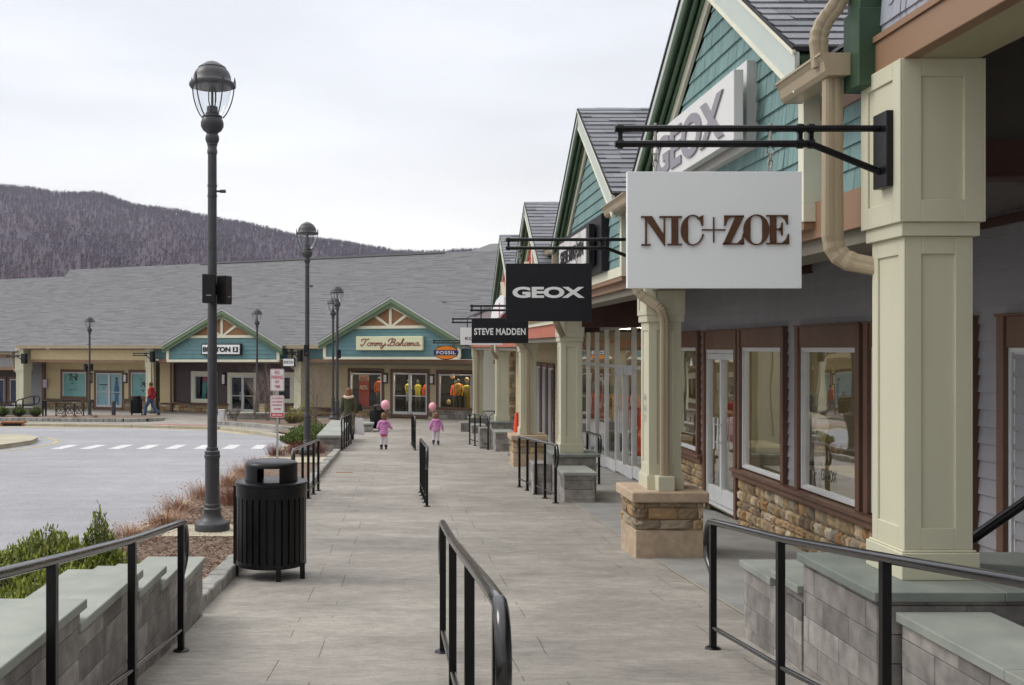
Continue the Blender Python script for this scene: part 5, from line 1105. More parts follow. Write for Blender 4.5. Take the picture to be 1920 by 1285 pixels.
mb=MB(); m=24; pts=[(cx+.47*math.cos(a),cz+.265*math.sin(a)) for a in [math.asin(-.36)+ (2*math.asin(.36))*i/m for i in range(m+1)]]; pts+=[(2*cx-x,z) for x,z in reversed(pts)]; mb.prism(pts,(0,38.17,0),U,(0,0,1),NF,.012); mb.build('band', navy, s5)
mb=MB(); put_text(mb,'FOSSIL',(cx-.36,38.157,cz-.062),U,(0,0,1),NF,.72,.125,.006,offset=.02,space=1.12); mb.build('lettering', lwhite, s5)
mb=MB(); mb.tube([(cx-.3,38.2,cz+.2),(cx-.3,38.2,.19)],.012,6); mb.tube([(cx+.3,38.2,cz+.2),(cx+.3,38.2,.19)],.012,6); mb.build('hanger', black, s5)
# box signs on the gables
def yx(px,X): return F*X/(px-VX)
t_=thing('store_sign','large white double box sign with gray letters on the nearer teal gable','sign',(2.6,8.7,1.5))
mb=MB(); mb.box(2.60,2.69,7.6,9.75,1.50,2.16); mb.build('backing_box', M('sign_white',(.66,.65,.64),(.64,.63,.62),rough=.5), t_, bevel=.004)
mb=MB(); mb.box(2.463,2.535,7.48,9.86,1.535,2.055); mb.build('panel', M('sign_white',(.66,.65,.64)), t_, bevel=.004); mb=MB()
for y in (7.9,9.4): mb.box(2.535,2.6,y,y+.06,1.6,2.0)
mb.build('standoffs', lgray, t_)
mb=MB(); put_text(mb,'GEOX',(2.462,9.74,1.61),(0,-1,0),(0,0,1),NX,2.05,.36,.014,offset=.03); mb.build('lettering', M('raised_gray_letters',(.27,.26,.29),(.25,.24,.27)), t_)
t_=thing('store_sign','dark framed sign with a pale plank panel on the second teal gable','sign',(2.6,14.5,1.0))
mb=MB(); mb.box(2.57,2.68,12.95,16.0,.98,1.72); mb.build('frame', signblack, t_, bevel=.01); mb=MB(); mb.box(2.47,2.55,13.25,15.7,1.08,1.62); mb.build('box', blackm, t_, bevel=.006)
mb=MB(); rs=random.Random(2)
for i in range(14): y=13.4+i*.16; mb.box(2.455,2.469,y,y+.15,1.12,1.58,rs.random())
mb.build('panel', M('pale_planks',(.62,.60,.58),(.5,.49,.48),rough=.7,scale=9,tint=.15), t_)
mb=MB(); put_text(mb,'STEVE MADDEN',(2.454,15.45,1.24),(0,-1,0),(0,0,1),NX,1.9,.2,.012,offset=.02); mb.build('lettering', signblack, t_)
t_=thing('store_sign','rounded white sign with a pink stripe under the farthest red gable','sign',(2.5,25.5,.6))
mb=MB(); mb.prism([(24.0,.86),(24.0,1.2),(24.8,1.28),(26,1.2),(27.2,.95),(27.6,.7),(27.2,.62)],(2.52,0,0),UY,(0,0,1),NX,.06); mb.build('panel', white, t_)
mb=MB(); mb.box(2.45,2.458,24.9,25.15,.75,1.1); mb.build('stripe', M('pink_stripe',(.75,.1,.25),(.7,.1,.25)), t_)
# ------------------------------------------------------------------ lamp posts
def lamp_proto(h=5.94):
    t=thing('street_lamp','tallest lamp post on the left with two black loudspeakers, beside the nearest litter bin','street lamp',(0,0,0),'lamp posts along the walkway')
    k=h/5.94
    def Lz(y): return (1000-y)*.006737
    mb=MB(); P=[(.215,0),(.218,.02),(.218,.115),(.205,.135),(.175,.15),(.14,.175),(.115,.22),(.105,.27),(.112,.285),(.118,.30),(.112,.315),(.098,.325),(.104,.345),(.100,.36),(.090,.375)]
    mb.lathe(P,n=36); mb.build('base', lampm, t, smooth=True)
    mb=MB(); mb.lathe([(.090,.37),(.090,.94),(.100,.95),(.100,.985),(.094,.99),(.096,1.03),(.074,1.045),(.074,1.075),(.060,1.085)],n=32); mb.build('lower_shaft', lampm, t, smooth=True)
    mb=MB(); mb.lathe([(.061,1.08),(.056,4.80),(.064,4.81),(.064,4.85),(.058,4.86),(.058,4.905),(.066,4.915),(.064,4.935)],n=28)
    for z in (3.62,4.27,4.40): mb.lathe([(.058,z-.012),(.063,z-.01),(.063,z+.01),(.058,z+.012)],n=24)
    mb.build('shaft', lampm, t, smooth=True)
    mb=MB(); mb.lathe([(.062,4.93),(.075,4.95),(.088,4.99),(.084,5.03),(.07,5.055),(.078,5.075),(.115,5.10),(.142,5.15),(.144,5.20),(.128,5.245),(.118,5.26),(.128,5.27),(.122,5.285),(.085,5.30),(.085,5.32),(.07,5.33),(.068,5.40),(.05,5.41)],n=32); mb.build('neck', lampm, t, smooth=True)
    mb=MB(); n_=32; pr=[]
    for i in range(9): u=i/8; pr.append((.12+.115*math.sin(u*math.pi/2)**.8, 5.29+.37*u))
    vs=[(r*math.cos(2*math.pi*k_/n_),r*math.sin(2*math.pi*k_/n_),z) for r,z in pr for k_ in range(n_)]; mb.add(vs,[(i*n_+k_,i*n_+(k_+1)%n_,(i+1)*n_+(k_+1)%n_,(i+1)*n_+k_) for i in range(8) for k_ in range(n_)]); mb.build('globe', GLL, t, smooth=True)
    mb=MB(); mb.tube([(-.025,0,5.38),(-.045,0,5.48),(-.045,0,5.58),(-.02,0,5.66)],.008,6); mb.tube([(.025,0,5.38),(.045,0,5.48),(.045,0,5.58),(.02,0,5.66)],.008,6); mb.tube([(0,0,5.38),(0,0,5.66)],.016,8); mb.build('lamp_holder', lampm, t)
    for i in range(5):
        a=R(20+72*i); pts=[]
        for j in range(9): u=j/8; r=.135+.14*math.sin(u*math.pi/2)**.75; pts.append((math.cos(a)*r,math.sin(a)*r,5.27+.41*u))
        mb=MB(); mb.tube(pts,.0085,6); mb.lathe([(.001,-.05),(.014,-.04),(.016,0),(.012,.05),(.006,.09),(.001,.1)],(math.cos(a)*.285,math.sin(a)*.285,5.70),8); mb.build('rib', lampm, t, smooth=True)
    mb=MB(); mb.lathe([(.24,5.655),(.285,5.66),(.290,5.675),(.283,5.70),(.255,5.715),(.240,5.735),(.233,5.79),(.213,5.84),(.185,5.875),(.172,5.885),(.176,5.893),(.172,5.90),(.13,5.93),(.075,5.965),(.03,5.98),(.001,5.985)],n=40); mb.build('hood', lampm, t, smooth=True)
    mb=MB(); mb.tube([(.06,0,4.33),(.12,0,4.33)],.014,8); mb.tube([(.10,0,4.33),(.17,0,4.33)],.022,8); mb.build('banner_stub', lampm, t, smooth=True)
    return t
lp=lamp_proto(); WL[lp.name]=Vector((0,0,0))
LAMPS=[(398,12.8,5.90,None),(576,26.1,5.94,'second tallest lamp post on the left, behind the parking sign'),(632.5,42.0,5.75,'third lamp post, standing almost in line with the woman in the green parka'),(624.5,47.5,5.7,'lamp post just left of and behind the one near the woman in the parka'),(482,50.2,5.35,'thin distant lamp post in front of the double door of the mauve store'),(168,50.0,4.95,'far-left lamp post on the planting bed in front of the beige store')]
for i,(px,Y,h,lb) in enumerate(LAMPS):
    X=(px-VX)*Y/F; gzv=-g(Y)+(.05 if i<2 else .05)
    if i==0: gzv=-g(Y)+.02; lp.location=(X,Y,gzv); lp.scale=(1,1,.995); WL[lp.name]=Vector((X,Y,gzv))
    else: dup(lp,(X,Y,gzv),rz=i*.7,label=lb,sc=h/5.94)
def speaker(label,x,y,z,rz,tilt=.08):
    t=thing('loudspeaker',label,'loudspeaker',(x,y,z),'loudspeakers on the lamp posts'); mb=MB(); w1,w2,d,h=.085,.06,.14,.36
    mb.hexa([(-w1,-d,0),(w1,-d,0),(w2,0,0),(-w2,0,0)],[(-w1,-d,h),(w1,-d,h),(w2,0,h),(-w2,0,h)]); 
    o=mb.build('cabinet', blackm, t, bevel=.008, origin=(0,0,0)); o.location=(0,0,0); mb=MB(); mb.box(-w1+.01,w1-.01,-d-.004,-d,.015,h-.015); o=mb.build('grille', black, t, origin=(0,0,0)); o.location=(0,0,0)
    mb=MB(); mb.box(-.03,.03,-d-.006,-d-.003,.09,.1); o=mb.build('badge', lgray, t, origin=(0,0,0)); o.location=(0,0,0)
    mb=MB(); mb.box(-.02,.02,0,.06,.12,.26); o=mb.build('mount', blackm, t, origin=(0,0,0)); o.location=(0,0,0)
    t.rotation_euler=(tilt*0,0,rz); return t
X1=(398-VX)*12.8/F; speaker('black loudspeaker facing the walkway on the tallest lamp post',X1,12.8-.10,wz(569,12.7),0); speaker('black loudspeaker turned sideways on the right of the tallest lamp post',X1+.09,12.76,wz(571,12.7),R(72))
X2=(576-VX)*26.1/F; speaker('small black loudspeaker on the second tallest lamp post',X2,26.0,wz(668,26),0).scale=(.8,)*3
X3=(632-VX)*42/F; speaker('small black loudspeaker on the lamp post near the woman in the parka',X3+.05,41.9,wz(672,42),R(20)).scale=(1,)*3
X4=(168-VX)*50/F; o=speaker('small black loudspeaker on the far-left lamp post',X4+.1,49.9,wz(696,50),R(30)); o=speaker('second small black loudspeaker on the far-left lamp post, facing left',X4-.1,49.9,wz(696,50),R(-40))
mb=MB(); mb.box(X1-.20,X1-.06,12.85,12.95,.0,.01)
# ------------------------------------------------------------------ handrails
def rail(label, pts, nearloop=True, farloop=True, h=.87, post_ys=None, rr=.024, z_off=0, flat=None):
    """pts: far and near end (x,y); posts at post_ys (y values)"""
    (xa,ya),(xb,yb)=pts; base=Vector((xa,ya,-g(ya)))
    t=thing('handrail',label,'handrail',base,'black metal handrails')
    X=lambda y: xa+(xb-xa)*(y-ya)/(yb-ya)
    top=lambda y: Vector((X(y),y,-g(y)+h+z_off))
    ys=[ya+(yb-ya)*i/24 for i in range(25)]
    path=[top(y) for y in ys]
    def loop(y,sg):
        p=top(y); o=[]
        for a in range(9):
            th=a*math.pi/8; o.append(p+Vector((0,sg*(.10*math.sin(th)+.0)+0,-.15+.15*math.cos(th))) if False else p+Vector((0,sg*(.13*math.sin(min(th,math.pi/2)) if th<=math.pi/2 else .13*math.sin(th)),-.16*(1-math.cos(th)))))
        o[-1]=p+Vector((0,0,-.34)); return o
    full=(list(reversed(loop(ya,1))) if farloop else [])+path+(loop(yb,-1) if nearloop else [])
    # posts carry the rail a little inside the ends
    mb=MB(); mb.tube(full,rr,16); mb.build('top_rail', blackr, t, smooth=True)
    mb=MB(); mb.tube([top(y)-Vector((0,0,h-.15)) for y in ys],.016,10); mb.build('bottom_rail', blackr, t, smooth=True)
    for y in post_ys:
        p=top(y); b_=Vector((p.x,p.y,-g(y)+z_off)); mb=MB(); mb.box(p.x-.021,p.x+.021,p.y-.021,p.y+.021,b_.z,p.z-.01); o=mb.build('post', black, t, bevel=.003)
        mb=MB(); mb.lathe([(.055,0),(.055,.006),(.048,.014),(.032,.018)],(b_.x,b_.y,b_.z),16); mb.build('foot_plate', black, o, smooth=True)
    return t
rail('left foreground handrail along the block wall with stepped caps',[(-1.482,6.88),(-1.50,.4)],nearloop=False,post_ys=[6.86,5.62,4.34,3.0,1.7])
rail('right foreground handrail in front of the nearest pillar',[(2.14,6.95),(2.14,.6)],nearloop=False,post_ys=[6.93,5.70,4.47,3.2,1.9])
rail('centre foreground handrail dividing the walkway',[(.288,6.85),(.292,2.98)],post_ys=[6.82,5.57,4.25,2.98])
rail('short centre handrail, second along the walkway',[(.36,17.6),(.415,15.6)],post_ys=[17.6,17.1,16.6,16.1,15.62],h=.92)
rail('farthest centre handrail, near the girl on the right',[(.36,30.6),(.42,28.2)],post_ys=[30.6,29.8,29,28.2],h=.92)
rail('left handrail behind the nearest litter bin',[(-1.44,17.9),(-1.60,15.2)],post_ys=[17.88,17.3,16.7,16.1,15.25],h=.90)
rail('left handrail beside the woman in the green parka',[(-1.50,31.0),(-1.62,28.2)],post_ys=[31,30.3,29.6,28.9,28.2],h=.93)
rail('right handrail beside the second block wall',[(2.18,18.5),(2.47,16.0)],post_ys=[18.5,17.9,17.3,16.7,16.05],h=.92)
rail('right handrail beside the third block wall',[(2.12,30.8),(2.48,28.4)],post_ys=[30.8,30.1,29.4,28.45],h=.93)
rail('porch handrail by the aluminium shop front',[(3.75,21.6),(3.72,18.9)],post_ys=[21.5,20.2,18.95],h=.92)
# rail on the upper ramp at the right edge
t=thing('handrail','sloping black handrail at the right edge, behind the nearest pillar','handrail',(3.6,5.6,-2),'black metal handrails')
mb=MB(); mb.tube([(3.20,5.95,wz(1045,5.95)),(3.60,5.75,wz(930,5.75)),(3.64,5.6,wz(923,5.6)),(3.66,4.0,wz(923,5.6)+.03)],.03,12); mb.build('top_rail', black, t, smooth=True)
mb=MB(); mb.box(3.62,3.67,4.6,4.65,-1.7,wz(923,5.6)); mb.build('post', black, t)
# ------------------------------------------------------------------ block walls with stone caps
def bwall(mb,x0,x1,y0,y1,z0,z1,rs,faces='LN'):
    if 'L' in faces: stones(mb,(x0+.03,0,0),UY,NX,y0,y1,z0,z1,reg=(.42,.152),dep=.035,rs=rs,gap=.004)
    if 'R' in faces: stones(mb,(x1-.03,0,0),UY,(1,0,0),y0,y1,z0,z1,reg=(.42,.152),dep=.035,rs=rs,gap=.004)
    if 'N' in faces: stones(mb,(0,y0+.03,0),U,NF,x0,x1,z0,z1,reg=(.42,.152),dep=.035,rs=rs,gap=.004)
    if 'F' in faces: stones(mb,(0,y1-.03,0),U,(0,1,0),x0,x1,z0,z1,reg=(.42,.152),dep=.035,rs=rs,gap=.004)
def core(mb,x0,x1,y0,y1,z0,z1): mb.box(x0+.034,x1-.034,y0+.034,y1-.034,z0,z1)
rs=random.Random(12)
t=thing('block_wall','gray block wall with stepped stone caps in the left foreground, behind the handrail','wall',(-1.8,5,-2))
body=MB(); co=MB(); caps=[(7.22,8.1,1.67),(6.63,7.25,1.545),(6.06,6.76,1.455),(4.95,6.15,1.345),(.2,5.05,1.25)]
for i,(y0,y1,zt_) in enumerate(caps):
    ya=y0+.02; yb=(y1-.03) if i==0 else caps[i-1][0]+.03
    bwall(body,-2.0,-1.575,y0 if i<4 else .25,yb,-g(yb)-.12,-zt_-.045,rs,'R'+('F' if i==0 else '')); core(co,-2.0,-1.575,y0-.1,yb,-2.6,-zt_-.05)
body.build('blocks', block, t); co.build('core', mortar, t)
for i,(y0,y1,zt_) in enumerate(caps):
    mb=MB(); mb.box(-2.02+.001*i,-1.552-.0015*i,y0,y1,-zt_-.048,-zt_); mb.build('cap', bluestone, t, bevel=.004)
t=thing('block_wall','gray block pier under the nearest pillar with dark greenish stone cap','wall',(2.9,5.6,-2))
mb=MB(); bwall(mb,2.48,4.3,5.26,6.22,-2.25,-1.312,rs,'LN'); mb.build('blocks', block, t); mb=MB(); core(mb,2.48,4.3,5.26,6.22,-2.4,-1.314); mb.build('core', mortar, t)
mb=MB(); mb.box(2.445,3.12,5.22,6.25,-1.312,-1.262); mb.build('cap', bluestone2, t, bevel=.004); mb=MB(); mb.box(3.123,3.82,5.22,6.25,-1.311,-1.261); mb.build('cap', bluestone2, t, bevel=.004); mb=MB(); mb.box(3.823,4.4,5.22,6.25,-1.312,-1.262); mb.build('cap', bluestone2, t, bevel=.004)
t=thing('block_wall','low gray block wall stepping down behind the second post of the right foreground handrail','wall',(2.7,6.7,-2.2)); t['label']='low gray block wall with lighter caps, just behind the nearest pillar pier'
mb=MB(); bwall(mb,2.48,2.93,6.25,7.29,-2.3,-1.575,rs,'LF'); mb.build('blocks', block, t); mb=MB(); core(mb,2.48,2.93,6.2,7.29,-2.4,-1.58); mb.build('core', mortar, t)
mb=MB(); mb.box(2.45,2.95,6.72,7.32,-1.578,-1.53); mb.build('cap', bluestone, t, bevel=.004); mb=MB(); mb.box(2.448,2.952,6.25,6.74,-1.518,-1.47); mb.build('cap', bluestone, t, bevel=.004); mb=MB(); mb.box(2.5,2.92,6.25,6.70,-1.58,-1.518); mb.build('block', block, t)
t=thing('block_wall','light-capped gray block wall running out of the bottom right corner','wall',(2.78,3.5,-1.8))
mb=MB(); bwall(mb,2.58,3.01,.6,5.2,-2.25,-1.41,rs,'L'); mb.build('blocks', block, t); mb=MB(); core(mb,2.58,3.01,.6,5.23,-2.4,-1.41); mb.build('core', mortar, t)
for y0,y1 in ((4.28,5.215),(3.3,4.277),(2.3,3.297),(1.2,2.297)): mb=MB(); mb.box(2.55,3.04,y0,y1,-1.41,-1.36); mb.build('cap', bluestone, t, bevel=.004)
mb=MB(); mb.box(3.3,4.2,5.0,5.2,-2.3,-1.5); o=mb.build('dark_gap_panel', blackm)  # black box put in for the shaded gap beside the wall
tag(o,'black panel standing in for the dark gap below the dark stone cap, beside the wall in the bottom right corner','panel')
t=thing('block_wall','tan ledgestone wall end at the right edge below the dark stone cap','wall',(4.1,4.8,-2.2)); mb=MB(); stones(mb,(0,4.9,0),U,NF,3.36,4.5,-2.3,-1.45,(.06,.15),(.08,.26),.06,rs,rough=.02); mb.build('stones', stone, t)
def colwall(label, Y, x0, top1, top2, k=1):
    t=thing('block_wall',label,'wall',(x0+.4,Y,-g(Y)))
    mb=MB(); bwall(mb,x0,x0+.72,Y-.38,Y+.38,-g(Y)-.1,top1-.05,rs,'LN'); core(mb,x0,x0+.72,Y-.38,Y+.38,-g(Y)-.1,top1-.05); mb.build('blocks', block, t)
    mb=MB(); mb.box(x0-.04,x0+.78,Y-.43,Y+.43,top1-.05,top1); mb.build('cap', bluestone2, t, bevel=.004)
    y0,y1=Y-1.38,Y-.40; mb=MB(); bwall(mb,x0+.02,x0+.50,y0,y1,-g(y0)-.1,top2-.05,rs,'LN'); core(mb,x0+.02,x0+.5,y0,y1,-g(Y)-.1,top2-.05); mb.build('lower_blocks', block, t)
    mb=MB(); mb.box(x0-.01,x0+.53,y0-.03,y1,top2-.05,top2); mb.build('lower_cap', bluestone, t, bevel=.004)
    mb=MB(); bwall(mb,x0-.32,x0-.01,Y-.2,Y+.4,-g(Y)-.1,top2,rs,'LN'); core(mb,x0-.32,x0-.01,Y-.2,Y+.4,-g(Y)-.1,top2); mb.build('side_blocks', block, t)
colwall('stepped gray block wall under the pillar by the aluminium shop front',17.5,2.60,-1.80,-1.985)
colwall('stepped gray block wall beside the orange cone',29.1,2.60,-2.10,-2.30)
colwall('farthest stepped gray block wall, under the last pillar',38.2,2.60,-2.62,-2.82)
t=thing('block_wall','low pale-capped granite wall beside the second tallest lamp post','wall',(-1.95,28.8,-g(28.5)))
mb=MB(); bwall(mb,-2.25,-1.66,27.75,33.5,-g(30)-.2,-2.47,rs,'LNRF'); core(mb,-2.25,-1.66,27.75,33.5,-g(33)-.1,-2.47); mb.build('blocks', block, t); mb=MB(); mb.box(-2.28,-1.63,27.7,33.55,-2.47,-2.40); mb.build('cap', bluestone, t, bevel=.005)
t=thing('block_wall','short gray block wall behind the white shopping bag','wall',(-1.3,38,-g(38)))
mb=MB(); bwall(mb,-1.75,-1.0,37.8,38.5,-g(38)-.1,-2.88,rs,'LN'); core(mb,-1.75,-1.0,37.8,38.5,-g(38)-.1,-2.88); mb.build('blocks', block, t); mb=MB(); mb.box(-1.78,-.97,37.75,38.5,-2.88,-2.82); mb.build('cap', bluestone, t)
t=thing('block_wall','long low gray block wall behind the bare young trees','wall',(-6.2,45.8,-g(45.8)))
mb=MB(); bwall(mb,-7.8,-4.4,45.7,46.1,-g(46)-.1,-g(46)+.38,rs,'N'); core(mb,-7.8,-4.4,45.7,46.1,-g(46)-.1,-g(46)+.38); mb.build('blocks', block, t); mb=MB(); mb.box(-7.85,-4.35,45.66,46.15,-g(46)+.38,-g(46)+.44); mb.build('cap', bluestone, t)
# ------------------------------------------------------------------ litter bins
def bin_proto():
    t=thing('litter_bin','large black slatted litter bin with a hooded lid in the left foreground','litter bin',(0,0,0),'black litter bins')
    mb=MB(); n_=30
    for i in range(n_):
        a=2*math.pi*i/n_; c,s=math.cos(a),math.sin(a); w_=.026; r=.325; tx,ty=-s,c
        b4=[(c*r-tx*w_,s*r-ty*w_,.14),(c*r+tx*w_,s*r+ty*w_,.14),(c*(r+.012)+tx*w_,s*(r+.012)+ty*w_,.14),(c*(r+.012)-tx*w_,s*(r+.012)-ty*w_,.14)]
        mb.hexa(b4,[(x,y,.80) for x,y,_ in b4])
    mb.build('slats', black, t, origin=(0,0,0))
    mb=MB(); mb.lathe([(.295,.15),(.30,.80),(.29,.80)],n=32); mb.build('liner', blackm, t, smooth=True, origin=(0,0,0))
    mb=MB(); mb.lathe([(.325,.78),(.342,.785),(.345,.90),(.352,.905),(.352,.925),(.34,.93),(.256,.93)],n=48); mb.build('top_band', black, t, smooth=True, origin=(0,0,0))
    mb=MB(); mb.lathe([(.10,.118),(.325,.118),(.342,.125),(.342,.165),(.33,.17),(.10,.17)],n=48); mb.build('bottom_band', black, t, smooth=True, origin=(0,0,0))
    mb=MB(); n_=72; zs=[.93,.935,.945,.99,1.045,1.07,1.09]; r=lambda z: .255 if z<1.08 else .25
    for j in range(len(zs)-1):
        for i in range(n_):
            am=(i+.5)/n_*360; am=min(abs(((am-270+180)%360)-180),abs(((am-90+180)%360)-180))
            zc_=(zs[j]+zs[j+1])/2; back=(i+.5)/n_*360<180
            if (.936<zc_<1.065 if not back else .931<zc_<1.05) and am<23: continue
            a0,a1=2*math.pi*i/n_,2*math.pi*(i+1)/n_
            for rr in (r(zs[j]),r(zs[j])-.012):
                mb.add([(rr*math.cos(a0),rr*math.sin(a0),zs[j]),(rr*math.cos(a1),rr*math.sin(a1),zs[j]),(rr*math.cos(a1),rr*math.sin(a1),zs[j+1]),(rr*math.cos(a0),rr*math.sin(a0),zs[j+1])],[(0,1,2,3)])
    vs=[];pr=[(.255,1.09),(.25,1.105),(.235,1.118),(.18,1.13),(.09,1.137),(.001,1.14)]
    for rr,z in pr: vs+=[(rr*math.cos(2*math.pi*i/n_),rr*math.sin(2*math.pi*i/n_),z) for i in range(n_)]
    mb.add(vs,[(j*n_+i,j*n_+(i+1)%n_,(j+1)*n_+(i+1)%n_,(j+1)*n_+i) for j in range(5) for i in range(n_)]); mb.build('lid', black, t, smooth=True, origin=(0,0,0))
    for a in (90+115,90-20,90-115,270): pass
    for a in (178,-72,-25,88):
        a=R(a); c,s=math.cos(a),math.sin(a); mb=MB(); x,y=c*.35,s*.35; mb.box(x-.024,x+.024,y-.012,y+.012,0,.88 if abs(a-R(178))<.1 else .16); mb.box(x-.035,x+.035,y-.03,y+.03,0,.008); mb.build('leg', black, t, bevel=.003, origin=(0,0,0))
    for ch in C.objects:
        if ch.parent is t: ch.location=(0,0,0)
    return t
bn=bin_proto(); bn.location=(-1.256,9.9,-g(9.9)+.003); 
dup(bn,((255.5-VX)*50.3/F,50.3,-g(50.3)+.15),1.0,'black litter bin beside the man in the red jacket',.86); dup(bn,((710-VX)*38.6/F,38.6,-g(38.6)),.0,'black litter bin between the woman and the girl on the left',.88)
# ------------------------------------------------------------------ parking sign
X=(520-VX)*24.2/F; zb=-g(24.2)+.06
t=thing('parking_sign','two red and white parking signs on one galvanised post by the road','road sign',(X,24.2,zb))
mb=MB(); mb.box(X-.022,X+.022,24.2,24.203,zb,wz(694,24.2)); mb.box(X-.026,X-.02,24.2,24.225,zb,wz(694,24.2)); mb.box(X+.02,X+.026,24.2,24.225,zb,wz(694,24.2)); mb.build('post', galv, t)
Yq=24.18
for (y0,y1,lines,foot) in ((692,733.5,[('NO',.34,.84,.17),('PARKING',.80,.62,.17),('ANY',.34,.42,.13),('TIME',.42,.20,.13)],None),(741.5,783,[('NO STOPPING',.74,.86,.085),('NO STANDING',.74,.71,.085),('NO PARKING',.68,.56,.085),('ANYTIME',.52,.38,.085)],'FIRE ZONE')):
    z1,z0=wz(y0,Yq),wz(y1,Yq); h=z1-z0; wd=.335; mb=MB()
    rr=.03; pts=[]
    for cx_,cz_,a0 in ((X+wd/2-rr,z0+rr,-90),(X+wd/2-rr,z1-rr,0),(X-wd/2+rr,z1-rr,90),(X-wd/2+rr,z0+rr,180)):
        for k_ in range(6): a=R(a0+18*k_); pts.append((cx_+rr*math.cos(a),cz_+rr*math.sin(a)))
    mb.prism(pts,(0,Yq,0),U,(0,0,1),NF,.003); o=mb.build('plate', M('sign_face_white',(.74,.72,.73),(.7,.68,.69),rough=.4), t)
    mb=MB(); frame_rect(mb,(0,Yq-.004,0),U,NF,X-wd/2+.012,X+wd/2-.012,z0+.012,z1-.012,.008,.001,back=0)
    if foot: mb.box(X-wd/2+.0145,X+wd/2-.0145,Yq-.0062,Yq-.004,z0+.0145,z0+h*.2)
    mb.build('border', lred, o); mb=MB()
    for s_,wf,yf,hf in lines: put_text(mb,s_,(X-wd*wf/2,Yq-.004,z0+h*(yf-.0)-h*hf/2),U,(0,0,1),NF,wd*wf,h*hf,.002,offset=.02)
    mb.build('lettering', lred, o)
    if foot: mb=MB(); put_text(mb,foot,(X-wd*.36,Yq-.0065,z0+h*.065),U,(0,0,1),NF,wd*.72,h*.085,.002,offset=.02); mb.build('white_lettering', lwhite, o)
# ------------------------------------------------------------------ small street objects far away
def fbx(nm,label,cat,px,Y,w_,d_,h,mat_,zoff=0,bevel=.01): X=(px-VX)*Y/F; mb=MB(); mb.box(X-w_/2,X+w_/2,Y-d_/2,Y+d_/2,-g(Y)+zoff-.02,-g(Y)+zoff+h); return tag(mb.build(nm,mat_,bevel=bevel),label,cat)
X=(213-VX)*50.3/F; mb=MB(); mb.lathe([(.1,0),(.1,.66),(.09,.70),(.05,.735),(.001,.745)],(X,50.3,-g(50.3)+.14),18); tag(mb.build('bollard',lampm,smooth=True),'dark gray round bollard in front of the blue poster doors','bollard')
t=thing('utility_box','pale gray utility cabinet beside the foot of the tallest lamp post, across the road','cabinet',((415.5-VX)*44/F,44,-g(44))); X=(415.5-VX)*44/F
mb=MB(); mb.box(X-.13,X+.13,43.9,44.15,-g(44),-g(44)+.6); mb.build('cabinet', whitem, t, bevel=.02); mb=MB(); mb.box(X-.15,X+.15,43.88,44.17,-g(44)+.6,-g(44)+.64); mb.build('lid', alum, t, bevel=.01)
t=thing('planter_box','beige slatted box standing beside the double door of the mauve store','box',FA@Vector((FS(493,-.9),-.9,gz(FS(493,-.9),-.9)))); mb=MB(); mb.fr=FA; a,b=FS(485,-.9),FS(503,-.9); z0,z1=FZ(494,783,-.9),FZ(494,757,-.9)
for i in range(6): zz=z0+(z1-z0)*i/6; mb.box(a,b,-1.2,-.7,zz+.015,zz+(z1-z0)/6-.005)
mb.build('slats', beigelap, t); mb=MB(); mb.fr=FA; mb.box(a+.02,b-.02,-1.18,-.72,z0,z1-.02); mb.build('core', brown, t)
t=thing('traffic_cone','tall orange cone half hidden behind the second stone pedestal','cone',(3.02,26.2,-g(26.2))); mb=MB(); mb.lathe([(.17,.04),(.15,.06),(.045,1.10),(.03,1.12),(.001,1.125)],(3.02,26.2,-g(26.2)),20); mb.build('cone', M('orange_plastic',(.75,.06,.01),(.7,.05,.01),rough=.5), t, smooth=True); mb=MB(); mb.box(2.82,3.22,26.0,26.4,-g(26.2),-g(26.2)+.04); mb.build('foot', blackm, t)
def panelfence(label,pts,h,Y,cir=True,n=3):
    (xa,xb)=pts; t=thing('railing_panel',label,'railing',(xa,Y,-g(Y))); z=-g(Y)+.12; mb=MB(); mb.tube([(xa,Y,z+h),(xb,Y,z+h)],.022,6); mb.tube([(xa,Y,z),(xb,Y,z)],.022,6); mb.build('rails', black, t)
    st=(xb-xa)/n
    for i in range(n+1): x=xa+st*i; mb=MB(); mb.box(x-.022,x+.022,Y-.022,Y+.022,-g(Y)-.05,z+h); mb.build('post', black, t)
    for i in range(n):
        x0=xa+st*i; x1=x0+st; mb=MB(); mb.tube([(x0,Y,z),(x1,Y,z+h)],.014,5); mb.tube([(x0,Y,z+h),(x1,Y,z)],.014,5)
        if cir: mb.tube([((x0+x1)/2+math.cos(a)*h*.28,Y,z+h/2+math.sin(a)*h*.28) for a in [2*math.pi*k/16 for k in range(17)]],.016,5)
        mb.build('lattice', black, t)
    return t
panelfence('black railing with crossed bars and circles in front of the beige store',((105-VX)*49.5/F,(157-VX)*49.5/F),.62,49.5)
panelfence('black crossed railing between the last two pillars on the right',(3.4,3.95),.52,42,False,1); panelfence('short black crossed railing against the tan ledgestone pier',(4.45,5.0),.52,42.3,True,1)
t=thing('handrail','black handrail with a curved end at the far left, in front of the beige store','handrail',((60-VX)*50/F,50,-g(50)))
A=lambda px,py,Y=50.0: at(px,py,Y)
mb=MB(); mb.tube([A(-40,753),A(0,753.5),A(30,753),A(35,750),A(60,743),A(72,743),A(75,748),A(72,757),A(60,759),A(42,760)],.03,7); mb.build('top_rail', black, t, smooth=True)
for px,y0,y1 in ((-20,753,780),(3,753,780),(30,753,781),(43,749,781),(64,743,760)): mb=MB(); p=A(px,y0); mb.box(p.x-.03,p.x+.03,49.97,50.03,wz(y1,50),p.z); mb.build('post', black, t)
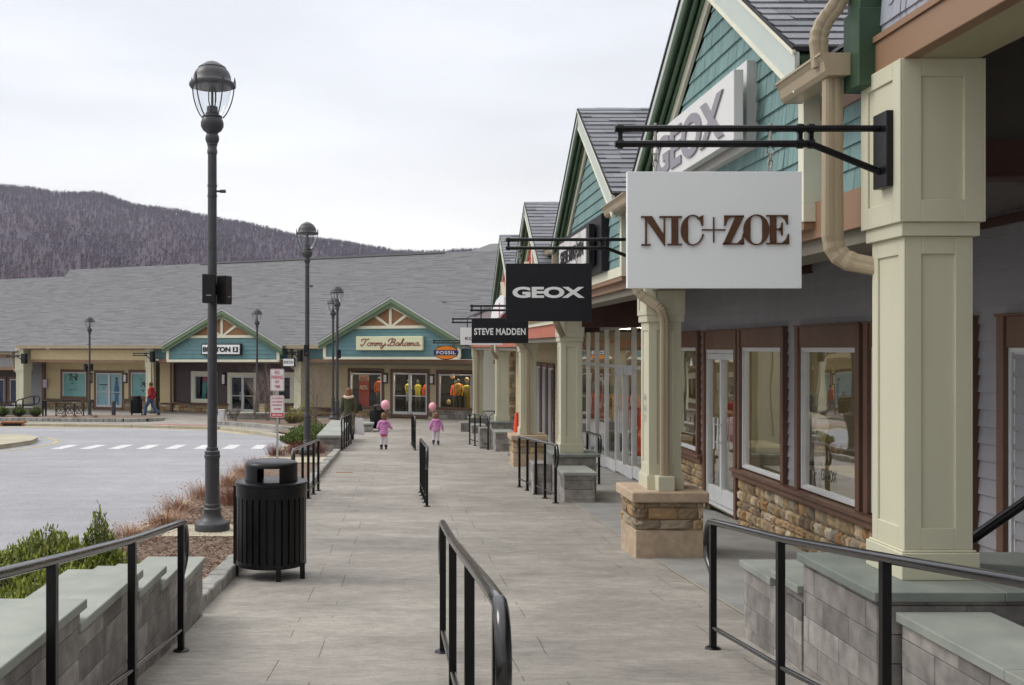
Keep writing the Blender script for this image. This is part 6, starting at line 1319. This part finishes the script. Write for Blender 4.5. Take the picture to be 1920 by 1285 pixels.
t=thing('handrail','pair of black rail posts at the right end of the far-left shrubs','handrail',((83-VX)*49.5/F,49.5,-g(50))); mb=MB(); mb.tube([A(79,752,49.5),A(150,750.5,49.5)],.03,7); mb.build('top_rail', black, t)
for px in (80.5,86): mb=MB(); p=A(px,752,49.5); mb.box(p.x-.035,p.x+.035,49.47,49.53,-g(49.5)+.1,p.z); mb.build('post', black, t)
t=thing('block_wall','low dark block wall with a pale cap behind the three small far-left shrubs','wall',(-18.5,50.5,-g(50))); mb=MB(); p=A(-60,766,50.4); q_=A(62,766,50.4); bwall(mb,p.x,q_.x,50.4,50.8,-g(50)-.1,p.z,rs,'N'); core(mb,p.x,q_.x,50.4,50.8,-g(50)-.1,p.z); mb.build('blocks', block, t); mb=MB(); mb.box(p.x,q_.x+.05,50.36,50.85,p.z,p.z+.06); mb.build('cap', bluestone, t)
# ------------------------------------------------------------------ plants
leafm=M('evergreen_leaf',(.15,.185,.035),(.24,.27,.05),rough=.55,scale=3,tint=1,tcol=[(.35,.42,.42),(.8,.85,.7),(1.15,1.15,.9),(1.6,1.45,1.0)],spec=.35)
junim=M('juniper_leaf',(.07,.105,.025),(.11,.155,.035),rough=.8,scale=3,tint=1,tcol=[(.4,.5,.5),(1,1,.9),(1.5,1.4,1.0)])
yelm=M('olive_yellow_twig',(.22,.19,.05),(.30,.27,.08),rough=.8,scale=3,tint=.4)
barkm=M('gray_brown_bark',(.15,.115,.095),(.22,.18,.155),rough=.9,scale=20)
drym=M('dry_russet_grass',(.30,.19,.13),(.42,.31,.23),rough=.9,scale=4,tint=1,tcol=[(.45,.35,.35),(1,.75,.65),(1.2,1.1,1.0),(1.6,1.7,1.7)])
redg=M('red_dry_stems',(.17,.058,.036),(.25,.095,.062),rough=.9,scale=5,tint=.5)
def shrub(label,cx,cy,z0,r,h,n,ls,mat_,seed,cone=0,upright=.5,name='shrub',group=None):
    rs=random.Random(seed); t=thing(name,label,'shrub',(cx,cy,z0),group); tw=MB(); lf=MB()
    for i in range(n):
        a=rs.random()*6.283; rr=r*math.sqrt(rs.random()); fall=1-(.55*rr/r if not cone else .95*rr/r); hh=h*fall*rs.uniform(.72,1.03)
        base=Vector((cx+math.cos(a)*rr*.25,cy+math.sin(a)*rr*.25,z0)); tip=Vector((cx+math.cos(a)*rr,cy+math.sin(a)*rr,z0+hh)); mid=(base+tip)/2+Vector((math.cos(a)*rr*.18,math.sin(a)*rr*.18,0))
        tw.tube([base,mid,tip],[.006,.004,.002],4,cap=False)
        L_=int(15*(h/.6)**.3)
        for k in range(L_):
            u=1-(k/L_)**1.25*.85; p=base*(1-u)**2+mid*2*u*(1-u)+tip*u*u; b_=rs.random()*6.283; el=rs.uniform(.1,.9)*(.4+upright) if k>1 else 1.2
            d=Vector((math.cos(b_)*math.cos(el),math.sin(b_)*math.cos(el),math.sin(el))); s_=d.cross(Vector((0,0,1))); s_=s_.normalized() if s_.length>.01 else Vector((1,0,0)); l=ls*rs.uniform(.7,1.25); w_=l*.19
            nrm=d.cross(s_)*l*.08; lf.add([p,p+d*l*.5+s_*w_+nrm,p+d*l,p+d*l*.5-s_*w_+nrm],[(0,1,2,3)],min(1,max(0,(rs.random()*.7+.3*(k<3)))))
    tw.build('stems', barkm, t); lf.build('leaves', mat_, t); return t
zb=-g(9)-.02
shrub('broad round green shrub behind the left block wall, nearest the corner',-3.12,9.0,zb,.54,.64,900,.055,leafm,1)
shrub('taller pointed green shrub behind the left block wall',-2.72,9.15,zb,.31,.82,520,.052,leafm,2,cone=1)
shrub('small thin green shrub at the right end of the left shrubs',-2.47,9.0,zb,.26,.40,260,.05,leafm,3)
shrub('low green shrub at the left edge just behind the wall caps',-2.62,7.3,-g(7.3),.44,.46,700,.055,leafm,4)
shrub('low green shrub filling between the wall and the broad round shrub',-2.62,8.1,-g(8.2),.38,.40,480,.055,leafm,5)
for i,(x,y,r,h) in enumerate(((-3.0,29.6,.55,.42),(-2.75,31.2,.7,.52),(-2.9,33.6,.8,.55))): shrub(['nearest low spreading juniper left of the granite wall','middle low spreading juniper left of the granite wall','farthest low spreading juniper, beside the distant lamp posts'][i],x,y,-g(y)+.05,r,h,300,.08,junim,20+i,name='juniper_shrub',group='spreading junipers')
shrub('loose yellow-green shrub left of the second tallest lamp post',(572-VX)*43/F,43,-g(43)+.1,.55,1.15,150,.09,yelm,30,cone=1)
shrub('smaller yellow-green shrub next to the parking sign post',(548-VX)*42/F,42,-g(42)+.1,.4,.8,90,.09,yelm,31)
for i,px in enumerate((5,36,67)): shrub(['leftmost of three small green shrubs before the far-left store','middle of three small green shrubs before the far-left store','rightmost of three small green shrubs before the far-left store'][i],(px-VX)*48.6/F,48.6,-g(48.6)+.15,.33,.55,110,.10,junim,40+i,group='small shrubs at the far left')
def grass(label,cx,cy,z0,r,h,n,mat_,seed,arch=.6,name='grass_clump'):
    rs=random.Random(seed); mb=MB()
    for i in range(n):
        a=rs.random()*6.283; r0=rs.random()*r*.75; p=Vector((cx+math.cos(a)*r0,cy+math.sin(a)*r0,z0)); a2=a+rs.gauss(0,.5); l=h*rs.uniform(.6,1.15); out_=arch*rs.uniform(.3,1.3); w_=.0035
        pts=[]; 
        for j in range(4): u=j/3; pts.append(p+Vector((math.cos(a2)*out_*l*u*u,math.sin(a2)*out_*l*u*u,l*(u-.45*out_*u*u))))
        s_=Vector((-math.sin(a2),math.cos(a2),0))*w_; tt=rs.random()
        for j in range(3): mb.add([pts[j]-s_*(1-j/3.5),pts[j]+s_*(1-j/3.5),pts[j+1]+s_*(1-(j+1)/3.5),pts[j+1]-s_*(1-(j+1)/3.5)],[(0,1,2,3)],tt)
        if rs.random()<.16: q_=pts[3]; e=.009; mb.add([q_+Vector((e,0,0)),q_+Vector((0,e,0)),q_-Vector((e,0,0)),q_-Vector((0,e,0)),q_+Vector((0,0,e)),q_-Vector((0,0,e))],[(0,1,4),(1,2,4),(2,3,4),(3,0,4),(0,1,5),(1,2,5),(2,3,5),(3,0,5)],tt)
    return tag(mb.build(name, mat_),label,'grass clump','dry ornamental grasses')
G=[(-3.25,12.2,.30,drym,1.0,'arching dry grass clump nearest the road kerb, just above the left handrail'),(-3.1,13.4,.34,drym,1.0,'pale arching dry grass clump left of the tallest lamp base'),(-3.25,14.8,.38,drym,.9,'dry grass clump at the kerb directly behind the tallest lamp post'),(-3.2,16.4,.42,drym,.8,'tall wispy dry grass clump right behind the tallest lamp post'),
 (-2.55,15.6,.42,redg,.45,'upright red-brown grass clump between the tallest lamp post and the bin'),(-2.45,17.2,.44,redg,.45,'farther upright red-brown grass clump seen left of the bin'),(-3.1,18.4,.42,drym,.8,'dry grass clump seen left of the bin lid at the kerb'),(-3.2,20.5,.38,drym,.8,'dry grass clump at the kerb above the bin lid'),
 (-3.2,22.4,.32,redg,.7,'low reddish grass clump at the kerb in front of the parking sign'),(-3.2,26.0,.40,redg,.6,'reddish grass clump right of the parking sign post'),(-2.75,26.6,.42,redg,.6,'reddish grass clump left of the second tallest lamp base'),(-2.2,26.8,.40,redg,.6,'reddish grass clump between the second tallest lamp and the granite wall'),(-2.9,12.0,.16,drym,1.0,'tiny dry tuft in the mulch behind the left handrail end')]
for i,(x,y,h,mt,ar,lb) in enumerate(G): grass(lb,x,y,-g(y)+.03,.34,h*.85,340 if h>.2 else 60,mt,60+i,ar)
def bare_tree(label,x,y,z0,h,seed,multi=4,group='bare young trees'):
    rs=random.Random(seed); t=thing('bare_tree',label,'tree',(x,y,z0),group); tr=MB(); br=MB()
    def grow(mb,p,d,l,r,dep):
        pts=[p]; rr=[r]
        for j in range(3): d=(d+Vector((rs.gauss(0,.12),rs.gauss(0,.12),rs.gauss(.05,.05)))).normalized(); p=p+d*l/3; pts.append(p); rr.append(r*(1-.2*(j+1)))
        mb.tube(pts,rr,5 if dep<2 else 3,cap=False)
        if dep<4:
            for k in range(3 if dep<3 else 2):
                a=rs.random()*6.283; dd=(d+Vector((math.cos(a),math.sin(a),.3))*rs.uniform(.35,.7)).normalized(); grow(br,pts[rs.choice((1,2,3))],dd,l*rs.uniform(.55,.8),r*.5,dep+1)
            grow(br,p,d,l*.75,r*.6,dep+1)
    for m_ in range(multi): a=rs.random()*6.283; grow(tr,Vector((x+math.cos(a)*.06,y+math.sin(a)*.06,z0)),Vector((math.cos(a)*.18,math.sin(a)*.18,1)).normalized(),h*.36,.022,0)
    tr.build('trunk', barkm, t); br.build('crown', barkm, t); return t
bare_tree('bare multi-stemmed tree just left of the parking sign',(503-VX)*44.3/F,44.3,-g(44.3)+.1,2.6,5)
bare_tree('bare multi-stemmed tree just right of the second tallest lamp post',(592-VX)*41/F,41,-g(41)+.1,2.6,6)
bare_tree('smaller bare tree behind the distant thin lamp post',(476-VX)*45/F,45,-g(45)+.1,1.9,7,3)
bare_tree('low leafless shrub at the left end of the far planting bed',(440-VX)*43.8/F,43.8,-g(43.8)+.1,.7,8,5)
bare_tree('low leafless shrub between the two bare trees',(522-VX)*41.5/F,41.5,-g(41.5)+.1,.7,9,5)
for i,px in enumerate((118,142,180)): 
    X=(px-VX)*47.6/F; grass(['left russet tuft in front of the circle railing','middle russet tuft in front of the circle railing','right russet tuft beside the far-left lamp post'][i],X,47.6,-g(47.6)+.15,.3,.22,90,redg,90+i,.8)
# ------------------------------------------------------------------ people
def skin(name, J, E, mat_, parent, root, levels=1, origin=None):
    me=bpy.data.meshes.new(name); keys=list(J); o_=WL[parent.name] if parent else Vector((0,0,0)); me.from_pydata([tuple(J[k][0]) for k in keys],[(keys.index(a),keys.index(b)) for a,b in E],[])
    me.materials.append(mat_); o=bpy.data.objects.new(name,me); C.objects.link(o); WL[o.name]=Vector(o_)
    if parent: o.parent=parent
    m=o.modifiers.new('skin','SKIN'); sv=me.skin_vertices[0].data if me.skin_vertices else None
    if sv is None: 
        me.skin_vertices.new() if hasattr(me.skin_vertices,'new') else None; sv=me.skin_vertices[0].data
    for i,k in enumerate(keys):
        r=J[k][1]; sv[i].radius=(r if isinstance(r,tuple) else (r,r)); sv[i].use_root=(k==root)
    m.use_smooth_shade=True; s=o.modifiers.new('sub','SUBSURF'); s.levels=levels; s.render_levels=levels; return o
def person(label, loc, rz, H, pose, cols, kid=False, coat_len=.0):
    """pose: dict of joint offsets; figure faces +y; H height in metres"""
    t=thing('person',label,'person',loc); k=H/1.72; V=Vector
    J={'pelvis':(V((0,0,.95)),.115),'waist':(V((0,0,1.08)),(.12,.095)),'chest':(V((0,.01,1.28)),(.145,.105)),'neck0':(V((0,0,1.43)),.06),'neck':(V((0,.01,1.49)),.052),'head0':(V((0,.02,1.56)),.085),'head':(V((0,.02,1.62)),.100),'top':(V((0,.01,1.70)),.075),'nose':(V((0,.11,1.59)),.014),'chin':(V((0,.075,1.535)),.03)}
    for s,sg in (('l',-1),('r',1)):
        J.update({s+'ear':(V((sg*.085,.01,1.60)),.016),s+'sh':(V((sg*.17,0,1.40)),.055),s+'el':(V((sg*.22,-.01,1.13)),.042),s+'wr':(V((sg*.23,.04,.90)),.028),s+'palm':(V((sg*.235,.05,.84)),.03),
          s+'hip':(V((sg*.09,0,.90)),.088),s+'kn':(V((sg*.10,.01,.50)),.058),s+'an':(V((sg*.10,-.01,.09)),.04),s+'toe':(V((sg*.11,.13,.035)),.035)})
    for a,v in pose.items(): J[a]=(V(v),J[a][1])
    if kid:
        for a in J:
            p,r=J[a]; z=p.z
            z2 = z*.86 if z<=.95 else (.817+(z-.95)*1.0 if z<1.43 else 1.297+(z-1.43)*1.45)
            f=1.35 if a in('head0','head','top','chin','nose','lear','rear') else 1.1
            J[a]=(V((p.x*(1.1 if z<1.45 else 1.35),p.y*(1.3 if z>1.5 else 1),z2)), tuple(x*f for x in r) if isinstance(r,tuple) else r*f)
    E=[('pelvis','waist'),('waist','chest'),('chest','neck0'),('neck0','neck'),('neck','head0'),('head0','head'),('head','top'),('head0','nose'),('head0','chin'),('head','lear'),('head','rear')]
    for s,sg in (('l',-1),('r',1)):
        E+=[('chest',s+'sh'),(s+'sh',s+'el'),(s+'el',s+'wr'),(s+'wr',s+'palm'),('pelvis',s+'hip'),(s+'hip',s+'kn'),(s+'kn',s+'an'),(s+'an',s+'toe')]
        d=(J[s+'palm'][0]-J[s+'wr'][0]).normalized(); pl=J[s+'palm'][0]; side=d.cross(V((sg,0,0))); side=side.normalized() if side.length>.1 else V((0,1,0))
        for f,(off,ln) in enumerate(((-.024,.065),(-.008,.075),(.008,.07),(.024,.055))):
            a=s+'f%d'%f; J[a+'a']=(pl+side*off+d*ln*.55+V((-sg*.006,0,0)),.009); J[a+'b']=(pl+side*off+d*ln+V((-sg*.022,0,0)),.008); E+=[(s+'palm',a+'a'),(a+'a',a+'b')]
        a=s+'th'; J[a+'a']=(pl-side*.035+d*.005,.010); J[a+'b']=(pl-side*.05+d*.035,.009); E+=[(s+'palm',a+'a'),(a+'a',a+'b')]
    J={a:(p*k,(tuple(x*k for x in r) if isinstance(r,tuple) else r*k)) for a,(p,r) in J.items()}
    b_=skin('body',J,E,cols['skin'],t,'pelvis')
    def ball(mb,c,rx,ry,rz_,n=14,m=9):
        vs=[];
        for i in range(m+1):
            ph=-math.pi/2+math.pi*i/m
            for j in range(n): th=2*math.pi*j/n; vs.append((c[0]+rx*max(.02,math.cos(ph))*math.cos(th),c[1]+ry*max(.02,math.cos(ph))*math.sin(th),c[2]+rz_*math.sin(ph)))
        mb.add(vs,[(i*n+j,i*n+(j+1)%n,(i+1)*n+(j+1)%n,(i+1)*n+j) for i in range(m) for j in range(n)]+[tuple(range(n)),tuple(range(m*n,m*n+n))])
    def loft(mb,secs,n=16):       # secs: centre, rx, ry
        vs=[]
        for c,rx,ry in secs:
            for j in range(n): th=2*math.pi*j/n; vs.append((c[0]+rx*math.cos(th),c[1]+ry*math.sin(th),c[2]))
        m=len(secs); mb.add(vs,[(i*n+j,i*n+(j+1)%n,(i+1)*n+(j+1)%n,(i+1)*n+j) for i in range(m-1) for j in range(n)]+[tuple(range(n)),tuple(range((m-1)*n,m*n))])
    def fin(mb,name,mt): o=mb.build(name,mt,None,smooth=True,origin=(0,0,0)); o.parent=t; o.location=(0,0,0); return o
    j=lambda a:J[a][0]
    tg=cols.get('tg',.014)
    for sd in 'lr':
        mb=MB(); hp,kn,an=j(sd+'hip'),j(sd+'kn'),j(sd+'an'); mid=(hp+kn)/2; md2=kn*.6+an*.4
        mb.tube([hp+V((0,0,.05*k)),mid,kn,md2,an],[(.10+tg)*k,(.082+tg)*k,(.062+tg)*k,(.056+tg)*k,(.043+tg)*k],12); fin(mb,'trouser_leg',cols['trousers'])
        mb=MB(); u_=cols.get('boot',.18); top=an+(kn-an)*u_; toe=j(sd+'toe'); mb.tube([top,an+V((0,0,.01*k))],[(.06+tg)*k,(.055+tg*.6)*k],12); mid=(an+toe)/2
        mb.tube([an+V((0,-.05,-.03))*k,an+V((0,0,-.02))*k,mid+V((0,0,-.0))*k,toe+V((0,.02,0))*k],[.042*k,.056*k,.052*k,.034*k],10); fin(mb,'boot',cols['boots'])
    bot=cols.get('hem',.86)*(.86 if kid else 1)*k; hips=(j('lhip')+j('rhip'))/2; mb=MB(); P_,W_,C_,N_=j('pelvis'),j('waist'),j('chest'),j('neck0')
    f=1.12 if kid else 1.0
    secs=[(V((hips.x,hips.y,bot)),.165*k*f,.125*k*f),(V((hips.x,hips.y,bot+.03*k)),.178*k*f,.14*k*f)]
    if bot<P_.z-.05*k: secs.append((P_,.180*k*f,.14*k*f))
    secs+=[(W_,.168*k*f,.132*k*f),(C_-V((0,0,.04*k)),.188*k*f,.14*k*f),(C_+V((0,0,.06*k)),.195*k*f,.13*k*f),(C_+V((0,0,.115*k)),.165*k*f,.11*k*f),(N_+V((0,0,.0)),.09*k*f,.085*k*f),(N_+V((0,0,.035*k)),.07*k*f,.075*k*f)]
    if cols.get('quilt'):
        q_=[]; z0_,z1_=bot+.02*k,(C_.z+.07*k); n_=20
        def at_z(z):
            for (a_,b_) in zip(secs,secs[1:]):
                if a_[0].z<=z<=b_[0].z: u=(z-a_[0].z)/max(1e-6,b_[0].z-a_[0].z); return a_[0].lerp(b_[0],u),a_[1]+(b_[1]-a_[1])*u,a_[2]+(b_[2]-a_[2])*u
            return secs[-1]
        for i in range(n_+1):
            c,rx,ry=at_z(z0_+(z1_-z0_)*i/n_); pf=.016*k*abs(math.sin(i*math.pi/4)); q_.append((c,rx+pf,ry+pf))
        secs=[secs[0]]+q_+[x for x in secs if x[0].z>z1_]
    loft(mb,secs,18)
    for sd in 'lr':
        sh,el,wr=j(sd+'sh'),j(sd+'el'),j(sd+'wr'); pts=[sh-(el-sh)*.12,sh,(sh+el)/2,el,(el+wr)/2,wr]; rr=[.05,.078,.070,.062,.056,.047]; rr=[x*k*f for x in rr]
        if cols.get('quilt'):
            p2=[];r2=[]
            for i in range(16): u=i/15*5; a_=int(min(4,u)); w_=u-a_; p2.append(pts[a_].lerp(pts[a_+1],w_)); r2.append(rr[a_]*(1-w_)+rr[a_+1]*w_+.008*k*abs(math.sin(i*math.pi/3)))
            pts,rr=p2,r2
        mb.tube(pts,rr,12)
    fin(mb,'jacket',cols['jacket'])
    hs=1.32 if kid else 1.0; hd=j('head'); mb=MB(); ball(mb,hd+V((0,-.022,.022))*k,.098*k*hs,.105*k*hs,.110*k*hs); 
    if cols.get('long'): loft(mb,[(hd+V((0,-.06,-.32))*k,.05*k,.03*k),(hd+V((0,-.085,-.26))*k,.085*k,.045*k),(hd+V((0,-.075,-.14))*k,.105*k,.06*k),(hd+V((0,-.05,-.05))*k,.108*k,.08*k),(hd+V((0,-.03,.03))*k,.098*k,.08*k)],14)
    elif kid: loft(mb,[(hd+V((0,-.05,-.155))*k,.055*k*hs,.03*k*hs),(hd+V((0,-.055,-.10))*k,.095*k*hs,.06*k*hs),(hd+V((0,-.04,.0))*k,.108*k*hs,.085*k*hs)],14)
    fin(mb,'hair',cols['hair'])
    if cols.get('hood'):
        mb=MB(); n0=j('neck0'); pts=[]; n_=11
        for i in range(n_): a_=math.pi*(.93+1.14*i/(n_-1)); pts.append(n0+V((math.cos(a_)*.135,math.sin(a_)*.125-.005,.035-.035*math.sin(-a_)))*k*f)
        mb.tube(pts,[cols['hood'][1]*k*(.7 if i in(0,n_-1) else 1)*f for i in range(n_)],10); 
        if kid: ball(mb,n0+V((0,-.15,-.03))*k,.10*k,.05*k,.075*k)
        fin(mb,'hood',cols['hood'][0])
    t.rotation_euler=(0,0,rz); return t,J,k
pinkj=M('pink_puffer',(.62,.26,.52),(.54,.21,.45),rough=.6,scale=8); lilac=M('white_leggings',(.66,.62,.66),(.6,.56,.6),rough=.8,scale=9); bootb=M('black_boots',(.015,.015,.018),(.02,.02,.022),rough=.5)
hairb=M('auburn_hair',(.14,.055,.022),(.2,.085,.035),rough=.6,scale=20,stretch=(4,4,1)); hairk=M('light_brown_hair',(.17,.085,.04),(.22,.11,.055),rough=.6,scale=20,stretch=(4,4,1)); haird=M('dark_hair',(.03,.018,.012),(.04,.025,.015),rough=.6)
parka=M('olive_parka',(.040,.042,.019),(.058,.058,.026),rough=.85,scale=12); fur=M('fur_trim',(.50,.38,.28),(.62,.50,.40),rough=.95,scale=60,bump=.01,bscale=80); legd=M('gray_brown_trousers',(.13,.11,.085),(.16,.13,.10),rough=.9)
redj=M('dark_red_jacket',(.36,.015,.02),(.28,.012,.016),rough=.7,scale=6); jean=M('blue_jeans',(.05,.085,.17),(.08,.12,.22),rough=.9,scale=12)
def bend(**k): return k
gz1=Vector((-.46,28.6,-g(28.6))); 
p1,J1,k1=person('small girl in a pink puffer jacket holding a balloon, left of the two',gz1,R(4),1.03,{'rel':(.27,.02,1.18),'rwr':(.36,.14,1.10),'rpalm':(.38,.19,1.10),'lel':(-.25,-.02,1.16),'lwr':(-.20,.15,1.12),'lpalm':(-.18,.2,1.13),'lkn':(-.08,.02,.5),'rkn':(.09,.0,.5)},dict(skin=skinm,jacket=pinkj,trousers=lilac,boots=bootb,hair=hairk,hem=.82,quilt=1,boot=.42,tg=.016,hood=(pinkj,.055)),kid=True)
mb=MB(); k=k1; mb.lathe([(.185*k,-.075*k),(.185*k,.0),(.15*k,.06*k)],(0,0,.82*.86*k),18,sy=.78); o=mb.build('skirt_hem', M('red_skirt_hem',(.5,.03,.07),(.45,.03,.06)), None, smooth=True, origin=(0,0,0)); o.parent=p1; o.location=(0,0,-.0)
gz2=Vector(((818-VX)*30.5/F,30.5,-g(30.5)))
p2,J2,k2=person('small girl in a pink puffer jacket with a balloon, right of the two',gz2,R(-6),.98,{'rel':(.27,.0,1.15),'rwr':(.31,.03,.92),'rpalm':(.32,.04,.86),'lel':(-.27,.0,1.14),'lwr':(-.28,.05,.93),'lpalm':(-.28,.07,.88),'lkn':(-.11,.06,.52),'lan':(-.13,-.06,.12),'ltoe':(-.14,.05,.05),'rkn':(.07,.0,.5)},dict(skin=skinm,jacket=pinkj,trousers=lilac,boots=bootb,hair=hairk,hem=.84,quilt=1,boot=.42,tg=.016,hood=(pinkj,.055)),kid=True)
balm=M('pink_balloon_rubber',(.80,.34,.42),(.82,.37,.45),rough=.25,scale=2,spec=.6)
def balloon(label,c,r,hand):
    t=thing('balloon',label,'balloon',c); mb=MB(); n_=14; pr=[]
    for i in range(n_+1): a=-math.pi/2+math.pi*i/n_; pr.append((max(.001,r*math.cos(a)*(1+.0*a)),r*1.1*math.sin(a)*(1.06 if a<0 else 1)))
    mb.lathe(pr,c,24); mb.build('balloon_skin',balm,t,smooth=True); mb=MB(); mb.lathe([(.018,0),(.006,.03),(.004,.04)],(c[0],c[1],c[2]-r*1.1*1.06-.035),8); mb.build('knot',balm,t)
    mb=MB(); mb.tube([Vector(c)-Vector((0,0,r*1.15)),(Vector(c)-Vector((0,0,r*1.15)))*.5+Vector(hand)*.5+Vector((.02,0,-.03)),hand],.003,4); mb.build('string',whitem,t); return t
h1=Matrix.Rotation(R(4),3,'Z')@J1['lpalm'][0]+gz1; h2=Matrix.Rotation(R(-6),3,'Z')@J2['lpalm'][0]+gz2
h1=Matrix.Rotation(R(4),3,'Z')@J1['rpalm'][0]+gz1
balloon('pink balloon above the girl on the left',tuple(at(722.5,759.5,28.75)),.127,tuple(h1)); balloon('pink balloon above the girl on the right',tuple(at(811,762.5,30.7)),.115,tuple(h2))
gw=Vector(((654-VX)*32.4/F,32.4,-g(32.4)))
pw,JW,kw_=person('woman in an olive parka with fur collar walking away, with handbag and white shopping bag',gw,R(-8),1.68,{'rel':(.26,-.06,1.14),'rwr':(.27,.02,.93),'rpalm':(.27,.04,.87),'lkn':(-.09,.16,.52),'lan':(-.10,.12,.10),'ltoe':(-.10,.26,.04),'rkn':(.12,-.02,.50),'ran':(.17,-.30,.22),'rtoe':(.18,-.26,.08)},dict(skin=skinm,jacket=parka,trousers=legd,boots=bootb,hair=hairb,hem=.72,boot=.5,tg=.02,long=.06,hood=(fur,.05)))
def held(nm,label,cat,par_loc,rz,mk):
    t=thing(nm,label,cat,par_loc); mk(t); return t
hw=Matrix.Rotation(R(-8),3,'Z')@JW['rpalm'][0]+gw
t=thing('shopping_bag','white paper shopping bag hanging from the right hand of the woman in the parka','bag',(hw.x+.05,hw.y,hw.z-.5))
mb=MB(); x,y,z=hw.x+.06,hw.y,hw.z; mb.hexa([(x-.20,y-.07,z-.62),(x+.18,y-.07,z-.66),(x+.18,y+.07,z-.66),(x-.20,y+.07,z-.62)],[(x-.15,y-.04,z-.10),(x+.12,y-.04,z-.12),(x+.12,y+.04,z-.12),(x-.15,y+.04,z-.10)]); mb.build('bag_body', M('white_paper',(.72,.70,.70),(.66,.64,.65),rough=.7), t); mb=MB(); mb.tube([(x-.09,y-.03,z-.11),(x-.05,y-.02,z+.0),(x+.03,y-.02,z+.0),(x+.07,y-.03,z-.12)],.006,5); mb.build('bag_handle', whitem, t)
t=thing('handbag','black handbag at the right side of the woman in the parka','bag',(hw.x,hw.y,hw.z+.1))
mb=MB(); x,y,z=hw.x+.04,hw.y-.04,hw.z+.12; mb.hexa([(x-.12,y-.06,z),(x+.14,y-.06,z),(x+.14,y+.06,z),(x-.12,y+.06,z)],[(x-.09,y-.04,z+.24),(x+.09,y-.04,z+.24),(x+.09,y+.04,z+.24),(x-.09,y+.04,z+.24)]); mb.build('bag_body', blackm, t, bevel=.02); mb=MB(); mb.tube([(x-.07,y,z+.23),(x-.08,y,z+.42),(x-.12,y,z+.5),(x-.05,y,z+.44),(x+.05,y,z+.24)],.01,5); mb.build('strap', blackm, t)
gm=Vector(((283-VX)*51.2/F,51.2,-g(51.2)+.02))
pm_,JM,km=person('man in a dark red jacket and jeans walking left past the litter bin',gm,R(78),1.72,{'lel':(-.22,-.08,1.13),'lwr':(-.2,.08,.98),'lpalm':(-.19,.13,.96),'rel':(.22,-.14,1.15),'rwr':(.2,-.08,.95),'rpalm':(.2,-.06,.9),'lkn':(-.1,.22,.52),'lan':(-.1,.28,.10),'ltoe':(-.1,.42,.05),'rkn':(.1,-.08,.50),'ran':(.1,-.40,.16),'rtoe':(.1,-.30,.05)},dict(skin=skinm,jacket=redj,trousers=jean,boots=bootb,hair=haird,hem=.84,boot=.1,tg=.02,hood=(redj,.05)))

# ------------------------------------------------------------------ air
hz=bpy.data.materials.new('pale_air'); hz.use_nodes=True; tt=hz.node_tree; tt.nodes.clear(); o_=tt.nodes.new('ShaderNodeOutputMaterial'); pv=tt.nodes.new('ShaderNodeVolumePrincipled')
pv.inputs['Color'].default_value=(.80,.84,1,1); pv.inputs['Density'].default_value=.00015; pv.inputs['Anisotropy'].default_value=.2; tt.links.new(pv.outputs[0], o_.inputs['Volume'])
mb=MB(); mb.box(-1400,2900,-70,1620,-8,330); o=mb.build('haze', hz, origin=(0,0,0)); o['kind']='stuff'
